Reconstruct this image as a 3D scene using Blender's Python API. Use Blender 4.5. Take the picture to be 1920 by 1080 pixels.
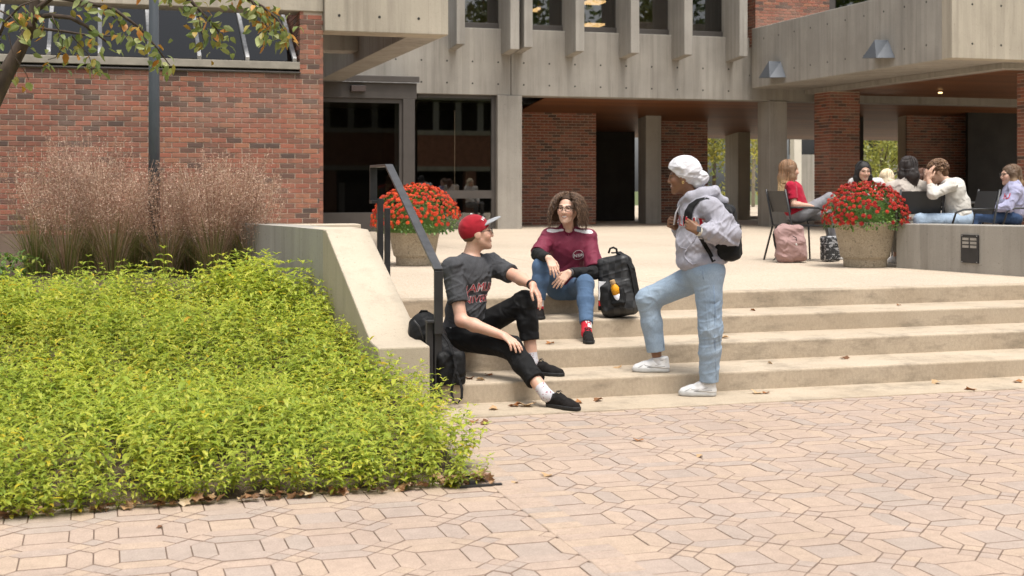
import bpy, bmesh, math, random
import numpy as np
from mathutils import Vector, Matrix
from mathutils.bvhtree import BVHTree

for o in list(bpy.data.objects):
    bpy.data.objects.remove(o)
SC = bpy.context.scene
COL = SC.collection
R = math.radians

# ------------------------------------------------------------------ camera
FPX, CAMZ, HZ = 2500.0, 1.5, 350.0            # focal length in photo pixels, eye height, horizon row
YAW = math.atan(770 / 2500)                   # camera turned right of the building's depth axis
SN, CS = math.sin(YAW), math.cos(YAW)
cam_data = bpy.data.cameras.new('camera')
cam = bpy.data.objects.new('camera', cam_data)
COL.objects.link(cam)
cam.location = (0, 0, CAMZ)
cam.rotation_euler = (R(90), 0, -YAW)
cam_data.sensor_width = 36
cam_data.lens = 36 * FPX / 1920
cam_data.shift_y = -(540 - HZ) / 1920
cam_data.clip_start = 0.05
cam_data.clip_end = 800
cam_data.dof.use_dof = True
cam_data.dof.focus_distance = 9.7
cam_data.dof.aperture_fstop = 4.5
SC.camera = cam

# ------------------------------------------------------------------ sky and sun (bright overcast)
SUN_EL, SUN_AZ = 72, 172                      # azimuth clockwise from +Y
world = bpy.data.worlds.new('World')
SC.world = world
world.use_nodes = True
wn = world.node_tree
for n in list(wn.nodes):
    wn.nodes.remove(n)
sky = wn.nodes.new('ShaderNodeTexSky')
sky.sky_type = 'NISHITA'
sky.sun_disc = False
sky.sun_elevation = R(SUN_EL)
sky.sun_rotation = R(SUN_AZ)
sky.dust_density = 4.0
sky.air_density = 1.0
sky.ozone_density = 1.0
hs = wn.nodes.new('ShaderNodeHueSaturation')   # cloud cover takes the blue out
hs.inputs['Saturation'].default_value = 0.22
bg = wn.nodes.new('ShaderNodeBackground')
bg.inputs['Strength'].default_value = 0.10
wo = wn.nodes.new('ShaderNodeOutputWorld')
wn.links.new(sky.outputs[0], hs.inputs['Color'])
wn.links.new(hs.outputs[0], bg.inputs['Color'])
wn.links.new(bg.outputs[0], wo.inputs['Surface'])
sd = bpy.data.lights.new('sun', 'SUN')
sd.energy = 1.5
sd.angle = R(26)
sd.color = (1.0, 0.95, 0.88)
sun = bpy.data.objects.new('sun', sd)
COL.objects.link(sun)
_az, _el = R(SUN_AZ), R(SUN_EL)
_dir = Vector((math.sin(_az) * math.cos(_el), math.cos(_az) * math.cos(_el), math.sin(_el)))
sun.rotation_euler = (-_dir).to_track_quat('-Z', 'Y').to_euler()
sun.location = _dir * 30

vs = SC.view_settings
vs.view_transform = 'Standard'
vs.look = 'None'
vs.gamma = 1
vs.exposure = 1.2
vs.use_curve_mapping = False
SC.render.engine = 'CYCLES'
SC.cycles.max_bounces = 5
SC.cycles.diffuse_bounces = 3
SC.cycles.glossy_bounces = 3
SC.cycles.transparent_max_bounces = 12

# ------------------------------------------------------------------ measuring helpers
def V(px, py, d):
    """photo pixel at a known distance along the view axis -> world point"""
    u = (px - 960) / FPX
    return Vector((d * (SN + u * CS), d * (CS - u * SN), CAMZ + (HZ - py) * d / FPX))
def PY(px, py, Y):
    u = (px - 960) / FPX
    return V(px, py, Y / (CS - u * SN))
def PX(px, py, X):
    u = (px - 960) / FPX
    return V(px, py, X / (SN + u * CS))
def G(px, py, z=0.0):
    return V(px, py, FPX * (CAMZ - z) / (py - HZ))
RIGHT = Vector((CS, -SN, 0))
FWD = Vector((SN, CS, 0))

# ------------------------------------------------------------------ object helpers
def link(name, me, mat=None, parent=None, loc=None, rot=None):
    o = bpy.data.objects.new(name, me)
    COL.objects.link(o)
    if mat is not None and me is not None and not me.materials:
        me.materials.append(mat)
    if parent is not None:
        o.parent = parent
    if loc is not None:
        o.location = loc
    if rot is not None:
        o.rotation_euler = rot
    return o
def tag(o, label=None, cat=None, group=None, kind=None):
    if label: o['label'] = label
    if cat: o['category'] = cat
    if group: o['group'] = group
    if kind: o['kind'] = kind
    return o
def empty(name, loc, label=None, cat=None, group=None, kind=None, rz=0):
    o = bpy.data.objects.new(name, None)
    o.empty_display_size = 0.1
    COL.objects.link(o)
    o.location = loc
    o.rotation_euler = (0, 0, rz)
    return tag(o, label, cat, group, kind)
def np_mesh(name, v, f, smooth=False):
    """v (n,3); f (m,k) array of equal-sized faces"""
    v = np.asarray(v, np.float32)
    f = np.asarray(f, np.int32)
    me = bpy.data.meshes.new(name)
    k = f.shape[1]
    me.vertices.add(len(v)); me.vertices.foreach_set('co', v.ravel())
    me.loops.add(f.size); me.loops.foreach_set('vertex_index', f.ravel())
    me.polygons.add(len(f))
    me.polygons.foreach_set('loop_start', np.arange(0, f.size, k, dtype=np.int32))
    me.polygons.foreach_set('loop_total', np.full(len(f), k, np.int32))
    if smooth:
        me.polygons.foreach_set('use_smooth', np.ones(len(f), bool))
    me.update(calc_edges=True)
    me.validate()
    return me

class MB:
    """collects boxes, prisms, tubes and lathes into one mesh (world or local coordinates)"""
    def __init__(s): s.v = []; s.f = []; s.sm = []
    def add(s, v, f, smooth=False):
        n = len(s.v)
        s.v += [tuple(p) for p in v]
        s.f += [tuple(i + n for i in q) for q in f]
        s.sm += [smooth] * len(f)
        return s
    def box(s, x0, y0, z0, x1, y1, z1):
        v = [(x, y, z) for z in (z0, z1) for y in (y0, y1) for x in (x0, x1)]
        return s.add(v, [(0, 2, 3, 1), (4, 5, 7, 6), (0, 1, 5, 4), (2, 6, 7, 3), (0, 4, 6, 2), (1, 3, 7, 5)])
    def obox(s, c, ax, ay, az):
        """box from centre and three half-axis vectors"""
        c, ax, ay, az = map(Vector, (c, ax, ay, az))
        v = [c + ax * i + ay * j + az * k for k in (-1, 1) for j in (-1, 1) for i in (-1, 1)]
        return s.add(v, [(0, 2, 3, 1), (4, 5, 7, 6), (0, 1, 5, 4), (2, 6, 7, 3), (0, 4, 6, 2), (1, 3, 7, 5)])
    def prism(s, poly, ext):
        """poly: 3-D points of one face; ext: extrusion vector"""
        n = len(poly); ext = Vector(ext)
        a = [Vector(p) for p in poly]; b = [p + ext for p in a]
        f = [tuple(range(n)), tuple(range(2 * n - 1, n - 1, -1))]
        f += [(i, i + n, (i + 1) % n + n, (i + 1) % n) for i in range(n)]
        return s.add(a + b, f)
    def tube(s, pts, r, n=8, cap=True, flat=None):
        pts = [Vector(p) for p in pts]
        rs = r if isinstance(r, (list, tuple)) else [r] * len(pts)
        v = []; f = []
        up = None
        for i, p in enumerate(pts):
            t = (pts[min(i + 1, len(pts) - 1)] - pts[max(i - 1, 0)]).normalized()
            if up is None:
                up = t.orthogonal().normalized()
            up = (up - t * up.dot(t))
            up = up.normalized() if up.length > 1e-6 else t.orthogonal().normalized()
            w = t.cross(up)
            for k in range(n):
                a = 2 * math.pi * k / n
                v.append(p + (up * math.cos(a) + w * math.sin(a)) * rs[i])
        for i in range(len(pts) - 1):
            for k in range(n):
                f.append((i * n + k, i * n + (k + 1) % n, (i + 1) * n + (k + 1) % n, (i + 1) * n + k))
        if cap:
            f.append(tuple(range(n - 1, -1, -1)))
            f.append(tuple(range((len(pts) - 1) * n, len(pts) * n)))
        return s.add(v, f, True)
    def ribbon(s, pts, w, t, side):
        """flat strap along pts; w width along side vector(s), t thickness"""
        pts = [Vector(p) for p in pts]
        v = []; f = []
        for i, p in enumerate(pts):
            sd_ = Vector(side[i] if isinstance(side, list) else side).normalized()
            tg = (pts[min(i + 1, len(pts) - 1)] - pts[max(i - 1, 0)]).normalized()
            sd_ = (sd_ - tg * sd_.dot(tg)).normalized()
            nr = tg.cross(sd_)
            for a, b in ((-1, -1), (1, -1), (1, 1), (-1, 1)):
                v.append(p + sd_ * a * w / 2 + nr * b * t / 2)
        for i in range(len(pts) - 1):
            for k in range(4):
                f.append((i * 4 + k, i * 4 + (k + 1) % 4, (i + 1) * 4 + (k + 1) % 4, (i + 1) * 4 + k))
        f.append((3, 2, 1, 0)); n = (len(pts) - 1) * 4
        f.append((n, n + 1, n + 2, n + 3))
        return s.add(v, f)
    def lathe(s, prof, n=32, c=(0, 0, 0), smooth=True):
        v = []; f = []
        for r_, z in prof:
            for k in range(n):
                a = 2 * math.pi * k / n
                v.append((c[0] + r_ * math.cos(a), c[1] + r_ * math.sin(a), c[2] + z))
        for i in range(len(prof) - 1):
            for k in range(n):
                f.append((i * n + k, i * n + (k + 1) % n, (i + 1) * n + (k + 1) % n, (i + 1) * n + k))
        return s.add(v, f, smooth)
    def mesh(s, name):
        me = bpy.data.meshes.new(name)
        me.from_pydata(s.v, [], s.f)
        me.polygons.foreach_set('use_smooth', s.sm)
        me.update()
        return me
    def build(s, name, mat, parent=None, bevel=0, seg=2):
        me = s.mesh(name)
        if parent is not None:
            me.transform(parent_matrix(parent).inverted())
        bm = bmesh.new(); bm.from_mesh(me)
        bmesh.ops.recalc_face_normals(bm, faces=bm.faces)
        if bevel:
            es = [e for e in bm.edges if len(e.link_faces) == 2 and e.calc_face_angle(0) > 0.5]
            bmesh.ops.bevel(bm, geom=es, offset=bevel, segments=seg, affect='EDGES', profile=0.5, clamp_overlap=True)
        bm.to_mesh(me); bm.free()
        return link(name, me, mat, parent)
def parent_matrix(o):
    m = Matrix.Translation(o.location) @ o.rotation_euler.to_matrix().to_4x4()
    return parent_matrix(o.parent) @ m if o.parent else m
def pbox(name, mat, parent, x0, y0, z0, x1, y1, z1, bevel=0.0):
    return MB().box(x0, y0, z0, x1, y1, z1).build(name, mat, parent, bevel)

# ------------------------------------------------------------------ material helpers
class Mat:
    def __init__(s, name, col=(0.5, 0.5, 0.5), rough=0.8, **kw):
        s.m = bpy.data.materials.new(name)
        s.m.use_nodes = True
        s.nt = s.m.node_tree
        s.b = s.nt.nodes['Principled BSDF']
        s.b.inputs['Base Color'].default_value = (*col, 1)
        s.b.inputs['Roughness'].default_value = rough
        for k, v in kw.items():
            s.b.inputs[k.replace('_', ' ')].default_value = v
        s._pos = None
    def n(s, typ, ins=None, **attrs):
        nd = s.nt.nodes.new('ShaderNode' + typ)
        for k, v in attrs.items():
            setattr(nd, k, v)
        for k, v in (ins or {}).items():
            sock = nd.inputs[k]
            if isinstance(v, bpy.types.NodeSocket):
                s.nt.links.new(v, sock)
            elif isinstance(v, (tuple, list)) and len(v) == 3 and sock.type == 'RGBA':
                sock.default_value = (*v, 1)
            else:
                sock.default_value = v
        return nd
    def pos(s):
        if s._pos is None:
            s._pos = s.n('NewGeometry').outputs['Position']
        return s._pos
    def obj(s):
        return s.n('TexCoord').outputs['Object']
    def noise(s, scale=5.0, stretch=(1, 1, 1), detail=4, rough=0.55, vec=None):
        mp = s.n('Mapping', {'Vector': vec if vec is not None else s.pos(), 'Scale': stretch})
        return s.n('TexNoise', {'Vector': mp.outputs[0], 'Scale': scale, 'Detail': detail, 'Roughness': rough}).outputs['Fac']
    def ramp(s, fac, stops, interp='LINEAR'):
        r_ = s.n('ValToRGB', {'Fac': fac})
        r_.color_ramp.interpolation = interp
        els = r_.color_ramp.elements
        while len(els) < len(stops):
            els.new(0.5)
        for e, (p, c_) in zip(els, stops):
            e.position = p
            e.color = (*c_, 1) if isinstance(c_, (tuple, list)) else (c_, c_, c_, 1)
        return r_.outputs['Color']
    def mix(s, a, b, fac, mode='MIX'):
        m_ = s.n('Mix', data_type='RGBA', blend_type=mode)
        for sock, v in ((m_.inputs[0], fac), (m_.inputs[6], a), (m_.inputs[7], b)):
            if isinstance(v, bpy.types.NodeSocket):
                s.nt.links.new(v, sock)
            elif isinstance(v, (tuple, list)):
                sock.default_value = (*v, 1)
            else:
                sock.default_value = v
        return m_.outputs[2]
    def math(s, op, a, b=0.0):
        m_ = s.n('Math', operation=op)
        for sock, v in ((m_.inputs[0], a), (m_.inputs[1], b)):
            if isinstance(v, bpy.types.NodeSocket): s.nt.links.new(v, sock)
            else: sock.default_value = v
        return m_.outputs[0]
    def color(s, sock):
        s.nt.links.new(sock, s.b.inputs['Base Color']); return s
    def rough(s, sock):
        s.nt.links.new(sock, s.b.inputs['Roughness']); return s
    def bump(s, h, strength=0.3, dist=0.01):
        b_ = s.n('Bump', {'Height': h, 'Strength': strength, 'Distance': dist})
        s.nt.links.new(b_.outputs[0], s.b.inputs['Normal']); return s
    def boards(s, width=0.1):
        """random value for each vertical form board, whichever way the wall faces"""
        sp = s.n('SeparateXYZ', {'Vector': s.pos()})
        t = s.math('ADD', sp.outputs[0], sp.outputs[1])
        t = s.math('FLOOR', s.math('DIVIDE', t, width))
        return s.n('TexWhiteNoise', {'W': t}, noise_dimensions='1D').outputs['Value']

def concrete(name, lo, hi, stain, streak=0.5, boards=0.0, speck=0.25):
    M = Mat(name, rough=0.9)
    big = M.noise(0.9, detail=5)
    c_ = M.mix(lo, hi, M.ramp(big, [(0.32, 0.0), (0.7, 1.0)]))
    if streak:
        st = M.noise(5.0, (1.3, 1.3, 0.09), 6, 0.65)
        c_ = M.mix(c_, stain, M.math('MULTIPLY', M.ramp(st, [(0.5, 0.0), (0.75, 1.0)]), streak))
    if boards:
        c_ = M.mix(c_, M.ramp(M.boards(0.085), [(0.0, 0.72), (1.0, 1.12)]), boards, 'MULTIPLY')
    fine = M.noise(160, detail=3)
    c_ = M.mix(c_, M.ramp(fine, [(0.35, 0.62), (0.62, 1.1)]), speck, 'MULTIPLY')
    pit = M.noise(38, detail=2)
    c_ = M.mix(c_, stain, M.math('MULTIPLY', M.ramp(pit, [(0.66, 0.0), (0.74, 1.0)]), 0.6))
    M.color(c_)
    h = M.math('ADD', M.noise(30, detail=5), M.math('MULTIPLY', M.noise(12, (1.5, 1.5, 0.05), 3), 0.7))
    if boards:
        h = M.math('ADD', h, M.math('MULTIPLY', M.boards(0.085), 0.5))
    M.bump(h, 0.35, 0.006)
    return M.m

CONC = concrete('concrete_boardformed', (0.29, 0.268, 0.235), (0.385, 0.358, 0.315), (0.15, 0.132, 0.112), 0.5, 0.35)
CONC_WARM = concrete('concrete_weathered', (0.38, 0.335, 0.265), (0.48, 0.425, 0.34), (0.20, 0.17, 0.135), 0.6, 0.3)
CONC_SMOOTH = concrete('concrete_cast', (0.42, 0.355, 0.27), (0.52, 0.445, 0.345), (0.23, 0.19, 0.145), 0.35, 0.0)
def step_conc():
    M = Mat('concrete_steps', rough=0.92)
    c_ = M.mix((0.40, 0.32, 0.23), (0.49, 0.405, 0.305), M.ramp(M.noise(1.4, detail=6), [(0.3, 0.0), (0.7, 1.0)]))
    blot = M.noise(2.6, (1, 1, 2.5), 6, 0.7)
    c_ = M.mix(c_, (0.20, 0.165, 0.12), M.math('MULTIPLY', M.ramp(blot, [(0.50, 0.0), (0.72, 1.0)]), 0.8))
    c_ = M.mix(c_, M.ramp(M.noise(55, (1, 1, 0.6), 5, 0.7), [(0.3, 0.72), (0.68, 1.12)]), 0.5, 'MULTIPLY')
    c_ = M.mix(c_, M.ramp(M.noise(220, detail=2), [(0.35, 0.7), (0.6, 1.08)]), 0.35, 'MULTIPLY')
    M.color(c_)
    M.bump(M.math('ADD', M.noise(45, detail=6), M.noise(160, detail=2)), 0.35, 0.004)
    return M.m
CONC_STEP = step_conc()
def aggregate():
    M = Mat('exposed_aggregate', rough=0.9)
    vo = M.n('TexVoronoi', {'Vector': M.pos(), 'Scale': 85.0})
    c_ = M.ramp(vo.outputs['Color'], [(0.0, (0.29, 0.21, 0.14)), (0.35, (0.44, 0.35, 0.255)), (0.6, (0.51, 0.425, 0.33)), (1.0, (0.62, 0.56, 0.47))])
    c_ = M.mix(c_, (0.47, 0.39, 0.30), 0.45)
    c_ = M.mix(c_, M.ramp(M.noise(0.6, detail=5), [(0.3, 0.86), (0.7, 1.06)]), 0.8, 'MULTIPLY')
    M.color(c_)
    M.bump(vo.outputs['Distance'], 0.5, 0.004)
    return M.m
AGG = aggregate()
def planter_mat():
    M = Mat('planter_aggregate', rough=0.95)
    vo = M.n('TexVoronoi', {'Vector': M.pos(), 'Scale': 75.0})
    c_ = M.ramp(vo.outputs['Color'], [(0.0, (0.14, 0.115, 0.08)), (0.3, (0.36, 0.30, 0.22)), (1.0, (0.56, 0.48, 0.37))])
    c_ = M.mix(c_, (0.40, 0.34, 0.25), 0.5)
    c_ = M.mix(c_, (0.20, 0.17, 0.13), M.math('MULTIPLY', M.ramp(M.noise(24, detail=3), [(0.6, 0.0), (0.68, 1.0)]), 0.8))
    c_ = M.mix(c_, M.ramp(M.noise(3, detail=4), [(0.3, 0.75), (0.7, 1.1)]), 0.8, 'MULTIPLY')
    M.color(c_)
    M.bump(vo.outputs['Distance'], 0.7, 0.008)
    return M.m
PLANTER = planter_mat()

def rnd(M, mode):
    if mode == 'object':
        return M.n('ObjectInfo').outputs['Random']
    return M.n('NewGeometry').outputs['Random Per Island']
def brick_mat(mode):
    M = Mat('brick_' + mode, rough=0.85)
    r_ = rnd(M, mode)
    c_ = M.ramp(r_, [(0.0, (0.085, 0.058, 0.048)), (0.05, (0.12, 0.072, 0.056)), (0.2, (0.20, 0.098, 0.068)), (0.45, (0.275, 0.105, 0.068)),
                     (0.62, (0.335, 0.118, 0.074)), (0.78, (0.30, 0.128, 0.083)), (0.9, (0.36, 0.155, 0.09)), (1.0, (0.22, 0.12, 0.085))])
    c_ = M.mix(c_, (0.10, 0.065, 0.055), M.math('MULTIPLY', M.ramp(M.noise(9, detail=3), [(0.52, 0.0), (0.70, 1.0)]), 0.4))
    c_ = M.mix(c_, M.ramp(M.noise(70, detail=4), [(0.3, 0.7), (0.7, 1.2)]), 0.7, 'MULTIPLY')
    c_ = M.mix(c_, (0.48, 0.37, 0.30), M.math('MULTIPLY', M.ramp(M.noise(1.3, detail=6), [(0.5, 0.0), (0.8, 1.0)]), 0.3))
    M.color(c_)
    M.bump(M.noise(90, detail=4), 0.4, 0.004)
    return M.m
BRICK_O, BRICK_I = brick_mat('object'), brick_mat('island')
def mortar_mat():
    M = Mat('mortar', rough=0.95)
    M.color(M.mix((0.44, 0.36, 0.28), (0.56, 0.47, 0.37), M.noise(20, detail=4)))
    M.bump(M.noise(120), 0.3, 0.003)
    return M.m
MORTAR = mortar_mat()
def paver_mat(mode):
    M = Mat('paver_' + mode, rough=0.9)
    r_ = rnd(M, mode)
    c_ = M.ramp(r_, [(0.0, (0.325, 0.275, 0.24)), (0.2, (0.355, 0.285, 0.245)), (0.4, (0.385, 0.29, 0.23)), (0.65, (0.41, 0.305, 0.235)), (0.85, (0.435, 0.325, 0.235)), (1.0, (0.37, 0.28, 0.23))])
    c_ = M.mix(c_, (0.395, 0.30, 0.235), 0.4)
    c_ = M.mix(c_, M.ramp(M.noise(120, detail=4, rough=0.7), [(0.3, 0.68), (0.7, 1.28)]), 0.75, 'MULTIPLY')
    c_ = M.mix(c_, M.ramp(M.noise(14, detail=5, rough=0.65), [(0.3, 0.86), (0.7, 1.1)]), 0.8, 'MULTIPLY')
    c_ = M.mix(c_, (0.16, 0.125, 0.10), M.math('MULTIPLY', M.ramp(M.noise(60, detail=4, rough=0.75), [(0.61, 0.0), (0.68, 1.0)]), 0.6))
    c_ = M.mix(c_, M.ramp(M.noise(1.1, detail=5), [(0.3, 0.84), (0.7, 1.06)]), 0.7, 'MULTIPLY')
    M.color(c_)
    M.bump(M.noise(240, detail=3), 0.5, 0.003)
    return M.m
PAVER_O, PAVER_I = paver_mat('object'), paver_mat('island')

def simple(name, col, rough=0.6, var=0.15, scale=20, bump=0.0, metallic=0.0, stretch=(1, 1, 1)):
    M = Mat(name, col, rough, Metallic=metallic)
    lo = tuple(max(0, c_ * (1 - var)) for c_ in col); hi = tuple(c_ * (1 + var) for c_ in col)
    nz = M.noise(scale, stretch, 5, vec=M.obj())
    M.color(M.mix(lo, hi, M.ramp(nz, [(0.3, 0.0), (0.7, 1.0)])))
    if bump:
        M.bump(nz, bump, 0.004)
    return M.m
BRONZE = simple('bronze_frame', (0.085, 0.075, 0.068), 0.5, 0.12, 3, metallic=0.25)
BLACK_STEEL = simple('black_painted_steel', (0.022, 0.022, 0.023), 0.42, 0.3, 9, 0.05)
RAIL_TOP = simple('worn_steel', (0.045, 0.045, 0.047), 0.35, 0.3, 15, 0.05)
ALU = simple('weathered_aluminium', (0.42, 0.42, 0.42), 0.5, 0.3, 12, 0.1, 0.4)
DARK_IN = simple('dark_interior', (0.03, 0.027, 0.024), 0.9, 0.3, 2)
WOOD_SOFFIT = None
def wood():
    M = Mat('cedar_soffit', rough=0.55)
    c_ = M.mix((0.12, 0.042, 0.014), (0.23, 0.09, 0.03), M.noise(3.0, (0.25, 6, 6), 5))
    M.color(M.mix(c_, M.ramp(rnd(M, 'island'), [(0.0, 0.7), (1.0, 1.15)]), 0.9, 'MULTIPLY'))
    return M.m
WOOD_SOFFIT = wood()
def glass_mat(name, tint=0.6, refl=0.9, ior=2.3):
    m = bpy.data.materials.new(name); m.use_nodes = True
    nt = m.node_tree
    for n in list(nt.nodes): nt.nodes.remove(n)
    out = nt.nodes.new('ShaderNodeOutputMaterial')
    tr = nt.nodes.new('ShaderNodeBsdfTransparent'); tr.inputs[0].default_value = (tint, tint * 0.98, tint * 0.94, 1)
    gl = nt.nodes.new('ShaderNodeBsdfGlossy'); gl.inputs['Roughness'].default_value = 0.015
    gl.inputs['Color'].default_value = (refl, refl, refl, 1)
    fr = nt.nodes.new('ShaderNodeFresnel'); fr.inputs['IOR'].default_value = ior
    mx = nt.nodes.new('ShaderNodeMixShader')
    nt.links.new(fr.outputs[0], mx.inputs[0]); nt.links.new(tr.outputs[0], mx.inputs[1]); nt.links.new(gl.outputs[0], mx.inputs[2])
    nt.links.new(mx.outputs[0], out.inputs['Surface'])
    return m
GLASS = glass_mat('window_glass', 0.55)
GLASS_SKY = glass_mat('skylight_glass', 0.6, 0.7, 1.5)
def sheet(name, col, var=0.3, scale=2.0):
    M = Mat(name, col, 0.95)
    M.color(M.mix(tuple(c_ * (1 - var) for c_ in col), tuple(c_ * (1 + var) for c_ in col), M.noise(scale, detail=8, rough=0.7)))
    M.bump(M.noise(scale * 10, detail=6), 0.6, 0.02)
    return M.m
# ------------------------------------------------------------------ ground, paving, steps, terrace
random.seed(4)
RISE, TREAD, Y1, ZT = 0.147, 0.5567, 8.85, 0.588
STEPS_X0, STEPS_X1 = 2.115, 14.0
YE = [Y1 + TREAD * i for i in range(4)]

gm = MB()
gm.add([(-300, -300, -0.09), (300, -300, -0.09), (300, 400, -0.09), (-300, 400, -0.09)], [(0, 1, 2, 3)])
tag(gm.build('ground', sheet('lawn_ground', (0.09, 0.11, 0.035))), kind='structure')

# paving: squares, elongated hexagons and clustered small squares on a 38.7 cm lattice
L, A_, B_ = 0.387, 0.1015, 0.11
o0 = G(1560 + 1755 / 9.6, 960 + 165 / 9.6) - Vector((0.097, 0.108, 0))
PAVE = tag(MB().add([(-4, 2.5, -0.006), (13, 2.5, -0.006), (13, 8.6, -0.006), (-4, 8.6, -0.006)], [(0, 1, 2, 3)]).build(
    'paving', sheet('joint_sand', (0.15, 0.10, 0.07), 0.35, 6)), kind='structure')
hb = B_ / 2
SHAPES = [
    [(0, 0), (hb, hb), (0, B_), (-hb, hb)], [(0, 0), (-hb, hb), (-B_, 0), (-hb, -hb)],
    [(0, 0), (-hb, -hb), (0, -B_), (hb, -hb)], [(0, 0), (hb, -hb), (B_, 0), (hb, hb)],
    [(0, B_), (0, L - B_), (-hb, L - hb), (-A_, L - A_), (-A_, A_), (-hb, hb)],
    [(0, B_), (hb, hb), (A_, A_), (A_, L - A_), (hb, L - hb), (0, L - B_)],
    [(B_, 0), (L - B_, 0), (L - hb, hb), (L - A_, A_), (A_, A_), (hb, hb)],
    [(B_, 0), (hb, -hb), (A_, -A_), (L - A_, -A_), (L - hb, -hb), (L - B_, 0)],
    [(A_, A_), (L - A_, A_), (L - A_, L - A_), (A_, L - A_)]]
def inset(poly, g):
    out = []
    n = len(poly)
    for i in range(n):
        p0, p1, p2 = Vector(poly[i - 1]), Vector(poly[i]), Vector(poly[(i + 1) % n])
        e1, e2 = (p1 - p0).normalized(), (p2 - p1).normalized()
        n1, n2 = Vector((-e1.y, e1.x)), Vector((-e2.y, e2.x))
        bis = (n1 + n2)
        if bis.length < 0.2:
            out.append(p1 + n1 * g); continue
        bis.normalize()
        out.append(p1 + bis * (g / max(0.35, bis.dot(n1))))
    return out
pav_parts = []; MIDX = []
EDGE = sheet('sandy_paver_edge', (0.30, 0.215, 0.165), 0.25, 30)
for sh in SHAPES:
    P = [Vector(p) for p in sh]
    ar = sum(P[i - 1].x * P[i].y - P[i].x * P[i - 1].y for i in range(len(P)))
    if ar < 0: P = P[::-1]
    c_ = sum(P, Vector((0, 0))) / len(P)
    P = [p - c_ for p in P]
    a = inset(P, 0.0011); b = inset(P, 0.0032)
    n = len(P)
    v = [(p.x, p.y, -0.05) for p in a] + [(p.x, p.y, -0.0045) for p in a] + [(p.x, p.y, 0) for p in b]
    f = [tuple(range(2 * n, 3 * n))]
    for i in range(n):
        j = (i + 1) % n
        f += [(i, j, n + j, n + i), (n + i, n + j, 2 * n + j, 2 * n + i)]
    pav_parts.append((c_, v, f)); MIDX.append([0] + [1, 1] * n)
cells = []
for i in range(-26, 18):
    for j in range(-9, 13):
        for k, (c_, v, f) in enumerate(pav_parts):
            x, y = o0.x + i * L + c_.x, o0.y + j * L + c_.y
            if y > 8.5 or y < 3.6: continue
            d = x * SN + y * CS
            px = 960 + FPX * (x * CS - y * SN) / d; py = HZ + FPX * CAMZ / d
            if px < -260 or px > 2180 or py > 1250: continue
            if 1.87 < x < 2.03: continue
            if y > 6.62 and x < 1.7: continue
            vis = (0 < px < 1920 and py < 1075 and y < 8.3)
            cells.append((d if vis else 99, k, x, y))
cells.sort()
pm = [None] * 9
rest = MB(); ridx = []
for q, (d, k, x, y) in enumerate(cells):
    z = random.uniform(-0.0015, 0.0015)
    tx, ty = random.uniform(-.006, .006), random.uniform(-.006, .006)
    if q < 300:
        if pm[k] is None:
            pm[k] = MB().add(pav_parts[k][1], pav_parts[k][2]).mesh('paver'); pm[k].materials.append(PAVER_O); pm[k].materials.append(EDGE); pm[k].polygons.foreach_set('material_index', MIDX[k])
        link('paver', pm[k], None, PAVE, (x, y, z), (tx, ty, 0))
    else:
        rest.add([(a + x, b + y, c__ + z) for a, b, c__ in pav_parts[k][1]], pav_parts[k][2]); ridx += MIDX[k]
me = rest.mesh('paver_field'); me.materials.append(PAVER_I); me.materials.append(EDGE); me.polygons.foreach_set('material_index', ridx)
tag(link('paver_field', me, None, PAVE), kind='stuff')
# soldier course running back towards the cheek wall
sm = MB().box(-0.086, -0.0475, -0.05, 0.086, 0.0475, 0.0045).mesh('border_paver')
bmx = bmesh.new(); bmx.from_mesh(sm)
bmesh.ops.bevel(bmx, geom=[e for e in bmx.edges if all(v.co.z > 0 for v in e.verts)], offset=0.004, segments=1, affect='EDGES')
bmx.to_mesh(sm); bmx.free(); sm.materials.append(PAVER_O)
for j in range(54):
    link('border_paver', sm, None, PAVE, (1.95 + random.uniform(-.002, .002), 3.2 + j * 0.0985, random.uniform(-.001, .001)))
# concrete strip in front of the steps
tag(MB().box(1.6, 8.33, -0.1, STEPS_X1, Y1 + 0.05, 0.008).build('concrete_strip', CONC_STEP, None, 0.006), kind='structure')

# steps
ST = empty('steps', (STEPS_X0, Y1, 0), kind='structure')
for i in range(4):
    y1 = YE[i + 1] + 0.05 if i < 3 else YE[3] + 0.14
    MB().box(STEPS_X0, YE[i], -0.1 + (0 if i == 0 else (i - 1) * RISE), STEPS_X1, y1, (i + 1) * RISE).build('step', CONC_STEP, ST, 0.016, 3)
# terrace slabs
TE = tag(MB().add([(1.9, YE[3] + .1, ZT - .03), (34, YE[3] + .1, ZT - .03), (34, 60, ZT - .03), (1.9, 60, ZT - .03)], [(0, 1, 2, 3)]).build(
    'terrace', sheet('terrace_joint', (0.16, 0.12, 0.085))), kind='structure')
xs = [STEPS_X0 + 0.002, 5.0, 8.4, 11.8, 15.2, 18.6, 24, 34]
ys = [YE[3] + 0.143, 12.35, 14.6, 17.4, 20.6, 24, 28, 34, 60]
for a, b in zip(xs[:-1], xs[1:]):
    for c_, d_ in zip(ys[:-1], ys[1:]):
        pbox('slab', AGG, TE, a + .004, c_ + .004, ZT - .12, b - .004, d_ - .004, ZT, 0.004)

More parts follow.
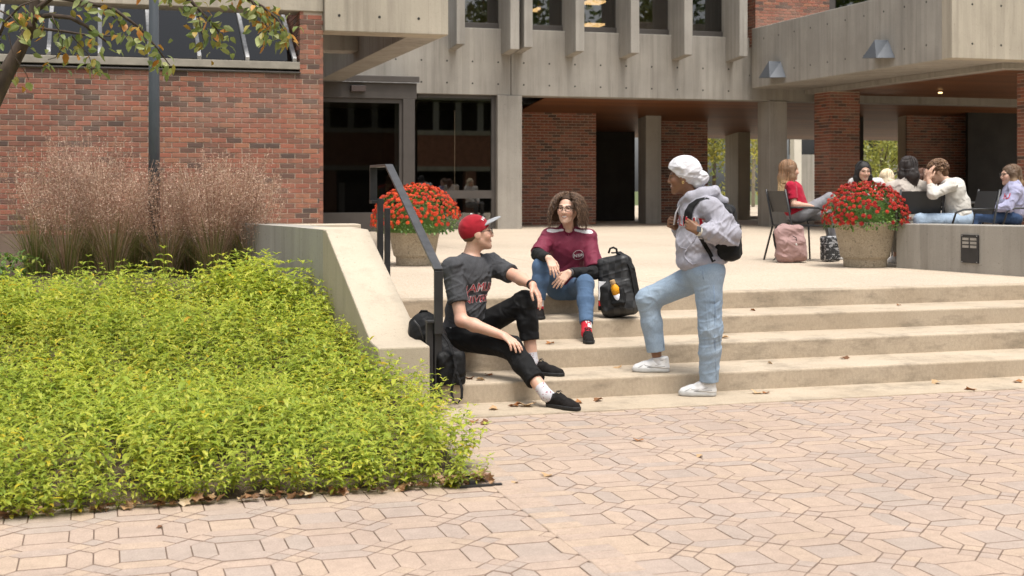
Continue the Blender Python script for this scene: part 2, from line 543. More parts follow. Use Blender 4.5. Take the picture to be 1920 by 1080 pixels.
# ------------------------------------------------------------------ cheek wall with sloping top
CW = empty('cheek_wall', (1.93, 8.75, 0), 'concrete cheek wall with sloping top between green planting and steps', 'wall')
x0, x1 = 1.755, 2.11
prof = [(8.72, -0.1), (8.72, 0.43), (8.98, 0.445), (10.88, 1.147), (11.6, 1.147), (11.6, -0.1)]
MB().prism([(x0, y, z) for y, z in prof], (x1 - x0, 0, 0)).build('sloping_top_wall', CONC_SMOOTH, CW, 0.012)
pts = [(x0 + .003, 11.0), (1.62, 11.9), (1.42, 12.75), (1.1, 13.6), (0.7, 14.4)]
m = MB()
for (ax, ay), (bx, by) in zip(pts[:-1], pts[1:]):
    t_ = Vector((bx - ax, by - ay, 0)).normalized(); n_ = Vector((t_.y, -t_.x, 0)) * 0.3
    m.prism([(ax, ay, 0), (bx, by, 0), (bx + n_.x, by + n_.y, 0), (ax + n_.x, ay + n_.y, 0)], (0, 0, 1.143))
m.build('retaining_wall', CONC, CW)
tag(pbox('low_wall', CONC_SMOOTH, None, 0.6, 13.55, 0.3, 2.55, 13.85, 1.115, 0.01),
    'low tan concrete wall behind the handrail, in front of the glass entrance', 'wall')

# right-hand low wall with recessed step light
p0, p1 = G(1680, 502, ZT), G(1919, 519, ZT)
dv = (p1 - p0).normalized(); nv = Vector((-dv.y, dv.x, 0))
if nv.y > 0 and nv.x < 0: nv = -nv
nv = Vector((abs(nv.x), abs(nv.y), 0)) if nv.x < 0 else nv
LW = empty('terrace_wall', p0, 'low board-formed concrete wall on the terrace with a black step light', 'wall')
e = p1 + dv * 1.6
q0, q1 = 1.085, 1.118
m = MB()
back = Vector((0.34, 0.02, 0))
m.add([p0 + Vector((0, 0, -.1)), e + Vector((0, 0, -.1)), e + back + Vector((0, 0, -.1)), p0 + back + Vector((0, 0, -.1)),
       (p0.x, p0.y, q0), (e.x, e.y, q1), (e.x + back.x, e.y + back.y, q1), (p0.x + back.x, p0.y + back.y, q0)],
      [(0, 1, 5, 4), (1, 2, 6, 5), (2, 3, 7, 6), (3, 0, 4, 7), (4, 5, 6, 7), (0, 3, 2, 1)])
m.build('wall_body', CONC, LW, 0.01)
def on_wall(px, py):
    """point on the wall's front face"""
    u = (px - 960) / FPX
    dx, dy = SN + u * CS, CS - u * SN
    det = dx * (-dv.y) + dy * dv.x
    d = (p0.x * (-dv.y) + p0.y * dv.x) / det
    return V(px, py, d)
a_, b_ = on_wall(1803.5, 492), on_wall(1836, 441)
fc = (a_ + b_) / 2; hw = Vector((b_.x - a_.x, b_.y - a_.y, 0)) / 2; hh = Vector((0, 0, (b_.z - a_.z) / 2)); nn = -Vector((dv.y, -dv.x, 0)).normalized()
if nn.dot(FWD) > 0: nn = -nn
LT = link('step_light', MB().obox(fc + nn * .008, hw, nn * .008, hh).mesh('step_light'), BLACK_STEEL, LW)
LT.data.transform(parent_matrix(LW).inverted())
LVR = simple('light_lens', (0.30, 0.28, 0.25), 0.5)
for r_ in range(3):
    for cc in (-.45, .45):
        o_ = MB().obox(fc + nn * .017 + hw * cc + hh * (.70 - r_ * .27), hw * .36, nn * .002, hh * .09).mesh('louvre')
        o_.transform(parent_matrix(LW).inverted())
        link('louvre', o_, LVR, LT)
for sx in (-.85, .85):
    for sz in (-.93, .93):
        o_ = MB().obox(fc + nn * .018 + hw * sx + hh * sz, hw * .05, nn * .003, hh * .03).mesh('screw')
        o_.transform(parent_matrix(LW).inverted())
        link('screw', o_, ALU, LT)

# ------------------------------------------------------------------ handrail
HR = empty('handrail', (2.18, 8.83, 0), 'black steel handrail of flat bar sloping down beside the steps', 'handrail')
xr = 2.19
def zat(px, py): return PX(px, py, xr)
lo_top = zat(822, 506); up_top = zat(729, 310); up_back = zat(700, 314)
yl, yu, yb = lo_top.y, up_top.y, up_back.y
zl, zu = lo_top.z, up_top.z
t2 = 0.026
m = MB()
m.ribbon([(xr, yb, zu), (xr, yu, zu), (xr, yl, zl)], 0.062, 0.02, (1, 0, 0))
m.build('top_rail', RAIL_TOP, HR, 0.002, 1)
pbox('end_leg', BLACK_STEEL, HR, xr - .03, yl - .012, .50, xr + .03, yl + .012, zl - .008, 0.002)
pbox('post', BLACK_STEEL, HR, xr - .075, yl + .02, -.05, xr - .03, yl + .065, .58, 0.003)
pbox('post', BLACK_STEEL, HR, xr - .022, yl + .018, -.05, xr + .03, yl + .063, .565, 0.003)
pbox('bracket', BLACK_STEEL, HR, xr - .078, yl - .01, .575, xr + .0, yl + .07, .59, 0.002)
pbox('end_leg', BLACK_STEEL, HR, xr - .03, yb - .012, 1.36, xr + .03, yb + .012, zu - .008, 0.002)
pbox('bracket', BLACK_STEEL, HR, xr - .03, yb - .08, 1.36, xr + .075, yb + .03, 1.385, 0.002)
pbox('post', BLACK_STEEL, HR, xr + .022, yb - .085, .5, xr + .07, yb - .04, 1.40, 0.003)
pbox('post', BLACK_STEEL, HR, xr + .085, yb - .08, .5, xr + .13, yb - .035, 1.32, 0.003)
# ------------------------------------------------------------------ brickwork
BL, BH, MJ = 0.2032, 0.0677, 0.0095
def brick_geo(l, h, dpt=0.05, ch=0.0035):
    v = [(-l / 2, 0.0 + ch, -h / 2), (l / 2, ch, -h / 2), (l / 2, ch, h / 2), (-l / 2, ch, h / 2),
         (-l / 2 + ch, 0, -h / 2 + ch), (l / 2 - ch, 0, -h / 2 + ch), (l / 2 - ch, 0, h / 2 - ch), (-l / 2 + ch, 0, h / 2 - ch),
         (-l / 2, dpt, -h / 2), (l / 2, dpt, -h / 2), (l / 2, dpt, h / 2), (-l / 2, dpt, h / 2)]
    f = [(4, 5, 6, 7)]
    for i in range(4):
        j = (i + 1) % 4
        f += [(i, j, 4 + j, 4 + i), (8 + i, 8 + j, j, i)]
    return v, f
_bm = {}
def brickwork(wall, O, ang, length, z0, z1, single=0, order=None, skip=None, phase=0):
    """bricks on a face; local x runs along the wall, local -y is outward. ang = rotation about z. wall = parent part"""
    ca, sa = math.cos(ang), math.sin(ang)
    items = []
    k = 0; z = z0
    while z + BH * .6 < z1:
        h = min(BH - MJ, z1 - z - MJ)
        x = -((k + phase) % 2) * BL / 2
        while x < length - 0.02:
            a, b = max(x, 0) + (MJ / 2 if x > 0 else 0), min(x + BL, length) - (MJ / 2 if x + BL < length else 0)
            if b - a > .03 and not (skip and skip((a + b) / 2, z)):
                items.append(((a + b) / 2, z + h / 2, b - a, h))
            x += BL
        z += BH; k += 1
    if order: items.sort(key=order)
    rest = MB(); n1 = 0
    pinv = parent_matrix(wall).inverted()
    for xc, zc, l, h in items:
        jit = random.uniform(-.002, .0015)
        w = Vector((O[0] + ca * xc - sa * jit, O[1] + sa * xc + ca * jit, zc))
        if n1 < single:
            key = (round(l, 3), round(h, 3))
            if key not in _bm:
                me = MB().add(*brick_geo(l, h)).mesh('brick'); me.materials.append(BRICK_O); _bm[key] = me
            o = link('brick', _bm[key], None, wall, pinv @ w, (0, 0, ang)); n1 += 1
        else:
            v, f = brick_geo(l, h)
            rest.add([(w.x + ca * a - sa * b, w.y + sa * a + ca * b, w.z + c_) for a, b, c_ in v], f)
    if rest.v:
        tag(rest.build('brickwork', BRICK_I, wall), kind='stuff')

def holes(parent, pts, nrm, r=0.017):
    """form-tie holes: flat discs on the concrete face, dark colour standing in for shade inside"""
    m = MB(); nrm = Vector(nrm).normalized(); a = nrm.orthogonal().normalized(); b = nrm.cross(a)
    for p in pts:
        p = Vector(p); ring = [p + (a * math.cos(t) + b * math.sin(t)) * r + nrm * .0025 for t in np.linspace(0, 2 * math.pi, 10, endpoint=False)]
        rin = [p + (a * math.cos(t) + b * math.sin(t)) * r * .7 + nrm * .002 for t in np.linspace(0, 2 * math.pi, 10, endpoint=False)]
        m.add(ring + rin, [(i, (i + 1) % 10, 10 + (i + 1) % 10, 10 + i) for i in range(10)] + [tuple(range(10, 20))])
    tag(m.build('tie_hole_discs', DARK_IN, parent), kind='stuff')  # dark colour of the flat discs imitates shade inside the holes

# ------------------------------------------------------------------ left brick wing
YW = 18.2
BW = empty('brick_wing', (0, YW, 0), 'red brick wing with sloped skylight band and concrete fascia', 'building')
XE = PY(606, 300, YW).x; XP = PY(562, 100, YW).x
zs = PY(560, 138, YW).z; zf = PY(590, 22, YW).z
wall = pbox('wall', MORTAR, BW, -5, YW + .008, 0.2, XE - .008, YW + .4, zs)
def vis_order(it):
    xc, zc, l, h = it
    p = (xc - 5, zc)
    ok = p[0] > -1.25 and zc > 1.75
    return (0 if ok else 1, -zc)
brickwork(wall, (-5, YW), 0, 5 + XE, 0.25 + ((zs - 0.25) % BH), zs, 270, vis_order)
pier = pbox('pier', MORTAR, BW, XP + .008, YW + .008, zs, XE - .008, YW + .4, zf)
brickwork(pier, (XP, YW), 0, XE - XP, zs, zf, 30, None)
brickwork(pier, (XP, YW + 1.6), -math.pi / 2, 1.6, zs, zf + .3)
pbox('reveal', MORTAR, BW, XP + .01, YW + .4, zs, XE - .2, YW + 1.6, zf + .4)
side = pbox('side_wall', MORTAR, BW, XE - .3, YW + .41, 0.2, XE - .008, 26.7, 3.6)
brickwork(side, (XE, YW), math.pi / 2, 8.4, 0.3, 3.55)
pbox('fascia', CONC_WARM, BW, -6, YW - .02, zf, XE - .002, YW + .45, 6.0, 0.01)
# skylight
sky_t = pbox('skylight', simple('skylight_sill', (0.30, 0.27, 0.22), 0.7, 0.2, 6), BW, -5, YW - .03, zs + .055, XP, YW + .3, zs + .155, 0.006)
pbox('shadow_gap', DARK_IN, sky_t, -5, YW + .06, zs + .022 - YW * 0, XP, YW + .3, zs + .06)
pbox('flashing', BRONZE, sky_t, -5, YW - .035, zs + .002, XP + .01, YW + .35, zs + .022, 0.003)
yb0, zb0, yb1, zb1 = YW + .06, zs + .16, YW + 2.5, zs + 1.62
sdir = Vector((0, yb1 - yb0, zb1 - zb0)); sl = sdir.normalized(); sn = Vector((0, -sl.z, sl.y))
xbars = [XP - 0.06 - i * 0.635 for i in range(12)]
for xb in xbars:
    MB().obox(Vector((xb, yb0, zb0)) + sdir / 2 + sn * .03, (0.026, 0, 0), sdir / 2, sn * .03).build('glazing_bar', ALU, sky_t, 0.004)
for xa, xb in zip(xbars[1:], xbars[:-1]):
    MB().obox(Vector(((xa + xb) / 2, yb0, zb0)) + sdir / 2 + sn * .01, ((xb - xa) / 2 - .028, 0, 0), sdir / 2, sn * .004).build('pane', GLASS_SKY, sky_t)
pbox('skylight_room', simple('skylight_room', (0.27, 0.235, 0.20), 0.9), BW, -5, YW + 3.4, zs - .5, XP, YW + 3.6, zb1 + 1)
pbox('skylight_floor', simple('skylight_floor', (0.24, 0.21, 0.18), 0.9), BW, -5, YW + .42, zs - .5, XP, YW + 3.4, zs - .4)
for xk in (-2.6, -.75, 1.15, 2.1):
    pbox('bookcase', DARK_IN, BW, xk, YW + 2.6, zs - .4, xk + .35, YW + 3.0, zs + .75)
# canopy between wing and concrete building
XC = PY(840, 67, YW - .1).x; zc_ = PY(720, 62, YW - .1).z
CA = empty('canopy', (XE, YW, zc_), 'weathered concrete canopy block above the glass entrance beside brick pier', 'canopy')
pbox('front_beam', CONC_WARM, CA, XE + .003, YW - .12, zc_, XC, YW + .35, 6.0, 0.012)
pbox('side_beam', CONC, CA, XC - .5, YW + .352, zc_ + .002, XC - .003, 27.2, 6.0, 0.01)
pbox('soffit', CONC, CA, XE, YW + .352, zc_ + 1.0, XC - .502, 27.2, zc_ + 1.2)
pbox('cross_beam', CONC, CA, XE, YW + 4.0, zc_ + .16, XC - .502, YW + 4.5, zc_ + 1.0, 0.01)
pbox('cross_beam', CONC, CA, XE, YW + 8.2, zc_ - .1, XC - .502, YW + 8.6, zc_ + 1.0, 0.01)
holes(CA, [PY(px, py, YW - .12) for px, py in ((636, 29), (711.5, 32), (785, 35))], (0, -1, 0), 0.02)

# ------------------------------------------------------------------ concrete building
YF = 27.5
CB = empty('concrete_building', (8.4, YF, ZT), 'board-formed concrete building with fins, recessed windows and open passage', 'building')
zl0 = PY(960, 179, YF).z; zl1 = 4.9
xj = PY(958, 120, YF).x
pbox('lintel', CONC, CB, 3.2, YF, zl0, xj - .006, YF + .5, zl1, 0.012)
pbox('lintel', CONC, CB, xj + .006, YF, zl0, 24, YF + .5, zl1, 0.012)
row = []
for py0 in (111, 152):
    for i in range(17):
        px = 742 + i * 48.0
        if px < 700 or px > 1375 or (py0 == 152 and px < 760): continue
        row.append(PY(px, py0 + (px - 742) * .03, YF))
holes(CB, row, (0, -1, 0), 0.02)
# fins (front face at YF-.7)
YN = YF - .7
fx = []
FM = MB()
for px, w, zz in ((872, .18, 4.40), (974, .2, 4.33), (999, .19, 4.38), (1096, .2, 4.33), (1199, .2, 4.33), (1299, .2, 4.33), (1402, .2, 4.33)):
    xr_ = PY(px, 50, YN).x
    fx.append((xr_ - w, xr_))
    o = MB().add([(xr_ - w, YN, zz + .06), (xr_, YN, zz + .06), (xr_, YF + .3, zz - .02), (xr_ - w, YF + .3, zz - .02),
                  (xr_ - w, YN, 8), (xr_, YN, 8), (xr_, YF + .3, 8), (xr_ - w, YF + .3, 8)],
                 [(0, 1, 5, 4), (1, 2, 6, 5), (2, 3, 7, 6), (3, 0, 4, 7), (4, 5, 6, 7), (0, 3, 2, 1)]).build('fin', CONC, CB, 0.012)
# upper windows between fins
edges = [PY(872, 50, YF).x] + [x for ab in fx[1:] for x in ab]
prs = [(fx[0][1], fx[1][0]), (fx[2][1], fx[3][0]), (fx[3][1], fx[4][0]), (fx[4][1], fx[5][0]), (fx[5][1], fx[6][0])]
for a, b in prs:
    w = pbox('window', BRONZE, CB, a - .1, YF + .14, zl1, b + .45, YF + .26, zl1 + .13, 0.006)
    pbox('frame', BRONZE, w, b + .33, YF + .15, zl1 + .13, b + .45, YF + .25, 8)
    pbox('pane', GLASS, w, a - .08, YF + .19, zl1 + .131, b + .33, YF + .2, 8)
# room behind the upper windows, with lit ceiling fixtures
RM = MB().box(3.3, 33.5, zl1 - .2, 24, 33.7, 8.2).box(3.3, YF + .5, 7.6, 24, 33.5, 7.8).box(3.3, YF + .51, zl1 - .2, 24, 33.5, zl1 - .05).build('upper_room', simple('room_finish', (0.10, 0.08, 0.06), 0.9), CB)
for k in range(6):
    MB().box(8 + k * 2.2, YF + 1.5, zl1 - .05, 8.4 + k * 2.2, YF + 3.5, zl1 + 1.6).build('bookshelf', simple('shelf_wood', (0.16, 0.085, 0.035), 0.7), CB)
LAMP = Mat('fixture_glow', (0.9, 0.7, 0.4), 0.5)
LAMP.b.inputs['Emission Color'].default_value = (1.0, 0.66, 0.30, 1); LAMP.b.inputs['Emission Strength'].default_value = 1.6
for px, py in ((1024, 18), (1120, 4), (1118, 47), (1240, 3), (1317, 25)):
    p = V(px, py, 32.5 - abs(py - 20) * .03)
    MB().box(p.x - .22, p.y, p.z, p.x + .22, p.y + .5, p.z + .05).build('ceiling_lamp', LAMP.m, CB)
# columns
ca_, cb_ = PY(933, 300, YF - .04).x, PY(979, 300, YF - .04).x
pbox('column', CONC, CB, ca_, YF - .04, ZT - .05, cb_, YF + .5, zl0 - .003, 0.012)
cc_, cd_ = PY(1443, 300, YF - .04).x, PY(1476, 300, YF - .04).x
pbox('column', CONC, CB, cc_, YF - .04, ZT - .05, cd_, YF + .55, zl0 - .003, 0.012)
# window beside the entrance
xa, xb = PY(783, 300, YF + .12).x, ca_ - .004
zt = zl0
w = MB().box(xa, YF + .1, ZT - .02, xb, YF + .2, ZT + .08).build('window', BRONZE, CB, 0.004)
zr0, zr1 = PY(860, 372, YF + .1).z, PY(860, 357, YF + .1).z
pbox('frame', BRONZE, w, xb - .09, YF + .1, ZT + .082, xb, YF + .2, zt - .002)
pbox('frame', BRONZE, w, xa, YF + .1, zt - .07, xb - .092, YF + .2, zt - .002)
pbox('frame', BRONZE, w, xa, YF + .08, zr0, xb - .092, YF + .2, zr1)
pbox('pane', GLASS, w, xa, YF + .14, zr1 + .002, xb - .092, YF + .15, zt - .072)
pbox('pane', GLASS, w, xa, YF + .14, ZT + .082, xb - .092, YF + .15, zr0 - .002)
pbox('wall', CONC, CB, 3.2, YF + .25, zl0 - .05, ca_, YF + .5, zl0 - .003)
# lobby behind the glass
MB().box(3.2, 31.5, ZT, ca_ + .1, 31.7, 3.6).box(3.2, YF + .6, 3.35, ca_ + .1, 31.5, 3.45).box(ca_ + .11, YF + .52, ZT, ca_ + .2, 31.5, 3.4).build('lobby_wall', simple('lobby_finish', (0.06, 0.045, 0.035), 0.9), CB)
pbox('lobby_desk', DARK_IN, CB, 5.2, 29.6, ZT, 7.2, 30.4, ZT + 1.0)
# entrance vestibule
YV = 26.6
EN = empty('entrance', (5, YV, ZT), 'dark glazed sliding entrance door in a bronze metal frame', 'door')
hx0, hx1 = XE + .3, PY(785, 160, YV).x
za, zb_, zc2 = PY(700, 142, YV).z, PY(700, 154, YV).z, PY(700, 184, YV).z
HD = pbox('header', BRONZE, EN, hx0, YV, zc2, hx1 - .04, YV + .85, zb_, 0.005)
pbox('roof_cap', BRONZE, EN, hx0, YV - .08, zb_ + .002, hx1, YV + .88, za, 0.008)
pbox('drip_edge', ALU, HD, hx0, YV - .085, zb_ - .008, hx1 + .003, YV - .065, zb_ + .001)
xs0, xs1 = PY(657, 165, YV).x, PY(684, 165, YV).x
SB = pbox('sensor_box', simple('sensor_bronze', (0.07, 0.05, 0.045), 0.5), HD, xs0, YV - .12, PY(670, 172, YV).z, xs1, YV - .002, PY(670, 161, YV).z, 0.006)
jx0, jx1 = PY(756, 300, YV).x, PY(778, 300, YV).x
pbox('jamb', BRONZE, EN, jx0, YV + .002, ZT, jx1, YV + .85, zc2 - .002, 0.004)
pbox('jamb', BRONZE, EN, hx0, YV + .002, ZT, hx0 + .12, YV + .85, zc2 - .002, 0.004)
pbox('side_panel', BRONZE, EN, jx0 + .04, YV + .852, ZT, jx1 - .02, YF + .1, zc2 - .002)
kz = PY(650, 399, YV).z
DR = pbox('door', BRONZE, EN, hx0 + .122, YV + .05, ZT, jx0 - .002, YV + .12, kz, 0.004)
pbox('stile', BRONZE, DR, jx0 - .07, YV + .05, kz + .002, jx0 - .002, YV + .12, zc2 - .002)
pbox('top_rail', BRONZE, DR, hx0 + .122, YV + .05, zc2 - .09, jx0 - .072, YV + .12, zc2 - .002)
pbox('pane', GLASS_SKY, DR, hx0 + .13, YV + .08, kz + .002, jx0 - .072, YV + .09, zc2 - .092)
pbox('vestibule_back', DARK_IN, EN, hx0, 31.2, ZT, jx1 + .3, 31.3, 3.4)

# ------------------------------------------------------------------ passage under the building
YB = 30.2
bwx = PY(1118, 300, YB).x
pw = pbox('passage_wall', MORTAR, CB, cb_ - .1, YB + .008, ZT, bwx - .008, YB + .4, zl0)
brickwork(pw, (cb_ - .1, YB), 0, bwx - cb_ + .1, ZT, zl0)
pw2x0, pw2x1 = PY(1240, 300, 31.2).x, PY(1327, 300, 31.2).x
pw2 = pbox('passage_wall', MORTAR, CB, pw2x0, 31.208, ZT, pw2x1 - .008, 31.6, 3.5)
brickwork(pw2, (pw2x0, 31.2), 0, pw2x1 - pw2x0, ZT, 3.4)
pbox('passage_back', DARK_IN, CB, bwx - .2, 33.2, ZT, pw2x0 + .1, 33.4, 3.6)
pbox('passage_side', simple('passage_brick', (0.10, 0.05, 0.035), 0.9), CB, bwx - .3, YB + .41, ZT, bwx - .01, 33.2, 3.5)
ic0, ic1 = PY(1211, 300, 30.4).x, PY(1240, 300, 30.4).x
pbox('column', CONC, CB, ic0, 30.4, ZT - .05, ic1, 30.9, 3.5, 0.01)
rc0, rc1 = PY(1384, 300, 33.0).x, PY(1407, 300, 33.0).x
pbox('column', CONC_WARM, CB, rc0, 33.0, ZT - .05, rc1, 33.8, 3.2, 0.01)
pbox('kerb', CONC, CB, pw2x1, 33.9, ZT - .05, 30, 34.1, ZT + .08)
# wooden soffit boards, dropping towards the back of the passage
m = MB(); y = YF + .5; W = .14
while y < 34.2:
    t0, t1 = max(0, (y - 28) / 6.2), max(0, (y + W - 28) / 6.2)
    z0_, z1_ = zl0 + .02 - .62 * t0, zl0 + .02 - .62 * t1
    m.add([(bwx - 2, y + .004, z0_), (30, y + .004, z0_), (30, y + W - .004, z1_), (bwx - 2, y + W - .004, z1_)], [(0, 3, 2, 1)])
    m.add([(bwx - 2, y + .004, z0_), (30, y + .004, z0_), (30, y + .004, z0_ + .03), (bwx - 2, y + .004, z0_ + .03)], [(0, 1, 2, 3)])
    y += W
tag(m.build('soffit_boards', WOOD_SOFFIT, CB), kind='stuff')
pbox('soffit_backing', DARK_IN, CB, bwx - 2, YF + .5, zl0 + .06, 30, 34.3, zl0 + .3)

# ------------------------------------------------------------------ right wing: balcony, pillars, soffit
XB = PY(1383, 172, 28).x
zb0_ = 3.73; zb1_ = PX(1413, 53, XB).z; YBF = PX(1785, 106, XB).y
RW = empty('balcony_wing', (XB, YBF, ZT), 'right-hand wing with concrete balcony, triangular wall lights and brick pillars', 'building')
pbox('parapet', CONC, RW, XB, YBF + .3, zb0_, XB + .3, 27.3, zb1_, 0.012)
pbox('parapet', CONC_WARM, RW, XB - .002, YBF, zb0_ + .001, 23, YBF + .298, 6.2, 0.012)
pbox('balcony_floor', CONC, RW, XB + .3, YBF + .3, zb0_ + .004, 23, 27.4, zb0_ + .3)
XS = 15.5; zS = 3.63
pbox('inner_beam', CONC, RW, XS, YBF + .5, zS, XS + .3, 27.4, zb0_ + .003, 0.006)
pbox('inner_beam', CONC, RW, XS + .302, YBF + .5, zS + .002, 23, YBF + .8, zb0_ + .003, 0.006)
pts_ = []
for py_f, zz in ((0, zb1_ - .28), (1, zb0_ + .3)):
    for i in range(11):
        pts_.append((XB, YBF + .75 + i * .68, zz))
holes(RW, pts_, (-1, 0, 0), 0.02)
holes(RW, [PY(px, py, YBF) for px, py in ((1823, 8), (1877, 11), (1823, 82), (1877, 85))], (0, -1, 0), 0.02)
m = MB(); y = YBF + .8; W = .14
while y < 30.5:
    m.add([(XS + .3, y + .004, zS + .01), (23, y + .004, zS + .01), (23, y + W - .004, zS + .01), (XS + .3, y + W - .004, zS + .01)], [(0, 3, 2, 1)])
    m.add([(XS + .3, y + .004, zS + .01), (23, y + .004, zS + .01), (23, y + .004, zS + .04), (XS + .3, y + .004, zS + .04)], [(0, 1, 2, 3)])
    y += W
tag(m.build('soffit_boards', WOOD_SOFFIT, RW), kind='stuff')
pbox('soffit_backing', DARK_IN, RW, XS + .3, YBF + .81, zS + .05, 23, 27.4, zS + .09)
MB().lathe([(0.045, -.005), (0.045, .02)], 16, tuple(V(1763, 174.5, 29.5))).build('downlight', LAMP.m, RW)
for xp, yp in ((XS + .02, 26.3), (16.4, YBF + .55)):
    pl = pbox('pillar', MORTAR, RW, xp + .008, yp + .008, ZT, xp + .742, yp + .692, zS - .002)
    brickwork(pl, (xp, yp), 0, .75, ZT, zS - .01)
    brickwork(pl, (xp, yp + .7), -math.pi / 2, .7, ZT, zS - .01, phase=1)
# walls at the back of the covered terrace
yr = 29.6
bx0 = PY(1700, 300, yr).x
bk = pbox('back_wall', MORTAR, RW, bx0, yr + .008, ZT, 24, yr + .4, zS)
brickwork(bk, (bx0, yr), 0, 24 - bx0, ZT, zS)
pbox('post', DARK_IN, RW, PY(1604, 300, 30).x, 30, ZT, PY(1619, 300, 30).x, 30.3, 3.6)
pbox('deep_shade_panel', DARK_IN, RW, PY(1815, 300, 29).x, 29.0, ZT, 23.5, 29.1, zS)  # flat black sheet standing in for the deep shade under the balcony
# brick upper storey behind the balcony
up = pbox('upper_wall', MORTAR, RW, XB + .05, 27.21, zb1_ - .4, PY(1555, 0, 27.2).x, 28.2, 8)
brickwork(up, (XB + .042, 27.2), 0, PY(1555, 0, 27.2).x - XB - .04, zb1_ - .4, 8)
brickwork(up, (XB + .042, 28.2), -math.pi / 2, 1.0, zb1_ - .4, 8, phase=1)
pbox('upper_window', BRONZE, RW, PY(1556, 0, 27.2).x, 27.4, 4.2, 23, 27.6, 8)
pbox('upper_pane', GLASS, RW, PY(1575, 0, 27.2).x, 27.38, 5.0, 23, 27.39, 8)
# triangular wall lights
FIX = simple('grey_blue_enamel', (0.10, 0.112, 0.13), 0.6, 0.08, 6)
for (lx, ly), (rx, ry), (tx, ty) in (((1436, 146.5), (1473, 145), (1460, 115)), ((1632, 109.5), (1677.5, 108.5), (1661.5, 75))):
    top = PX(tx + 4, ty, XB); bl = PX(lx + 8, ly, XB); br = PX(rx + 1, ry, XB)
    out = (bl + br) / 2 + Vector((-.34, 0, -.01)) + (br - bl) * .06
    tp2 = top + Vector((-.29, 0, 0))
    WL = MB().add([bl, br, top, out + (bl - br) * .42, out + (br - bl) * .30, tp2],
                  [(3, 4, 5), (0, 3, 5, 2), (4, 1, 2, 5), (0, 1, 4, 3), (0, 2, 1)]).build('wall_light', FIX, RW, 0.006)

# ------------------------------------------------------------------ far side of the passage
p_ = V(1484, 350, 62)
FB = empty('far_building', (p_.x, p_.y, 0), 'pale building with dark windows seen through the passage behind the column', 'building')
wv = simple('pale_render', (0.62, 0.58, 0.50), 0.9, 0.1, 1)
pbox('pilaster', wv, FB, p_.x - .08, p_.y - .4, 0, p_.x + .30, p_.y, 9)
pbox('spandrel', CONC, FB, p_.x + .3, p_.y, 0, p_.x + 8, p_.y + .5, 3.0)
for k in range(3):
    w = pbox('window', BRONZE, FB, p_.x + .32 + k * 2.0, p_.y + .1, 3.0, p_.x + .40 + k * 2.0, p_.y + .3, 8)
    pbox('pane', GLASS, w, p_.x + .41 + k * 2.0, p_.y + .2, 3.02, p_.x + 2.31 + k * 2.0, p_.y + .22, 8)
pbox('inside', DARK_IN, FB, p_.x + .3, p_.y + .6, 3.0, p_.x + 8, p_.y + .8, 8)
tag(MB().box(4, 58, 0, 22, 58.4, 7).build('garden_wall', simple('tan_wall', (0.42, 0.34, 0.24), 0.9, 0.2, 1)), 'tan wall far behind the trees beyond the passage', 'wall')

# building across the plaza, behind the photographer: seen only as a reflection in the entrance glass
OB = empty('opposite_building', (18, -15, 0), 'brick building with concrete bands mirrored in the window beside the entrance', 'building')
pbox('wall', simple('far_brick', (0.30, 0.13, 0.08), 0.9, 0.25, 4), OB, 2, -16, 2.6, 40, -15, 4.3)
pbox('band', CONC_WARM, OB, 2, -15.1, 2.35, 40, -14.95, 2.6)
pbox('band', CONC_WARM, OB, 2, -15.1, 4.3, 40, -14.95, 4.55)
pbox('roof', CONC_WARM, OB, 2, -17, 6.2, 40, -14.6, 6.6)
pbox('back', DARK_IN, OB, 2, -17.5, 0, 40, -17, 6.2)
for k in range(10):
    pbox('pier', simple('pier_brick', (0.30, 0.14, 0.09), 0.9) if k == 0 else bpy.data.materials['pier_brick'], OB, 3 + k * 4, -15.6, 0, 3.6 + k * 4, -15.05, 2.35)
for k in range(30):
    pbox('mullion', CONC, OB, 2.2 + k * 1.25, -15.2, 4.55, 2.5 + k * 1.25, -15, 6.2)
# ------------------------------------------------------------------ planting
rng = np.random.default_rng(11)
def leaf_mat(name, stops, trans=0.3, var=0.25, rough=0.5, mode='island', nscale=0.8, alt=None, altw=0.0):
    M = Mat(name, rough=rough)
    c_ = M.ramp(rnd(M, mode), stops)
    if alt:
        c_ = M.mix(c_, alt, M.math('MULTIPLY', M.ramp(M.noise(nscale, detail=4), [(0.4, 0.0), (0.65, 1.0)]), altw))
    c_ = M.mix(c_, M.ramp(M.noise(2.2, detail=3), [(0.3, 1 - var), (0.7, 1 + var)]), 0.8, 'MULTIPLY')
    M.color(c_)
    if trans:
        tr = M.n('BsdfTranslucent', {'Color': c_})
        mx = M.n('MixShader', {0: trans})
        M.nt.links.new(M.b.outputs[0], mx.inputs[1]); M.nt.links.new(tr.outputs[0], mx.inputs[2])
        out = [n for n in M.nt.nodes if n.type == 'OUTPUT_MATERIAL'][0]
        M.nt.links.new(mx.outputs[0], out.inputs['Surface'])
    return M.m
def rotm(ax, a):
    return np.array(Matrix.Rotation(a, 3, ax))
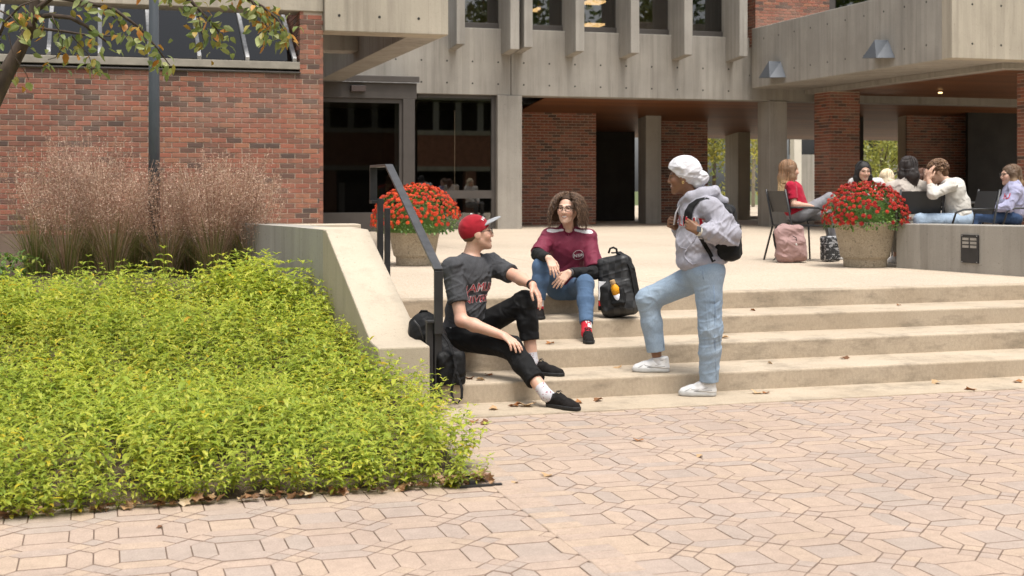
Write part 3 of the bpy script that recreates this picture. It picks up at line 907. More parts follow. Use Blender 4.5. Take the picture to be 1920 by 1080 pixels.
def leaf_blade(L_, W_, up, droop, fold=0.25):
    """lanceolate blade along +x: 8 verts, 8 triangles"""
    xs_ = np.array([0, .34, .70, 1.0]) * L_
    ang = np.array([up, up - droop * .35, up - droop * .8, up - droop])
    pts = [np.zeros(3)]
    for i in range(3):
        seg = xs_[i + 1] - xs_[i]
        a = (ang[i] + ang[i + 1]) / 2
        pts.append(pts[-1] + np.array([math.cos(a) * seg, 0, math.sin(a) * seg]))
    w1, w2 = W_ / 2, W_ * .40
    v = [pts[0], pts[1], pts[2], pts[3]]
    for p, w in ((pts[1], w1), (pts[2], w2)):
        v += [p + [0, w, w * fold], p + [0, -w, w * fold]]
    f = [(0, 1, 4), (0, 5, 1), (1, 6, 4), (1, 2, 6), (1, 5, 7), (1, 7, 2), (2, 3, 6), (2, 7, 3)]
    return np.array(v), np.array(f)
def merge(parts):
    V_, F_, n = [], [], 0
    for v, f in parts:
        V_.append(v); F_.append(f + n); n += len(v)
    return np.concatenate(V_), np.concatenate(F_)
def bed_z(x, y):
    return np.interp(y, [6.44, 6.6, 7.4, 8.7, 10.15, 12.3, 13.2, 18.3], [-.01, .03, .08, .12, .33, .56, .62, .9]) + .02 * np.sin(x * 2.3 + y)

# soil under the planting
gx, gy = np.linspace(-5.5, 2.0, 60), np.concatenate([np.linspace(6.5, 9.5, 26), np.linspace(9.7, 18.25, 24)])
vv = []
for y in gy:
    xmax = 1.80 + .12 * max(0, min(1, (y - 6.5) / 2.0)) if y < 8.72 else (1.80 if y < 11.2 else 1.9 - .45 * (y - 11.2) / 1.5 + .2)
    xmax = max(xmax, 0.9)
    for t in np.linspace(0, 1, 60):
        x = -5.5 + (xmax + 5.5) * t
        e_ = -.03 if (t > .995 and y < 8.7) or y < 6.52 else 0
        vv.append((x, y, float(bed_z(x, y)) + e_))
ff = [(r_ * 60 + c_, r_ * 60 + c_ + 1, (r_ + 1) * 60 + c_ + 1, (r_ + 1) * 60 + c_) for r_ in range(len(gy) - 1) for c_ in range(59)]
tag(link('planting_bed', np_mesh('planting_bed', vv, ff, True), sheet('mulch', (0.07, 0.045, 0.028), 0.5, 9)), kind='structure')

# ground cover: erect stems with whorls of lance-shaped leaves
templates = []
for t in range(10):
    parts = []
    n_nodes = 7
    hh_ = 0.235
    for k in range(n_nodes):
        fr = k / (n_nodes - 1)
        z = hh_ * (0.16 + .84 * fr)
        nl = 2 if k < n_nodes - 1 else 4
        a0 = k * 1.35 + rng.uniform(0, .6)
        for q in range(nl):
            ln = (0.052 + .020 * math.sin(math.pi * min(1, fr * .9 + .1))) * rng.uniform(.8, 1.2) * (0.62 if k == n_nodes - 1 else 1)
            up = R(rng.uniform(8, 38)) if k < n_nodes - 1 else R(rng.uniform(30, 60))
            v, f = leaf_blade(ln, ln * rng.uniform(.28, .36), up, R(rng.uniform(45, 95)) if k < n_nodes - 1 else R(35), .4)
            v = v @ rotm('Z', a0 + q * 2 * math.pi / nl + rng.uniform(-.3, .3)).T + [0, 0, z]
            parts.append((v, f))
    # stem
    s_ = np.array([[.0025, 0, 0], [-.0012, .002, 0], [-.0012, -.002, 0], [0, 0, hh_]])
    parts.append((s_, np.array([[0, 1, 3], [1, 2, 3], [2, 0, 3]])))
    templates.append(merge(parts))
pos_ = []
sp = 0.070
for iy in range(int((12.45 - 6.5) / sp)):
    for ix in range(int((2.1 + 3.6) / sp)):
        x = -3.6 + (ix + .5 * (iy % 2)) * sp + rng.uniform(-.03, .03); y = 6.475 + iy * sp + rng.uniform(-.03, .03)
        d = x * SN + y * CS; px = 960 + FPX * (x * CS - y * SN) / d
        if px < -220: continue
        xm = 1.80 + .16 * (y - 6.5) / 2.0 if y < 8.69 else (1.735 if y < 11 else 1.70 - .28 * (y - 11))
        if x > xm: continue
        if y > 12.2 - .25 * math.sin(x * 2.1) + rng.uniform(-.1, .2): continue
        pos_.append((x, y))
for x in np.arange(-3.6, 1.86, .019):
    pos_.append((x + rng.uniform(-.02, .02), 6.44 + rng.uniform(0, .13)))
pos_ = np.array(pos_)
parts = []
for t in range(10):
    sel = pos_[rng.integers(0, 10, len(pos_)) == t] if t < 9 else pos_[rng.random(len(pos_)) < .12]
    v0, f0 = templates[t]
    n = len(sel)
    sc_ = rng.uniform(.72, 1.22, n) * np.where(rng.random(n) < .05, 1.35, 1) * (1 + .12 * np.sin(sel[:, 0] * 3.1) * np.sin(sel[:, 1] * 2.7))
    sc_ *= 1 + .55 * np.clip((sel[:, 0] - .7) / .6, 0, 1) * np.clip((sel[:, 1] - 10.6) / .9, 0, 1)
    sc_ *= np.where(sel[:, 1] < 6.58, .72, 1)
    edge = np.clip((6.72 - sel[:, 1]) / .22, 0, 1)
    edger = np.clip((sel[:, 0] - 1.62) / .2, 0, 1) * (sel[:, 1] < 8.6)
    az = rng.uniform(0, 2 * math.pi, n)
    lx = rng.normal(0, .14, n) + edger * rng.uniform(0, .7, n)
    ly = rng.normal(0, .14, n) - edge * rng.uniform(.1, .55, n)
    ca_z, sa_z = np.cos(az), np.sin(az)
    vx = (v0[None, :, 0] * ca_z[:, None] - v0[None, :, 1] * sa_z[:, None]) * sc_[:, None]
    vy = (v0[None, :, 0] * sa_z[:, None] + v0[None, :, 1] * ca_z[:, None]) * sc_[:, None]
    vz = v0[None, :, 2] * sc_[:, None]
    vx = vx + vz * lx[:, None]; vy = vy + vz * ly[:, None]
    vz = vz * (1 - .18 * np.clip(np.abs(lx) + np.abs(ly), 0, 1))[:, None]
    zg = bed_z(sel[:, 0], sel[:, 1])
    vv = np.stack([vx + sel[:, 0, None], vy + sel[:, 1, None], vz + zg[:, None]], -1).reshape(-1, 3)
    ff = (f0[None] + (np.arange(n) * len(v0))[:, None, None]).reshape(-1, 3)
    parts.append((vv, ff))
v, f = merge(parts)
GC = leaf_mat('groundcover_leaf', [(0, (0.22, 0.31, 0.035)), (.35, (0.37, 0.44, 0.045)), (.7, (0.51, 0.54, 0.06)), (.93, (0.63, 0.62, 0.11)), (.975, (0.66, 0.53, 0.03)), (1, (0.62, 0.36, 0.02))], .48, .10, .5, alt=(0.32, 0.43, 0.06), altw=.4)
tag(link('ground_cover', np_mesh('ground_cover', v, f), GC), 'bright yellow-green leafy ground cover filling the sloping bed', 'plants', kind='stuff')

# ornamental grasses
BLADE = leaf_mat('grass_blade', [(0, (0.10, 0.115, 0.03)), (.5, (0.18, 0.20, 0.05)), (.8, (0.26, 0.21, 0.08)), (1, (0.34, 0.23, 0.12))], .25)
SEED = leaf_mat('grass_seed', [(0, (0.21, 0.108, 0.07)), (.3, (0.36, 0.205, 0.14)), (.7, (0.54, 0.36, 0.26)), (1, (0.70, 0.54, 0.41))], .25)
def grass_clump(px, d, H, nst, nbl, spread, label, seed):
    g = np.random.default_rng(seed)
    c_ = V(px, 400, d); cz = float(bed_z(c_.x, c_.y)) - .02
    root = empty('ornamental_grass', (c_.x, c_.y, cz), label, 'grass', 'ornamental grasses in front of the brick wall')
    # blades
    n = nbl; k = 5
    a = g.uniform(0, 2 * math.pi, n); r0 = g.uniform(0, .13, n); out_ = g.uniform(.02, spread * 1.1, n) ; h = H * g.uniform(.3, .62, n)
    t = np.linspace(0, 1, k)
    rr = r0[:, None] + out_[:, None] * t[None] ** 2
    z = h[:, None] * (t[None] - .12 * t[None] ** 3 * (out_ / spread)[:, None])
    w = .0042 * (1 - t[None] * .9) * g.uniform(.7, 1.4, n)[:, None]
    tw = a[:, None] + math.pi / 2 + g.uniform(-1, 1, n)[:, None]
    cx, cy = rr * np.cos(a)[:, None], rr * np.sin(a)[:, None]
    L_ = np.stack([cx + w * np.cos(tw), cy + w * np.sin(tw), z], -1); R_ = np.stack([cx - w * np.cos(tw), cy - w * np.sin(tw), z], -1)
    vv = np.stack([L_, R_], 2).reshape(n, 2 * k, 3)
    f0 = np.array([(2 * i, 2 * i + 1, 2 * i + 3, 2 * i + 2) for i in range(k - 1)])
    ff = (f0[None] + (np.arange(n) * 2 * k)[:, None, None]).reshape(-1, 4)
    tag(link('blades', np_mesh('blades', vv.reshape(-1, 3), ff), BLADE, root), kind='stuff')
    # flowering stems and seed heads
    n = nst
    a = g.uniform(0, 2 * math.pi, n); out_ = spread * np.sqrt(g.uniform(0, 1, n)); h = H * g.uniform(.72, 1.0, n) ; r0 = g.uniform(0, .1, n)
    k = 5; t = np.linspace(0, 1, k)
    rr = r0[:, None] + out_[:, None] * t[None] ** 1.3; z = h[:, None] * t[None]
    w = .0013 * np.ones((n, k)); tw = g.uniform(0, 6, n)[:, None]
    cx, cy = rr * np.cos(a)[:, None], rr * np.sin(a)[:, None]
    L_ = np.stack([cx + w * np.cos(tw), cy + w * np.sin(tw), z], -1); R_ = np.stack([cx - w * np.cos(tw), cy - w * np.sin(tw), z], -1)
    st_v = np.stack([L_, R_], 2).reshape(-1, 3); st_f = (f0[None] + (np.arange(n) * 2 * k)[:, None, None]).reshape(-1, 4)
    ns = 40
    ts = g.uniform(.48, 1.0, (n, ns))
    rad = .058 * (1.06 - ts) * 2.0 * g.uniform(.1, 1, (n, ns)) + .004
    aa = g.uniform(0, 2 * math.pi, (n, ns))
    bx = (r0[:, None] + out_[:, None] * ts ** 1.3) * np.cos(a)[:, None] + rad * np.cos(aa)
    by = (r0[:, None] + out_[:, None] * ts ** 1.3) * np.sin(a)[:, None] + rad * np.sin(aa)
    bz = h[:, None] * ts + g.normal(0, .01, (n, ns))
    P = np.stack([bx, by, bz], -1).reshape(-1, 3); m_ = len(P)
    dr = np.stack([g.normal(0, .55, m_), g.normal(0, .55, m_), g.uniform(-.3, 1, m_)], -1); dr /= np.linalg.norm(dr, axis=1)[:, None]
    sd_ = np.cross(dr, g.normal(0, 1, (m_, 3))); sd_ /= np.linalg.norm(sd_, axis=1)[:, None]
    ln = g.uniform(.014, .028, m_)[:, None]; wd = g.uniform(.0022, .0044, m_)[:, None]
    sv = np.stack([P, P + dr * ln * .5 + sd_ * wd, P + dr * ln, P + dr * ln * .5 - sd_ * wd], 1).reshape(-1, 3)
    sf = np.arange(m_ * 4).reshape(-1, 4)
    vv, ff = merge([(st_v, st_f), (sv, sf)])
    tag(link('seed_heads', np_mesh('seed_heads', vv, ff), SEED, root), kind='stuff')
i = 0
lab_l = 'airy pinkish brown ornamental grass left of the lamp post'
lab_r = 'airy pinkish brown ornamental grass right of the lamp post'
for px, d, H, ns_, sp_ in ((70, 13.0, 1.30, 90, .36), (125, 12.7, 1.22, 130, .42), (165, 13.3, 1.42, 120, .42), (212, 12.7, 1.20, 150, .44), (255, 13.2, 1.12, 140, .42),
                           (312, 12.8, 1.05, 150, .42), (360, 13.2, 1.12, 150, .42), (402, 12.7, 1.18, 170, .42), (442, 13.1, 1.28, 180, .36), (474, 12.8, 1.08, 110, .30)):
    grass_clump(px, d, H, int(ns_ * 1.25), 240, sp_, lab_l if px < 288 else lab_r, 50 + i); i += 1

# leafy green perennial at the far left of the bed
pr = []
g = np.random.default_rng(3)
c_ = V(12, 480, 12.4)
for k in range(260):
    v, f = leaf_blade(g.uniform(.07, .15), g.uniform(.015, .03), R(g.uniform(10, 80)), R(g.uniform(40, 110)), .3)
    pr.append((v @ rotm('Z', g.uniform(0, 6.28)).T + [g.normal(0, .13), g.normal(0, .13), g.uniform(0, .26)], f))
v, f = merge(pr)
PL = empty('leafy_perennial', (c_.x, c_.y, float(bed_z(c_.x, c_.y))), 'green leafy perennial at the left end beside the grasses', 'plant')
link('foliage', np_mesh('foliage', v, f), leaf_mat('perennial_leaf', [(0, (0.07, 0.15, 0.03)), (.6, (0.14, 0.24, 0.04)), (1, (0.34, 0.36, 0.05))], .3), PL)

# lamp post
pb = V(289, 420, 13.0)
LPST = empty('lamp_post', (pb.x, pb.y, float(bed_z(pb.x, pb.y))), 'slim dark grey steel lamp post rising from the ornamental grasses', 'lamp post')
POST = simple('slate_painted_steel', (0.065, 0.075, 0.088), 0.45, 0.12, 4, 0.03)
z0 = LPST.location.z
MB().tube([(pb.x, pb.y, z0 - .1), (pb.x, pb.y, 2.4), (pb.x - .012, pb.y, 6.5)], [.06, .052, .03], 20).build('pole', POST, LPST)
MB().lathe([(.0, .02), (.11, .02), (.11, 0.0)], 20, (pb.x, pb.y, z0)).build('base_plate', POST, LPST)
MB().lathe([(.0, .3), (.10, .28), (.16, .0), (.0, 0)], 20, (pb.x - .012, pb.y, 6.5)).build('lamp_head', POST, LPST)

# small tree reaching in from the upper left
BARK = simple('tree_bark', (0.075, 0.052, 0.038), 0.9, 0.4, 25, 0.6, stretch=(1, 1, .3))
D0 = 8.6
tb = V(-110, 700, D0)
TR = empty('young_tree', (tb.x, tb.y, float(bed_z(tb.x, tb.y))), 'young tree with turning green and orange leaves leaning in at upper left', 'tree')
def vp(pts, d=D0, wob=0.0):
    return [V(x, y, d + (wob * math.sin(i * 1.7 + x))) for i, (x, y) in enumerate(pts)]
m = MB()
m.tube([Vector((tb.x, tb.y, TR.location.z - .1))] + vp([(-80, 420), (-38, 240), (5, 150), (35, 95), (58, 52), (66, 0), (90, -80), (150, -220)]), [.085, .075, .064, .055, .047, .036, .030, .024, .012], 12)
m.tube(vp([(-38, 240), (-70, 130), (-60, 20), (-90, -120)]), [.05, .042, .034, .015], 10)
m.build('trunk', BARK, TR)
br = MB()
twigs = []
def branch(pts, r0_, r1_, d=D0, dens=1.0, wob=.06):
    P = vp(pts, d, wob)
    n = len(P)
    br.tube(P, [r0_ + (r1_ - r0_) * i / (n - 1) for i in range(n)], 6)
    twigs.append((P, dens))
branch([(56, 52), (62, 33), (95, 29), (132, 33), (160, 48), (182, 64), (205, 82)], .022, .006, 8.55, .8)
branch([(50, 58), (80, 54), (120, 59), (165, 66), (235, 68), (285, 78)], .012, .003, 8.7, .9)
branch([(66, 20), (100, -6), (160, 4), (215, 18), (262, 52), (296, 92), (318, 122)], .02, .003, 8.5, 1.8)
branch([(90, -60), (180, -40), (290, -22), (360, 4), (398, 44), (420, 74)], .024, .003, 8.4, 2.0)
branch([(180, -45), (330, -48), (430, -20), (492, 12), (522, 38), (538, 66)], .02, .003, 8.35, 2.4)
branch([(330, -45), (430, -45), (470, 0), (492, 30), (505, 62)], .014, .003, 8.3, 2.2)
branch([(360, 0), (372, 30), (378, 60), (384, 82)], .006, .002, 8.4, 1.4)
branch([(-30, 130), (10, 40), (40, 10), (70, 0)], .012, .003, 8.4, 1.8)
branch([(0, 20), (20, 30), (38, 50), (44, 72)], .006, .002, 8.3, 1.6)
branch([(98, 30), (104, 48), (118, 66), (116, 88)], .005, .002, 8.5, .5)
branch([(135, 68), (150, 84), (166, 104), (174, 126)], .005, .002, 8.6, 2.2)
branch([(108, 60), (120, 84), (104, 108), (90, 112)], .005, .002, 8.6, 1.3)
branch([(200, 20), (222, 40), (230, 58)], .005, .002, 8.5, 2.0)
branch([(15, 60), (24, 100), (50, 140), (54, 150)], .004, .0015, 8.4, .3)
CRW = br.build('crown', BARK, TR)
LEAFC = [leaf_mat('leaf_pale_green', [(0, (0.28, 0.33, 0.10)), (1, (0.42, 0.46, 0.18))], .3, .2, .5, 'object'),
         leaf_mat('leaf_green', [(0, (0.13, 0.19, 0.05)), (1, (0.22, 0.29, 0.08))], .3, .2, .5, 'object'),
         leaf_mat('leaf_olive', [(0, (0.28, 0.24, 0.05)), (1, (0.42, 0.36, 0.07))], .3, .2, .5, 'object'),
         leaf_mat('leaf_orange', [(0, (0.45, 0.17, 0.03)), (1, (0.58, 0.27, 0.05))], .3, .2, .5, 'object')]
lm = []
for M_ in LEAFC:
    xs_ = [0, .15, .4, .7, 1.0]; ws_ = [0, .30, .46, .30, 0]
    L_ = .074
    v = []; f = []
    for i, (x, w) in enumerate(zip(xs_, ws_)):
        z = -.10 * L_ * math.sin(x * 2.6)
        v += [(x * L_, w * L_ * .62, z + w * L_ * .22), (x * L_, 0, z), (x * L_, -w * L_ * .62, z + w * L_ * .22)]
    for i in range(4):
        a = i * 3
        f += [(a, a + 1, a + 4, a + 3), (a + 1, a + 2, a + 5, a + 4)]
    me = bpy.data.meshes.new('leaf'); me.from_pydata(v, [], f); me.update(); me.materials.append(M_); lm.append(me)
pinv = parent_matrix(CRW).inverted()
tot = sum(d_ * sum((b - a).length for a, b in zip(P[:-1], P[1:])) for P, d_ in twigs)
random.seed(21)
nl = 0
for P, d_ in twigs:
    ln = sum((b - a).length for a, b in zip(P[:-1], P[1:]))
    n = int(round(300 * d_ * ln / tot))
    for q in range(n):
        if nl >= 300: break
        t = random.random() ** .7 * (len(P) - 1); i = min(int(t), len(P) - 2)
        p = P[i].lerp(P[i + 1], t - i) + Vector((random.gauss(0, .03), random.gauss(0, .05), random.gauss(-.035, .03)))
        k = random.choices([0, 1, 2, 3], [.5, .2, .15, .15])[0]
        o = link('leaf', lm[k], None, CRW, pinv @ p, (random.gauss(0, .8), random.gauss(.7, .6), random.uniform(0, 6.28)))
        s_ = random.uniform(.75, 1.2); o.scale = (s_, s_, s_); nl += 1
pr = []
for P, d_ in twigs:
    ln = sum((b - a).length for a, b in zip(P[:-1], P[1:]))
    for q in range(int(round(230 * d_ * ln / tot))):
        t = rng.random() ** .7 * (len(P) - 1); i = min(int(t), len(P) - 2)
        p = P[i].lerp(P[i + 1], t - i) + Vector((rng.normal(0, .05), rng.normal(0, .08), rng.normal(-.04, .05)))
        v, f = leaf_blade(rng.uniform(.05, .075), rng.uniform(.028, .038), R(-20), R(50), .3)
        pr.append((v @ rotm('X', rng.normal(0, .8)).T @ rotm('Z', rng.uniform(0, 6.28)).T + np.array(pinv @ p), f))
v, f = merge(pr)
tag(link('small_leaves', np_mesh('small_leaves', v, f), leaf_mat('twig_leaf', [(0, (.14, .19, .05)), (.4, (.28, .32, .1)), (.75, (.40, .42, .15)), (.85, (.5, .3, .05)), (1, (.55, .24, .04))], .35), CRW), kind='stuff')
# upper crown outside the frame
pr = []
for k in range(500):
    v, f = leaf_blade(.06, .035, R(20), R(50))
    p = V(rng.uniform(-350, 420), rng.uniform(-620, -60), D0 + rng.uniform(-.8, .8))
    pr.append((v @ rotm('X', rng.uniform(0, 6)).T @ rotm('Z', rng.uniform(0, 6)).T + np.array(p - TR.location), f))
v, f = merge(pr)
tag(link('upper_leaves', np_mesh('upper_leaves', v, f), leaf_mat('upper_leaf', [(0, (.1, .15, .04)), (1, (.3, .3, .08))], .3), TR), kind='stuff')

# trees on the far side of the passage
def far_tree(px, d, h, r_, n, stops, label, seed, bush=False, trunk_r=.09):
    g = np.random.default_rng(seed)
    b = V(px, 400, d); z = ZT - .1
    T_ = empty('tree', (b.x, b.y, z), label, 'tree')
    m = MB()
    lean = g.normal(0, .15)
    m.tube([(b.x, b.y, z - .1), (b.x + lean * .3, b.y, z + h * .4), (b.x + lean, b.y, z + h * .9)], [trunk_r, trunk_r * .8, trunk_r * .3], 8)
    for k in range(6):
        a = g.uniform(0, 6.28); zz = z + h * g.uniform(.2, .6)
        m.tube([(b.x + lean * .4, b.y, zz), (b.x + math.cos(a) * r_ * .5, b.y + math.sin(a) * r_ * .5, zz + h * .2), (b.x + math.cos(a) * r_ * .9, b.y + math.sin(a) * r_ * .9, zz + h * .35)], [trunk_r * .4, trunk_r * .3, .01], 6)
    m.build('trunk', simple('pale_bark', (0.34, 0.30, 0.24), .9, .3, 12) if seed % 2 else BARK, T_)
    cl = g.normal(0, 1, (26, 3)) * [r_ * .5, r_ * .5, h * .26] + [0, 0, h * (.5 if bush else .62)]
    idx = g.integers(0, 26, n)
    P = cl[idx] + g.normal(0, r_ * .16, (n, 3)); P[:, 2] = np.maximum(P[:, 2], .15)
    a1 = g.normal(0, 1, (n, 3)); a1 /= np.linalg.norm(a1, axis=1)[:, None]
    a2 = np.cross(a1, g.normal(0, 1, (n, 3))); a2 /= np.linalg.norm(a2, axis=1)[:, None]
    s_ = g.uniform(.05, .11, n)[:, None]
    vv = np.stack([P - a1 * s_, P + a2 * s_ * .5, P + a1 * s_, P - a2 * s_ * .5], 1).reshape(-1, 3)
    tag(link('crown', np_mesh('crown', vv, np.arange(4 * n).reshape(-1, 4)), leaf_mat('far_leaf%d' % seed, stops, .4), T_), kind='stuff')
YG = [(0, (0.16, 0.17, 0.04)), (.6, (0.30, 0.30, 0.06)), (1, (0.50, 0.44, 0.06))]
GG = [(0, (0.06, 0.09, 0.025)), (.6, (0.12, 0.16, 0.04)), (1, (0.26, 0.28, 0.06))]
far_tree(1368, 46, 7.0, 1.6, 2600, YG, 'slender autumn tree beyond the passage behind the headscarf', 31)
far_tree(1338, 54, 6.5, 2.0, 2600, GG, 'green tree at the left edge of the passage opening', 32)
far_tree(1655, 50, 3.0, 1.9, 4200, [(0, (0.14, 0.16, 0.03)), (1, (0.34, 0.34, 0.06))], 'rounded yellow-green shrub beyond the brick pillar', 34, True)
far_tree(1690, 52, 8.0, 1.8, 1600, YG, 'tree with pale trunk and yellow leaves beyond the brick pillar', 33)
far_tree(1640, 62, 9.0, 3.0, 3600, GG, 'dark green tree farthest back beyond the brick pillar', 36)
far_tree(1412, 60, 8.0, 2.0, 2200, YG, 'yellowing tree beyond the passage, between two concrete columns', 37)

# tall trees standing behind the photographer (some mirrored in the glass; the unseen rest added to block low sky light)
blocker_v = []
for k_, (tx, ty, th, tr_) in enumerate(((-16, -9, 13, 4.5), (-6, -22, 15, 5), (4, -20, 14, 5), (12, -21, 15, 5), (22, -22, 16, 5.5), (27, -9, 13, 4.5), (-26, 4, 14, 5), (34, 4, 13, 5))):
    g = np.random.default_rng(200 + k_)
    cl = g.normal(0, 1, (40, 3)) * [tr_ * .45, tr_ * .45, th * .17] + [0, 0, th * .62]
    n_ = 3800
    P_ = cl[g.integers(0, 40, n_)] + g.normal(0, tr_ * .17, (n_, 3)); P_[:, 2] = np.maximum(P_[:, 2], 1.6)
    a1 = g.normal(0, 1, (n_, 3)); a1 /= np.linalg.norm(a1, axis=1)[:, None]; a2 = np.cross(a1, g.normal(0, 1, (n_, 3))); a2 /= np.linalg.norm(a2, axis=1)[:, None]
    s_ = g.uniform(.16, .30, n_)[:, None]
    vv = np.stack([P_ - a1 * s_, P_ + a2 * s_ * .6, P_ + a1 * s_, P_ - a2 * s_ * .6], 1).reshape(-1, 3)
    PLM = bpy.data.materials.get('plaza_leaf') or leaf_mat('plaza_leaf', GG, .3)
    if 2 <= k_ <= 4:
        T_ = empty('tree', (tx, ty, -.05), 'tall green tree across the plaza, mirrored in the entrance glass', 'tree', 'trees across the plaza')
        MB().tube([(tx, ty, -.1), (tx + .2, ty, th * .4), (tx, ty, th * .85)], [.28, .2, .05], 10).build('trunk', BARK, T_)
        tag(link('crown', np_mesh('crown', vv, np.arange(4 * n_).reshape(-1, 4)), PLM, T_), kind='stuff')
    else:
        blocker_v.append(vv + np.array([tx, ty, -.05]))
wv_ = np.concatenate(blocker_v)
tag(link('sky_blocking_trees', np_mesh('sky_blocking_trees', wv_, np.arange(len(wv_)).reshape(-1, 4)), PLM), 'unseen belt of trees added behind the photographer to block low sky light', 'trees', kind='stuff')

# ------------------------------------------------------------------ planters with chrysanthemums
PET = leaf_mat('mum_petal', [(0, (0.50, 0.035, 0.012)), (.5, (0.66, 0.062, 0.016)), (1, (0.78, 0.12, 0.025))], .15, .15, .6, 'object')
MUML = leaf_mat('mum_leaf', [(0, (0.05, 0.11, 0.025)), (.6, (0.10, 0.19, 0.035)), (1, (0.2, 0.3, 0.06))], .3)
v = []; f = []
for ring, (n, r1, z1, z0_) in enumerate(((11, .0235, -.002, 0), (9, .016, .007, .004), (6, .008, .010, .007))):
    for k in range(n):
        a = 2 * math.pi * (k + ring * .5) / n; da = math.pi / n * .95
        b0 = len(v)
        v += [(0, 0, z0_), (math.cos(a - da) * r1 * .72, math.sin(a - da) * r1 * .72, z1 + .004), (math.cos(a) * r1, math.sin(a) * r1, z1), (math.cos(a + da) * r1 * .72, math.sin(a + da) * r1 * .72, z1 + .004)]
        f += [(b0, b0 + 1, b0 + 2, b0 + 3)]
mum = bpy.data.meshes.new('flower'); mum.from_pydata(v, [], f); mum.update(); mum.materials.append(PET)
mum2 = mum.copy(); mum2.materials.clear(); mum2.materials.append(leaf_mat('mum_petal_deep', [(0, (0.33, 0.012, 0.010)), (.5, (0.46, 0.022, 0.014)), (1, (0.58, 0.05, 0.02))], .15, .15, .6, 'object'))
def planter(c_, rt, h, rx, rz, off, lab_p, lab_f, seed, gap, flower):
    g = np.random.default_rng(seed)
    P = empty('planter', c_, lab_p, 'planter', 'concrete planters with red flowers')
    k = rt / .35
    n = 40
    prof = [(0, 0), (.232 * k, 0), (.238 * k, .012), (.240 * k, .088), (.243 * k, .096), (.266 * k, .112), (.272 * k, .125), (.345 * k, h - .01), (.35 * k, h - .002), (.345 * k, h), (.30 * k, h), (.295 * k, h - .06), (0, h - .06)]
    MB().lathe(prof, n, tuple(c_)).build('bowl', PLANTER, P)
    MB().lathe([(.29 * k, h - .058), (0, h - .05)], 24, tuple(c_)).build('potting_soil', sheet('potting_soil', (0.05, 0.035, 0.025), .3, 20), P)
    top = Vector((c_[0], c_[1], c_[2] + h)) + RIGHT * off
    F_ = empty('chrysanthemum', top, lab_f, 'flowers', 'red chrysanthemums in planters')
    pr = []
    for q in range(2000):
        th = g.uniform(0, 6.28); ph = math.asin(g.uniform(-.28, 1))
        rr = g.uniform(.62, .98) ** .5
        p = np.array([math.cos(th) * math.cos(ph) * rx, math.sin(th) * math.cos(ph) * rx, math.sin(ph) * rz + .03]) * rr
        vv, f_ = leaf_blade(g.uniform(.03, .055), g.uniform(.02, .03), R(20), R(60), .2)
        pr.append((vv @ rotm('Y', -ph + g.normal(0, .5)).T @ rotm('Z', th + g.normal(0, .4)).T + p, f_))
    vv, f_ = merge(pr)
    tag(link('foliage', np_mesh('foliage', vv, f_), MUML, F_), kind='stuff')
    MB().lathe([(rx * .72 * math.cos(t), rz * .74 * math.sin(t)) for t in np.linspace(-.3, 1.55, 9)], 20).build('inner_growth', MUML, None).parent = F_
    cnt = 0; pts = []
    tries = 0
    while cnt < 295 and tries < 9000:
        tries += 1
        th = g.uniform(0, 6.28); sph = g.uniform(-.12, 1); ph = math.asin(sph)
        front = -math.cos(th - math.atan2(FWD.y, FWD.x))
        if front < -.1 and sph < .75: continue
        if gap(front * math.cos(ph), math.sin(th - math.atan2(FWD.y, FWD.x)) * math.cos(ph), sph, g): continue
        p = Vector((math.cos(th) * math.cos(ph) * rx, math.sin(th) * math.cos(ph) * rx, math.sin(ph) * rz + .03)) * g.uniform(.97, 1.05)
        if any((p - q).length < .040 for q in pts): continue
        pts.append(p)
        nrm = Vector((p.x / rx, p.y / rx, p.z / rz)).normalized() + Vector(g.normal(0, .25, 3))
        o = link('flower', flower, None, F_, p, nrm.to_track_quat('Z', 'Y').to_euler()); cnt += 1
        s_ = g.uniform(1.05, 1.45); o.scale = (s_, s_, s_)
def gap1(fr, sd_, z, g):
    return (z < .12 and sd_ < .55 and g.random() < .85) or g.random() < .04
def gap2(fr, sd_, z, g):
    c1 = (z < .30 and abs(sd_ + .05) < .55 and g.random() < .85)
    c2 = (abs(sd_ + .12) < .2 and z < .62 and g.random() < .75)
    return c1 or c2 or g.random() < .08
c1_ = G(777, 497, ZT); c2_ = G(1622, 500, ZT)
planter(c1_, .315, .475, .50, .42, .02, 'round aggregate concrete planter behind the handrail', 'dense mound of orange-red chrysanthemums in the planter behind the handrail', 5, gap1, mum)
planter(c2_, .355, .515, .475, .41, 0.0, 'round aggregate concrete planter at the end of the low wall', 'mound of red chrysanthemums with green gaps beside the seated group', 6, gap2, mum2)

# ------------------------------------------------------------------ fallen leaves
DRY = [leaf_mat('dry_leaf_%d' % i, [(0, a), (1, b)], .15, .2, .8, 'object') for i, (a, b) in enumerate((((.28, .11, .035), (.36, .16, .05)), ((.42, .27, .14), (.52, .36, .2)), ((.16, .07, .03), (.22, .1, .04))))]
dl = []
for M_ in DRY:
    g = np.random.default_rng(len(dl) + 70)
    v = []; f = []
    n = 12
    for k in range(n):
        a = 2 * math.pi * k / n
        r_ = (.042 if k % 2 else .027) * g.uniform(.8, 1.2)
        v.append((math.cos(a) * r_ * 1.3, math.sin(a) * r_, .012 + .012 * math.sin(a * 2 + 1) * (r_ / .04)))
    v.append((0, 0, .006))
    f = [(k, (k + 1) % n, n) for k in range(n)]
    me = bpy.data.meshes.new('fallen_leaf'); me.from_pydata(v, [], f); me.update(); me.materials.append(M_); dl.append(me)
random.seed(8)
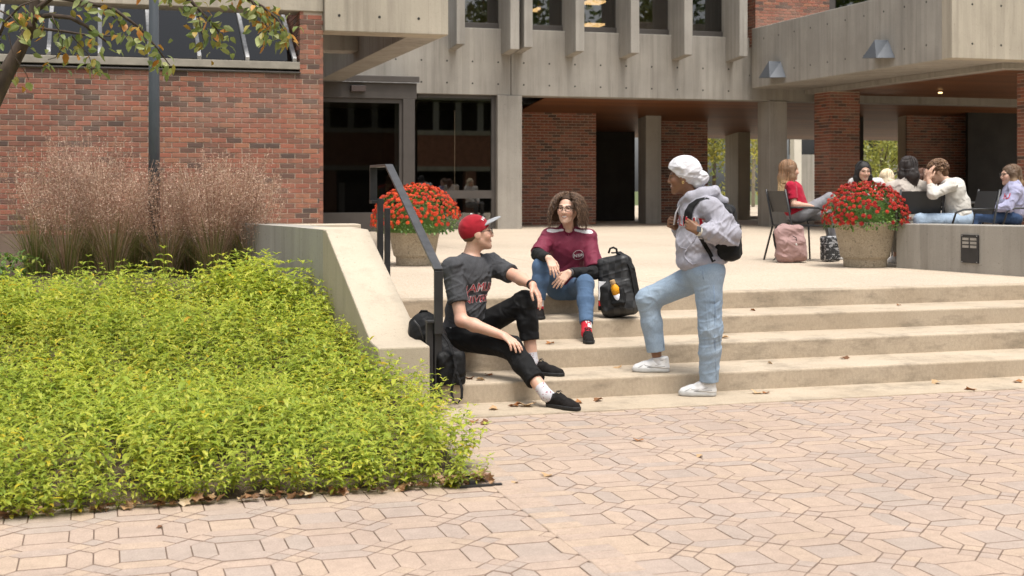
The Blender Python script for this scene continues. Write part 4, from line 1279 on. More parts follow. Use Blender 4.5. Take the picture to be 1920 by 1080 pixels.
def fallen(px, py, z, label, s_=1.0, k=None):
    p = G(px, py, z)
    o = link('fallen_leaf', dl[k if k is not None else random.randrange(3)], None, None, (p.x, p.y, z + .002), (random.gauss(0, .2), random.gauss(0, .2), random.uniform(0, 6.28)))
    o.scale = (s_, s_, s_)
    tag(o, label, 'leaf', 'fallen leaves')
RS = RISE
for px, py, z, lab, s_, k in (
        (1412, 583, 3 * RS, 'brown fallen leaf on the third step right of the standing person', .6, 0), (1685, 573, 3 * RS, 'brown fallen leaf on the third step below the terrace wall', .6, 2),
        (1360, 634, 2 * RS, 'tan fallen leaf on the second step beside the standing leg', .9, 1), (1583, 673, RS, 'dark curled leaf on the first step, right half', .9, 2),
        (1444, 682, RS, 'pale fallen leaf on the first step right of the standing leg', .6, 1), (1032, 645, 2 * RS, 'brown leaf on the second step between the two seated people', .9, 0),
        (1160, 690, RS, 'tan leaf on the first step left of the white shoe', .8, 1), (916, 704, RS, 'small rust-brown leaf standing on the first step', .7, 0),
        (880, 711, RS, 'dark brown leaf on the first step by the backpack strap', .9, 2), (900, 713, RS, 'tan curled leaf on the first step by the backpack strap', .9, 1),
        (985, 762, .008, 'pale leaf on the concrete strip beside the black shoe', 1.5, 1), (965, 762, .008, 'brown leaf on the concrete strip left of the black shoe', 1.0, 0),
        (1085, 756, .008, 'rust leaf on the concrete strip right of the black shoe', .8, 0), (1122, 752, .008, 'dark flat leaf on the concrete strip between the shoes', 1.1, 2),
        (1420, 738, .008, 'tan leaf on the concrete strip right of the white shoe', 1.1, 1), (1436, 738, .008, 'brown leaf on the concrete strip right of the white shoe', .7, 0),
        (1755, 719, .008, 'tan curled leaf on the concrete strip at right', 1.0, 1), (1820, 733, .0, 'rust leaf on the pavers near the right edge', 1.0, 0), (1908, 717, .008, 'brown leaf on the concrete strip at the far right', .9, 0),
        (1197, 827, 0, 'brown curled leaf alone in the middle of the pavers', .8, 0), (1313, 857, 0, 'small pale leaf on the pavers right of centre', .6, 1), (1028, 893, 0, 'pale leaf on the pavers near the bed corner', .8, 1),
        (890, 792, 0, 'brown leaf on the pavers beside the bed, uppermost', .9, 0), (908, 795, 0, 'dark brown leaf on the pavers beside the bed', .8, 2), (925, 768, .008, 'tan leaf on the strip in front of the first step', .9, 1),
        (965, 907, 0, 'small pale leaf by the border course of the paving', .5, 1), (300, 990, 0, 'small dark chip of leaf on the pavers at lower left', .4, 2)):
    fallen(px, py, z, lab, s_, k)
# litter along the front of the bed and in its corners
pr = MB()
g = np.random.default_rng(9)
for q in range(230):
    if q < 140:
        x, y = g.uniform(-1.6, 1.88), 6.44 + abs(g.normal(0, .04)) - .02
    elif q < 190:
        x, y = g.uniform(1.62, 1.9), g.uniform(6.45, 6.62)
    else:
        x, y = 2.0 + g.normal(.06, .07), g.uniform(8.3, 8.8)
    me = dl[0]; z = float(max(bed_z(x, y), 0)) * .3 + g.uniform(.004, .03)
    rot = Matrix.Rotation(g.uniform(0, 6.28), 3, 'Z') @ Matrix.Rotation(g.normal(0, .6), 3, 'X')
    s_ = g.uniform(.35, .75)
    pr.add([rot @ (w.co * s_) + Vector((x, y, z)) for w in me.vertices], [tuple(p_.vertices) for p_ in me.polygons])
tag(pr.build('leaf_litter', leaf_mat('litter', [(0, (.10, .05, .025)), (.4, (.27, .13, .06)), (.8, (.42, .26, .13)), (1, (.55, .42, .27))], .1)),
    'dry brown leaves gathered along the front of the bed', 'leaves', kind='stuff')
tag(MB().box(1.70, 6.40, 0.0, 1.92, 6.425, .012).box(1.76, 6.43, 0.003, 1.79, 6.62, .03).build('bed_edging', BLACK_STEEL), 'loose black plastic edging strip at the bed corner', 'edging')
# ------------------------------------------------------------------ smooth-blended surfaces for bodies, clothes and bags
def A3(v): return np.array(v, np.float32)
def nrm3(v):
    v = np.array(v, float); return v / np.linalg.norm(v)
class Sdf:
    """union of tapered limbs and ellipsoids, blended and meshed as one continuous skin"""
    def __init__(s): s.p = []; s.g = []
    def cap(s, a, b, ra, rb=None, k=.02, cut=None, op='+', flat=None):
        s.p.append(('c', A3(a), A3(b), ra, rb if rb is not None else ra, k, cut, op, flat)); return s
    def chain(s, pts, rs, k=.02, **kw):
        for i in range(len(pts) - 1): s.cap(pts[i], pts[i + 1], rs[i], rs[i + 1], k, **kw)
        return s
    def ell(s, c, r, ax=None, k=.03, cut=None, op='+'):
        s.p.append(('e', A3(c), A3(r), np.array(ax if ax is not None else np.eye(3), np.float32), 0, k, cut, op, None)); return s
    def box(s, c, hx, ax, rr=.02, k=.02, cut=None, op='+'):
        s.p.append(('b', A3(c), A3(hx), np.array(ax, np.float32), rr, k, cut, op, None)); return s
    def clip(s, p, n): s.g.append((A3(p), A3(nrm3(n)))); return s
    def bounds(s, q):
        t = q[0]
        if t == 'c':
            r = max(q[3], q[4]); return np.minimum(q[1], q[2]) - r, np.maximum(q[1], q[2]) + r
        r = np.abs(q[3].T) @ q[2] + (q[4] if t == 'b' else 0)
        return q[1] - r, q[1] + r
    def mesh(s, h=.005):
        lo = np.min([s.bounds(q)[0] for q in s.p if q[7] == '+'], 0) - 4 * h
        hi = np.max([s.bounds(q)[1] for q in s.p if q[7] == '+'], 0) + 4 * h
        n = np.ceil((hi - lo) / h).astype(int) + 1
        ax = [lo[i] + h * np.arange(n[i], dtype=np.float32) for i in range(3)]
        F = np.full(n, .2, np.float32)
        for q in s.p:
            k = q[5]
            b0, b1 = s.bounds(q)
            m = k * .6 + 3 * h
            i0 = np.clip(np.floor((b0 - m - lo) / h).astype(int), 0, n); i1 = np.clip(np.ceil((b1 + m - lo) / h).astype(int) + 1, 0, n)
            if np.any(i1 <= i0): continue
            sl = tuple(slice(i0[i], i1[i]) for i in range(3))
            X, Y, Z = ax[0][sl[0]][:, None, None], ax[1][sl[1]][None, :, None], ax[2][sl[2]][None, None, :]
            if q[0] == 'c':
                a, b = q[1], q[2]; d = b - a; L2 = max(float(d @ d), 1e-9)
                px, py, pz = X - a[0], Y - a[1], Z - a[2]
                t = np.clip((px * d[0] + py * d[1] + pz * d[2]) / L2, 0, 1)
                qx, qy, qz = px - t * d[0], py - t * d[1], pz - t * d[2]
                if q[8] is not None:                        # squash across a direction
                    fn, fs = q[8]
                    dp = (qx * fn[0] + qy * fn[1] + qz * fn[2])
                    e = (1 / fs - 1) * dp
                    qx, qy, qz = qx + e * fn[0], qy + e * fn[1], qz + e * fn[2]
                D = np.sqrt(qx * qx + qy * qy + qz * qz) - (q[3] + (q[4] - q[3]) * t)
            else:
                Rm = q[3]; px, py, pz = X - q[1][0], Y - q[1][1], Z - q[1][2]
                u = [px * Rm[i][0] + py * Rm[i][1] + pz * Rm[i][2] for i in range(3)]
                if q[0] == 'e':
                    r = q[2]
                    k0 = np.sqrt(sum((u[i] / r[i]) ** 2 for i in range(3))); k1 = np.sqrt(sum((u[i] / r[i] ** 2) ** 2 for i in range(3)))
                    D = k0 * (k0 - 1) / np.maximum(k1, 1e-6)
                else:
                    e = [np.abs(u[i]) - q[2][i] for i in range(3)]
                    D = np.sqrt(sum(np.maximum(x, 0) ** 2 for x in e)) + np.minimum(np.maximum(np.maximum(e[0], e[1]), e[2]), 0) - q[4]
            if q[6]:
                for p_, n_ in q[6]:
                    n_ = nrm3(n_)
                    D = np.maximum(D, (X - p_[0]) * n_[0] + (Y - p_[1]) * n_[1] + (Z - p_[2]) * n_[2])
            B = F[sl]
            if q[7] == '+':
                hh = np.clip(.5 + .5 * (B - D) / k, 0, 1)
                F[sl] = B + (D - B) * hh - k * hh * (1 - hh)
            else:
                D = -D
                hh = np.clip(.5 - .5 * (B - D) / k, 0, 1)
                F[sl] = B + (D - B) * hh + k * hh * (1 - hh)
        for p_, n_ in s.g:
            F = np.maximum(F, (ax[0][:, None, None] - p_[0]) * n_[0] + (ax[1][None, :, None] - p_[1]) * n_[1] + (ax[2][None, None, :] - p_[2]) * n_[2])
        F[0] = F[-1] = .2; F[:, 0] = F[:, -1] = .2; F[:, :, 0] = F[:, :, -1] = .2
        return nets(F, lo, h)
def nets(F, lo, h):
    S = F < 0
    c = np.zeros(tuple(x - 1 for x in F.shape), np.int8)
    for i in (0, 1):
        for j in (0, 1):
            for k in (0, 1):
                c += S[i:F.shape[0] - 1 + i, j:F.shape[1] - 1 + j, k:F.shape[2] - 1 + k]
    I = np.argwhere((c > 0) & (c < 8))
    idx = np.full(c.shape, -1, np.int32); idx[I[:, 0], I[:, 1], I[:, 2]] = np.arange(len(I))
    cor = [(i, j, k) for i in (0, 1) for j in (0, 1) for k in (0, 1)]
    val = np.stack([F[I[:, 0] + a, I[:, 1] + b, I[:, 2] + d] for a, b, d in cor], 1)
    acc = np.zeros((len(I), 3)); cnt = np.zeros(len(I))
    for p in range(8):
        for q in range(p + 1, 8):
            if sum(abs(x - y) for x, y in zip(cor[p], cor[q])) != 1: continue
            a, b = val[:, p], val[:, q]
            m = (a < 0) != (b < 0)
            t = a[m] / (a[m] - b[m])
            acc[m] += np.array(cor[p]) + t[:, None] * (np.array(cor[q]) - np.array(cor[p])); cnt[m] += 1
    v = (I + acc / cnt[:, None]) * h + lo
    fs = []
    for ax in range(3):
        s0 = [slice(1, -1)] * 3; s0[ax] = slice(0, F.shape[ax] - 1)
        s1 = list(s0); s1[ax] = slice(1, F.shape[ax])
        # edge along ax from grid point g to g+ax, cells around it offset in the other two axes
        A_s, B_s = S[tuple(s0)], S[tuple(s1)]
        E_ = np.argwhere(A_s != B_s)
        if len(E_) == 0: continue
        flip = A_s[E_[:, 0], E_[:, 1], E_[:, 2]]
        g = E_.copy(); o1, o2 = [x for x in range(3) if x != ax]
        g[:, o1] += 1; g[:, o2] += 1
        def cell(d1, d2):
            w = g.copy(); w[:, o1] -= d1; w[:, o2] -= d2
            return idx[w[:, 0], w[:, 1], w[:, 2]]
        q = np.stack([cell(0, 0), cell(1, 0), cell(1, 1), cell(0, 1)], 1)
        if ax == 1: flip = ~flip
        q[~flip] = q[~flip][:, ::-1]
        fs.append(q)
    f = np.concatenate(fs)
    f = f[(f >= 0).all(1)][:, ::-1]
    return v, f
def vnormals(v, f):
    n = np.zeros_like(v); fn = np.cross(v[f[:, 2]] - v[f[:, 0]], v[f[:, 3]] - v[f[:, 1]])
    for i in range(4): np.add.at(n, f[:, i], fn)
    return n / np.maximum(np.linalg.norm(n, axis=1), 1e-9)[:, None]
def folds(v, f, amp, seed=0, freq=(55, 120), zones=None, base=.35, stretch=None, dirs=None, sharp=.55):
    """push cloth in and out along its normals in soft swells and narrow creases, stronger near the given zones (centre, radius, weight)"""
    g = np.random.default_rng(seed)
    n = vnormals(v, f)
    w = np.full(len(v), base)
    for c_, r_, k in zones or []:
        w += k * np.exp(-(np.linalg.norm(v - np.array(c_), axis=1) / r_) ** 2)
    p = v * (np.array(stretch) if stretch is not None else 1.0)
    s = np.zeros(len(v))
    for i in range(8):
        d = nrm3(g.normal(0, 1, 3)) if dirs is None else nrm3(np.array(dirs[i % len(dirs)]) + g.normal(0, .22, 3)); d2 = nrm3(g.normal(0, 1, 3)); d3 = nrm3(g.normal(0, 1, 3))
        fr = g.uniform(*freq)
        ph = fr * (p @ d) + 1.5 * np.sin(13 * (p @ d2) + g.uniform(0, 6)) + g.uniform(0, 6)
        gate = np.clip(.5 + .9 * np.sin(11 * (p @ d3) + g.uniform(0, 6)), 0, 1)
        s += (1 - sharp) * .16 * np.sin(ph) * gate - sharp * .55 * np.exp(-(np.sin(ph / 2) / .30) ** 2) * gate
    return v + n * (s * amp * w)[:, None]
def skin_obj(name, vf, mat, parent, col=None, sm=True):
    v, f = vf
    me = np_mesh(name, v - np.array(parent_matrix(parent).translation) if parent else v, f, sm)
    if col is not None:
        at = me.attributes.new('tone', 'FLOAT_COLOR', 'POINT')
        c4 = np.ones((len(v), 4), np.float32); c4[:, :3] = col
        if len(me.vertices) == len(v): at.data.foreach_set('color', c4.ravel())
    return link(name, me, mat, parent)
def wrinkles(M, weave, amt=1.0):
    """weave plus crisp ridged creases"""
    mp = M.n('Mapping', {'Vector': M.pos(), 'Scale': (1, 1, 1.25), 'Rotation': (.5, .35, .2)})
    rg = M.n('TexNoise', {'Vector': mp.outputs[0], 'Scale': 9.0, 'Detail': 3.0, 'Roughness': .5, 'Lacunarity': 2.1, 'Distortion': .6}, noise_type='RIDGED_MULTIFRACTAL', normalize=True)
    b1 = M.n('Bump', {'Height': rg.outputs['Fac'], 'Strength': .8 * amt, 'Distance': .035})
    b2 = M.n('Bump', {'Height': M.math('ADD', M.noise(500, detail=2), M.noise(60, detail=4)), 'Strength': weave, 'Distance': .003, 'Normal': b1.outputs[0]})
    M.nt.links.new(b2.outputs[0], M.b.inputs['Normal'])
def tone_mat(name, rough=.5, sss=0.0, bump=0.0, scale=120):
    M = Mat(name, rough=rough)
    at = M.n('Attribute', attribute_name='tone')
    M.color(M.mix(at.outputs['Color'], M.ramp(M.noise(scale, detail=3), [(.3, .85), (.7, 1.1)]), .5, 'MULTIPLY'))
    if sss:
        M.b.inputs['Subsurface Weight'].default_value = sss
        M.b.inputs['Subsurface Radius'].default_value = (.012, .005, .003)
    if bump: wrinkles(M, bump)
    return M.m
SKIN = tone_mat('skin', .48, .12)
def cloth(name, col, var=.12, scale=14, rough=.9, weave=.3, heather=0.0, sheen=.1):
    M = Mat(name, col, rough)
    M.b.inputs['Sheen Weight'].default_value = sheen if max(col) > .1 else 0
    M.b.inputs['Specular IOR Level'].default_value = .2
    c_ = M.mix(tuple(x * (1 - var) for x in col), tuple(min(1, x * (1 + var)) for x in col), M.ramp(M.noise(scale, detail=5), [(.3, 0.0), (.7, 1.0)]))
    if heather:
        c_ = M.mix(c_, M.ramp(M.noise(420, (1, 1, .4), 2), [(.35, 1 - heather), (.65, 1 + heather)]), .8, 'MULTIPLY')
    M.color(c_)
    wrinkles(M, weave)
    return M.m
def denim(name, col, fade):
    M = Mat(name, col, .9)
    c_ = M.mix(col, fade, M.ramp(M.noise(4, detail=6, rough=.6), [(.25, .1), (.8, .9)]))
    c_ = M.mix(c_, M.ramp(M.noise(300, (1, 1, .25), 3), [(.3, .75), (.7, 1.15)]), .6, 'MULTIPLY')
    M.color(c_)
    wrinkles(M, .3, .5)
    return M.m
class Head:
    """head frame: c centre, f forward, u up, l = left"""
    def __init__(s, c, f, u, k=1.0):
        s.c = np.array(c, float); s.f = nrm3(f); u = np.array(u, float); s.u = nrm3(u - s.f * (u @ s.f)); s.l = np.cross(s.u, s.f); s.k = k
    def p(s, f, l, u): return s.c + (s.f * f + s.l * l + s.u * u) * s.k
    def ax(s): return np.array([s.f, s.l, s.u])
    def loc(s, v): return ((v - s.c) @ np.array([s.f, s.l, s.u]).T) / s.k
def add_head(S, H, neck, female=False, smile=0.0, rn=.056):
    k = H.k; a = H.ax()
    S.ell(H.p(-.014, 0, .028), A3([.100, .077, .090]) * k, a, .02)
    S.ell(H.p(.026, 0, -.035), A3([.068, .057 if not female else .054, .086]) * k, a, .03)
    for s_ in (-1, 1):
        S.cap(H.p(-.008, .054 * s_, -.045), H.p(.058, .018 * s_, -.100), .022 * k, .018 * k, .03)
        S.ell(H.p(.062, .040 * s_, -.030), A3([.028, .026, .028]) * k, a, .025)
        S.cap(H.p(.090, .012 * s_, .020), H.p(.076, .046 * s_, .022), .011 * k, .010 * k, .012)
        S.cap(H.p(.105, .009 * s_, -.036), H.p(.098, .012 * s_, -.036), .009 * k, .008 * k, .006)
        S.ell(H.p(-.006, .080 * s_, -.010), A3([.026, .008, .032]) * k, a, .006)
        S.ell(H.p(.100, .033 * s_, .001), A3([.013, .018, .011]) * k, a, .010, op='-')
        S.cap(H.p(.0885, .021 * s_, .0085), H.p(.081, .047 * s_, .0065), .0062 * k, .0055 * k, .004)
        S.cap(H.p(.0865, .021 * s_, -.0095), H.p(.080, .046 * s_, -.0075), .0055 * k, .005 * k, .004)
    S.cap(H.p(.068, 0, -.098), H.p(.074, 0, -.108), .020 * k, .017 * k, .02)
    S.cap(H.p(.092, 0, .012), H.p(.108, 0, -.030), .0080 * k, .0110 * k, .010)
    for z, r_ in ((-.0625, .0044), (-.0745, .0055)):
        for s_ in (-1, 1):
            S.cap(H.p(.0905, 0, z), H.p(.0775, (.022 + .005 * smile) * s_, (-.067 + .008 * smile)), r_ * k, .0022 * k, .006)
    S.cap(H.p(-.022, 0, -.06), neck, rn * .95, rn, .03)
def face_tone(v, H, skin, lip, brow, smile=0.0, stubble=None):
    q = H.loc(v)
    col = np.tile(np.array(skin, np.float32), (len(v), 1))
    near = (np.abs(q) < .16).all(1)
    f_, l_, u_ = q[:, 0], q[:, 1], q[:, 2]
    front = near & (f_ > .05)
    blush = np.exp(-(((np.abs(l_) - .045) / .02) ** 2 + ((u_ + .03) / .022) ** 2)) * front
    col *= (1 + blush[:, None] * np.array([.12, -.06, -.05]))
    if stubble is not None:
        m = near & (u_ < -.055) & (f_ > -.02) & (u_ > -.12)
        col[m] = col[m] * .8 + np.array(stubble) * .2
    mouth_u = -.0685 + .008 * smile * (l_ / .026) ** 2
    mw = .0235 + .005 * smile
    lips = front & (np.abs(l_) < mw) & (np.abs(u_ - mouth_u) < .0095 * (1 - (np.abs(l_) / (mw * 1.15)) ** 2) + .0015)
    col[lips] = lip
    if smile > .3:
        teeth = front & (np.abs(l_) < .022) & (np.abs(u_ - mouth_u - .001) < .0046 * (1 - (np.abs(l_) / .027) ** 2))
        col[teeth] = (.8, .76, .7)
    else:
        line = front & (np.abs(l_) < .022) & (np.abs(u_ - mouth_u) < .002)
        col[line] = np.array(lip) * .5
    br = front & (np.abs(np.abs(l_) - .034) < .020) & (np.abs(u_ - (.026 - .10 * np.abs(np.abs(l_) - .034))) < .0048)
    col[br] = brow
    es = front & (np.abs(np.abs(l_) - .033) < .018) & (np.abs(u_ - .002) < .010)
    col[es] = col[es] * .75
    lash = front & (np.abs(np.abs(l_) - .033) < .017) & (np.abs(u_ - .0085) < .003)
    col[lash] = np.array(brow) * .6
    return col
EYEW = Mat('eye', (.75, .73, .70), .2)
_eg = EYEW.n('TexCoord').outputs['Object']
_es = EYEW.n('SeparateXYZ', {'Vector': _eg}).outputs[0]
EYEW.color(EYEW.ramp(EYEW.math('DIVIDE', _es, .0115), [(0, (.50, .47, .44)), (.66, (.46, .43, .40)), (.72, (.06, .035, .02)), (1.0, (.015, .01, .008))], 'LINEAR'))
def eyes(H, parent):
    base = parent_matrix(parent).translation
    for s_ in (-1, 1):
        me = MB().lathe([(.0115 * H.k * math.sin(t), .0115 * H.k * math.cos(t)) for t in np.linspace(0.001, math.pi - .001, 10)], 14).mesh('eye')
        me.transform(Matrix.Rotation(R(90), 4, 'Y'))
        o = link('eye', me, EYEW.m, parent, Vector(H.p(.0775, .033 * s_, -.0005)) - base)
        rm = Matrix((H.f, H.l, H.u)).transposed()
        o.rotation_euler = rm.to_euler()
def add_hand(S, w, fd, pn, side, curl=(.5, .5, .5, .5), spread=.06, thumb=.7, k=1.0):
    """w wrist, fd direction of the metacarpals, pn palm normal (fingers curl towards it), side = +1 thumb towards fd x pn"""
    w = np.array(w, float); fd = nrm3(fd); pn = np.array(pn, float); pn = nrm3(pn - fd * (pn @ fd)); sd_ = np.cross(fd, pn) * side
    lat = (.028, .0095, -.0095, -.027); ml = (.084, .088, .083, .074); fl = ((.040, .026, .020), (.045, .029, .022), (.041, .027, .021), (.031, .021, .018))
    tips = []
    for i in range(4):
        kn = w + (fd * ml[i] + sd_ * lat[i]) * k
        S.cap(w + sd_ * lat[i] * .55 * k, kn, .0145 * k, .0105 * k, .012)
        d = nrm3(fd + sd_ * (1.5 - i) * spread); a = 0; p = kn
        for j in range(3):
            a += curl[i] * (.8, 1.0, .7)[j]
            dd = d * math.cos(a) + pn * math.sin(a)
            q = p + dd * fl[i][j] * k
            S.cap(p, q, (.0095, .0085, .0078)[j] * k, (.0085, .0078, .0066)[j] * k, .0035); p = q
        tips.append(p)
    b = w + (fd * .018 + sd_ * .022 + pn * .006) * k
    t1 = b + nrm3(fd * .75 + sd_ * (.8 - .5 * thumb) + pn * (.1 + .45 * thumb)) * .042 * k
    t2 = t1 + nrm3(fd * .95 + sd_ * (.35 - .6 * thumb) + pn * (.1 + .5 * thumb)) * .031 * k
    t3 = t2 + nrm3(fd * .95 + sd_ * (.1 - .7 * thumb) + pn * (.15 + .5 * thumb)) * .024 * k
    S.cap(b, t1, .017 * k, .0115 * k, .012); S.cap(t1, t2, .011 * k, .0095 * k, .004); S.cap(t2, t3, .0095 * k, .0075 * k, .003)
    return tips
def add_arm(S, sh, el, wr, r=(.050, .041, .027), k=.025):
    sh, el, wr = (np.array(x, float) for x in (sh, el, wr))
    S.cap(sh, sh + (el - sh) * .45, r[0], r[0] * .96, k); S.cap(sh + (el - sh) * .45, el, r[0] * .96, r[1], k)
    m = el + (wr - el) * .3
    S.cap(el, m, r[1], r[1] * 1.04, k); S.cap(m, wr, r[1] * 1.04, r[2], k)
def add_leg(S, hp, kn, an, r=(.086, .058, .038), k=.03):
    hp, kn, an = (np.array(x, float) for x in (hp, kn, an))
    S.cap(hp, kn, r[0], r[1], k); m = kn + (an - kn) * .3
    S.cap(kn, m, r[1], r[1] * .98, k); S.cap(m, an, r[1] * .98, r[2], k)
def frame(x, up):
    """orthonormal rows: side, forward, up from a left-right vector and spine direction"""
    x = nrm3(x); up = np.array(up, float); up = nrm3(up - x * (up @ x)); return np.array([x, np.cross(up, x), up])
def bvh_of(o):
    m = parent_matrix(o)
    return BVHTree.FromPolygons([m @ v.co for v in o.data.vertices], [tuple(p.vertices) for p in o.data.polygons])
def shoe(parent, heel, toe, z0, h, mat_u, mat_s, w=.044, tall=.075, ankle=None, lace=None, name='shoe', sole_t=.026):
    """heel and toe: ground points of the sole's two ends"""
    heel, toe = np.array(heel, float), np.array(toe, float); heel[2] = toe[2] = z0
    d = toe - heel; L_ = np.linalg.norm(d); d /= L_; sd_ = np.array([-d[1], d[0], 0]); up = np.array([0, 0, 1.])
    S = Sdf()
    hw = w
    a = heel + d * .038; b = heel + d * (L_ * .42); c_ = heel + d * (L_ * .68); e = toe - d * .036
    S.cap(a + up * .040, a + up * (tall), hw * .80, hw * .72, .02)
    S.cap(a + up * .035, b + up * .042, hw * .82, hw * .84, .02)
    S.cap(b + up * .06, c_ + up * .032, hw * .66, hw * .80, .03)
    S.cap(c_ + up * .026, e + up * .020, hw * .98, hw * .80, .02)
    if ankle is not None:
        S.cap(a + up * tall * .9 + d * .01, b + up * .062, hw * .66, hw * .6, .03)
    S.clip(heel + up * (sole_t - .006), (0, 0, -1))
    if ankle is not None:
        an = np.array(ankle, float)
        tp = np.array([0, 0, 1.])
        S.clip(a + up * (tall + .022), tp)
    U = skin_obj(name, S.mesh(h), mat_u, parent)
    if name == 'trainer':
        pm_ = MB(); b0 = parent_matrix(U).translation; tb = bvh_of(U)
        for s_ in (-1, 1):
            for cur in ([(.02, .075), (.09, .055), (.15, .045), (.19, .05)], [(.17, .085), (.185, .06), (.215, .045), (.245, .03)], [(.03, .045), (.10, .040), (.17, .036)], [(.02, .10), (.05, .088), (.09, .085)]):
                L3 = []
                for x, z in cur:
                    o_ = heel + d * x * L_ / .28 + up * z + sd_ * s_ * .2
                    loc, n_, i_, d_ = tb.ray_cast(Vector(o_), Vector(-sd_ * s_), .4)
                    if loc: L3.append(loc - b0)
                if len(L3) > 1: pm_.tube(L3, .0028, 5)
        link('panel_seams', pm_.mesh('panel_seams'), bpy.data.materials.get('seam_shade_grey') or simple('seam_shade_grey', (.36, .36, .36), .8), U)  # grey of the seam lines stands in for shading on the white panels
    S2 = Sdf()
    S2.cap(a + up * .014, b + up * .014, hw * .88, hw * .86, .02); S2.cap(b + up * .014, c_ + up * .014, hw * .86, hw * 1.06, .02); S2.cap(c_ + up * .014, e + up * .014, hw * 1.06, hw * .90, .02)
    S2.clip(heel + up * .001, (0, 0, -1)).clip(heel + up * sole_t, (0, 0, 1))
    me_ = S2.mesh(h)
    o = skin_obj('sole', me_, mat_s, U)
    if lace is not None:
        m = MB(); base = parent_matrix(U).translation
        for j in range(5):
            t = j / 4
            p = b * (1 - t) + c_ * t + up * (.060 + .048 * (1 - t) - .004) - d * .02
            q1, q2 = p + sd_ * .022, p - sd_ * .022
            mid = p + up * .010
            m.tube([Vector(q1) - base, Vector(mid) - base, Vector(q2) - base], .0032, 5)
        p = b + up * .104 - d * .018
        for s_ in (-1, 1):
            m.tube([Vector(p) - base, Vector(p + sd_ * .016 * s_ + up * .012) - base, Vector(p + sd_ * .030 * s_ + d * .008) - base, Vector(p + sd_ * .012 * s_ - up * .004) - base, Vector(p + sd_ * .022 * s_ + d * .03 - up * .022) - base], .0026, 5)
        link('laces', m.mesh('laces'), lace, U)
    return U
def decal(name, text, bvh_objs, origin, right, up, nrm, size, mat, parent, arc=0.0, lift=.003, grow=0.0, spacing=1.0):
    """print lettering on a curved surface: each glyph vertex is dropped onto the cloth along -nrm"""
    cu = bpy.data.curves.new('txt', 'FONT'); cu.body = text; cu.align_x = 'CENTER'; cu.align_y = 'CENTER'; cu.size = 1.0; cu.offset = grow; cu.space_character = spacing; cu.resolution_u = 6
    ob = bpy.data.objects.new('txt', cu); COL.objects.link(ob)
    bpy.context.view_layer.update()
    me = bpy.data.meshes.new_from_object(ob.evaluated_get(bpy.context.evaluated_depsgraph_get()))
    bpy.data.objects.remove(ob); bpy.data.curves.remove(cu)
    bm = bmesh.new(); bm.from_mesh(me)
    bmesh.ops.triangulate(bm, faces=bm.faces)
    for _ in range(3):
        es = [e for e in bm.edges if e.calc_length() > .22]
        if es: bmesh.ops.subdivide_edges(bm, edges=es, cuts=1)
        bmesh.ops.triangulate(bm, faces=[f for f in bm.faces if len(f.verts) > 3])
    right, up, nrm = Vector(right).normalized(), Vector(up).normalized(), Vector(nrm).normalized(); origin = Vector(origin)
    base = parent_matrix(parent).translation
    bad = []
    for v in bm.verts:
        x, y = v.co.x * size, v.co.y * size
        y += arc * (x * x)
        p = origin + right * x + up * y
        best = None
        for T in bvh_objs:
            loc, n_, i_, d_ = T.ray_cast(p + nrm * .35, -nrm, .7)
            if loc is not None and (best is None or d_ < best[1]): best = (loc, d_, n_)
        if best is None: bad.append(v); continue
        v.co = best[0] + nrm * lift - base
    bmesh.ops.delete(bm, geom=bad, context='VERTS')
    bm.to_mesh(me); bm.free(); me.materials.clear()
    return link(name, me, mat, parent)
def strands(name, H, parent, mats, n, path, r=.0026, seed=0, sides=4):
    g = np.random.default_rng(seed); m = MB(); base = parent_matrix(parent).translation
    for i in range(n):
        P = path(g, i)
        if P is None: continue
        k = len(P)
        m.tube([Vector(p) - base for p in P], [r * (1 - .6 * j / (k - 1)) for j in range(k)], sides, cap=False)
    return link(name, m.mesh(name), mats, parent)
# ------------------------------------------------------------------ the three people in front
def vn(px, py, d): return np.array(V(px, py, d))
RT, FW, UP = np.array(RIGHT), np.array(FWD), np.array([0, 0, 1.])
HM = .0045
BLACKCLOTH = cloth('black_twill', (.010, .010, .0105), .3, 8, .8, .35)
def glasses(H, parent, mat, r=.022):
    m = MB(); base = parent_matrix(parent).translation
    def P(f, l, u): return Vector(H.p(f, l, u)) - base
    for s_ in (-1, 1):
        m.tube([P(.112 - .010 * abs(math.cos(t)) * (math.cos(t) * s_ > 0), .034 * s_ + r * 1.12 * math.cos(t), .000 + r * .92 * math.sin(t)) for t in np.linspace(0, 2 * math.pi, 17)], .0022, 5)
        m.tube([P(.104, .058 * s_, .006), P(.06, .078 * s_, .008), P(-.005, .082 * s_, .006), P(-.02, .080 * s_, -.01)], .0022, 5)
    m.tube([P(.114, -.011, .004), P(.116, 0, .006), P(.114, .011, .004)], .002, 5)
    return link('glasses', m.mesh('glasses'), mat, parent)
FRAME = simple('black_acetate', (.012, .012, .013), .25)
LIP1, LIP2 = (.50, .26, .20), (.16, .055, .045)

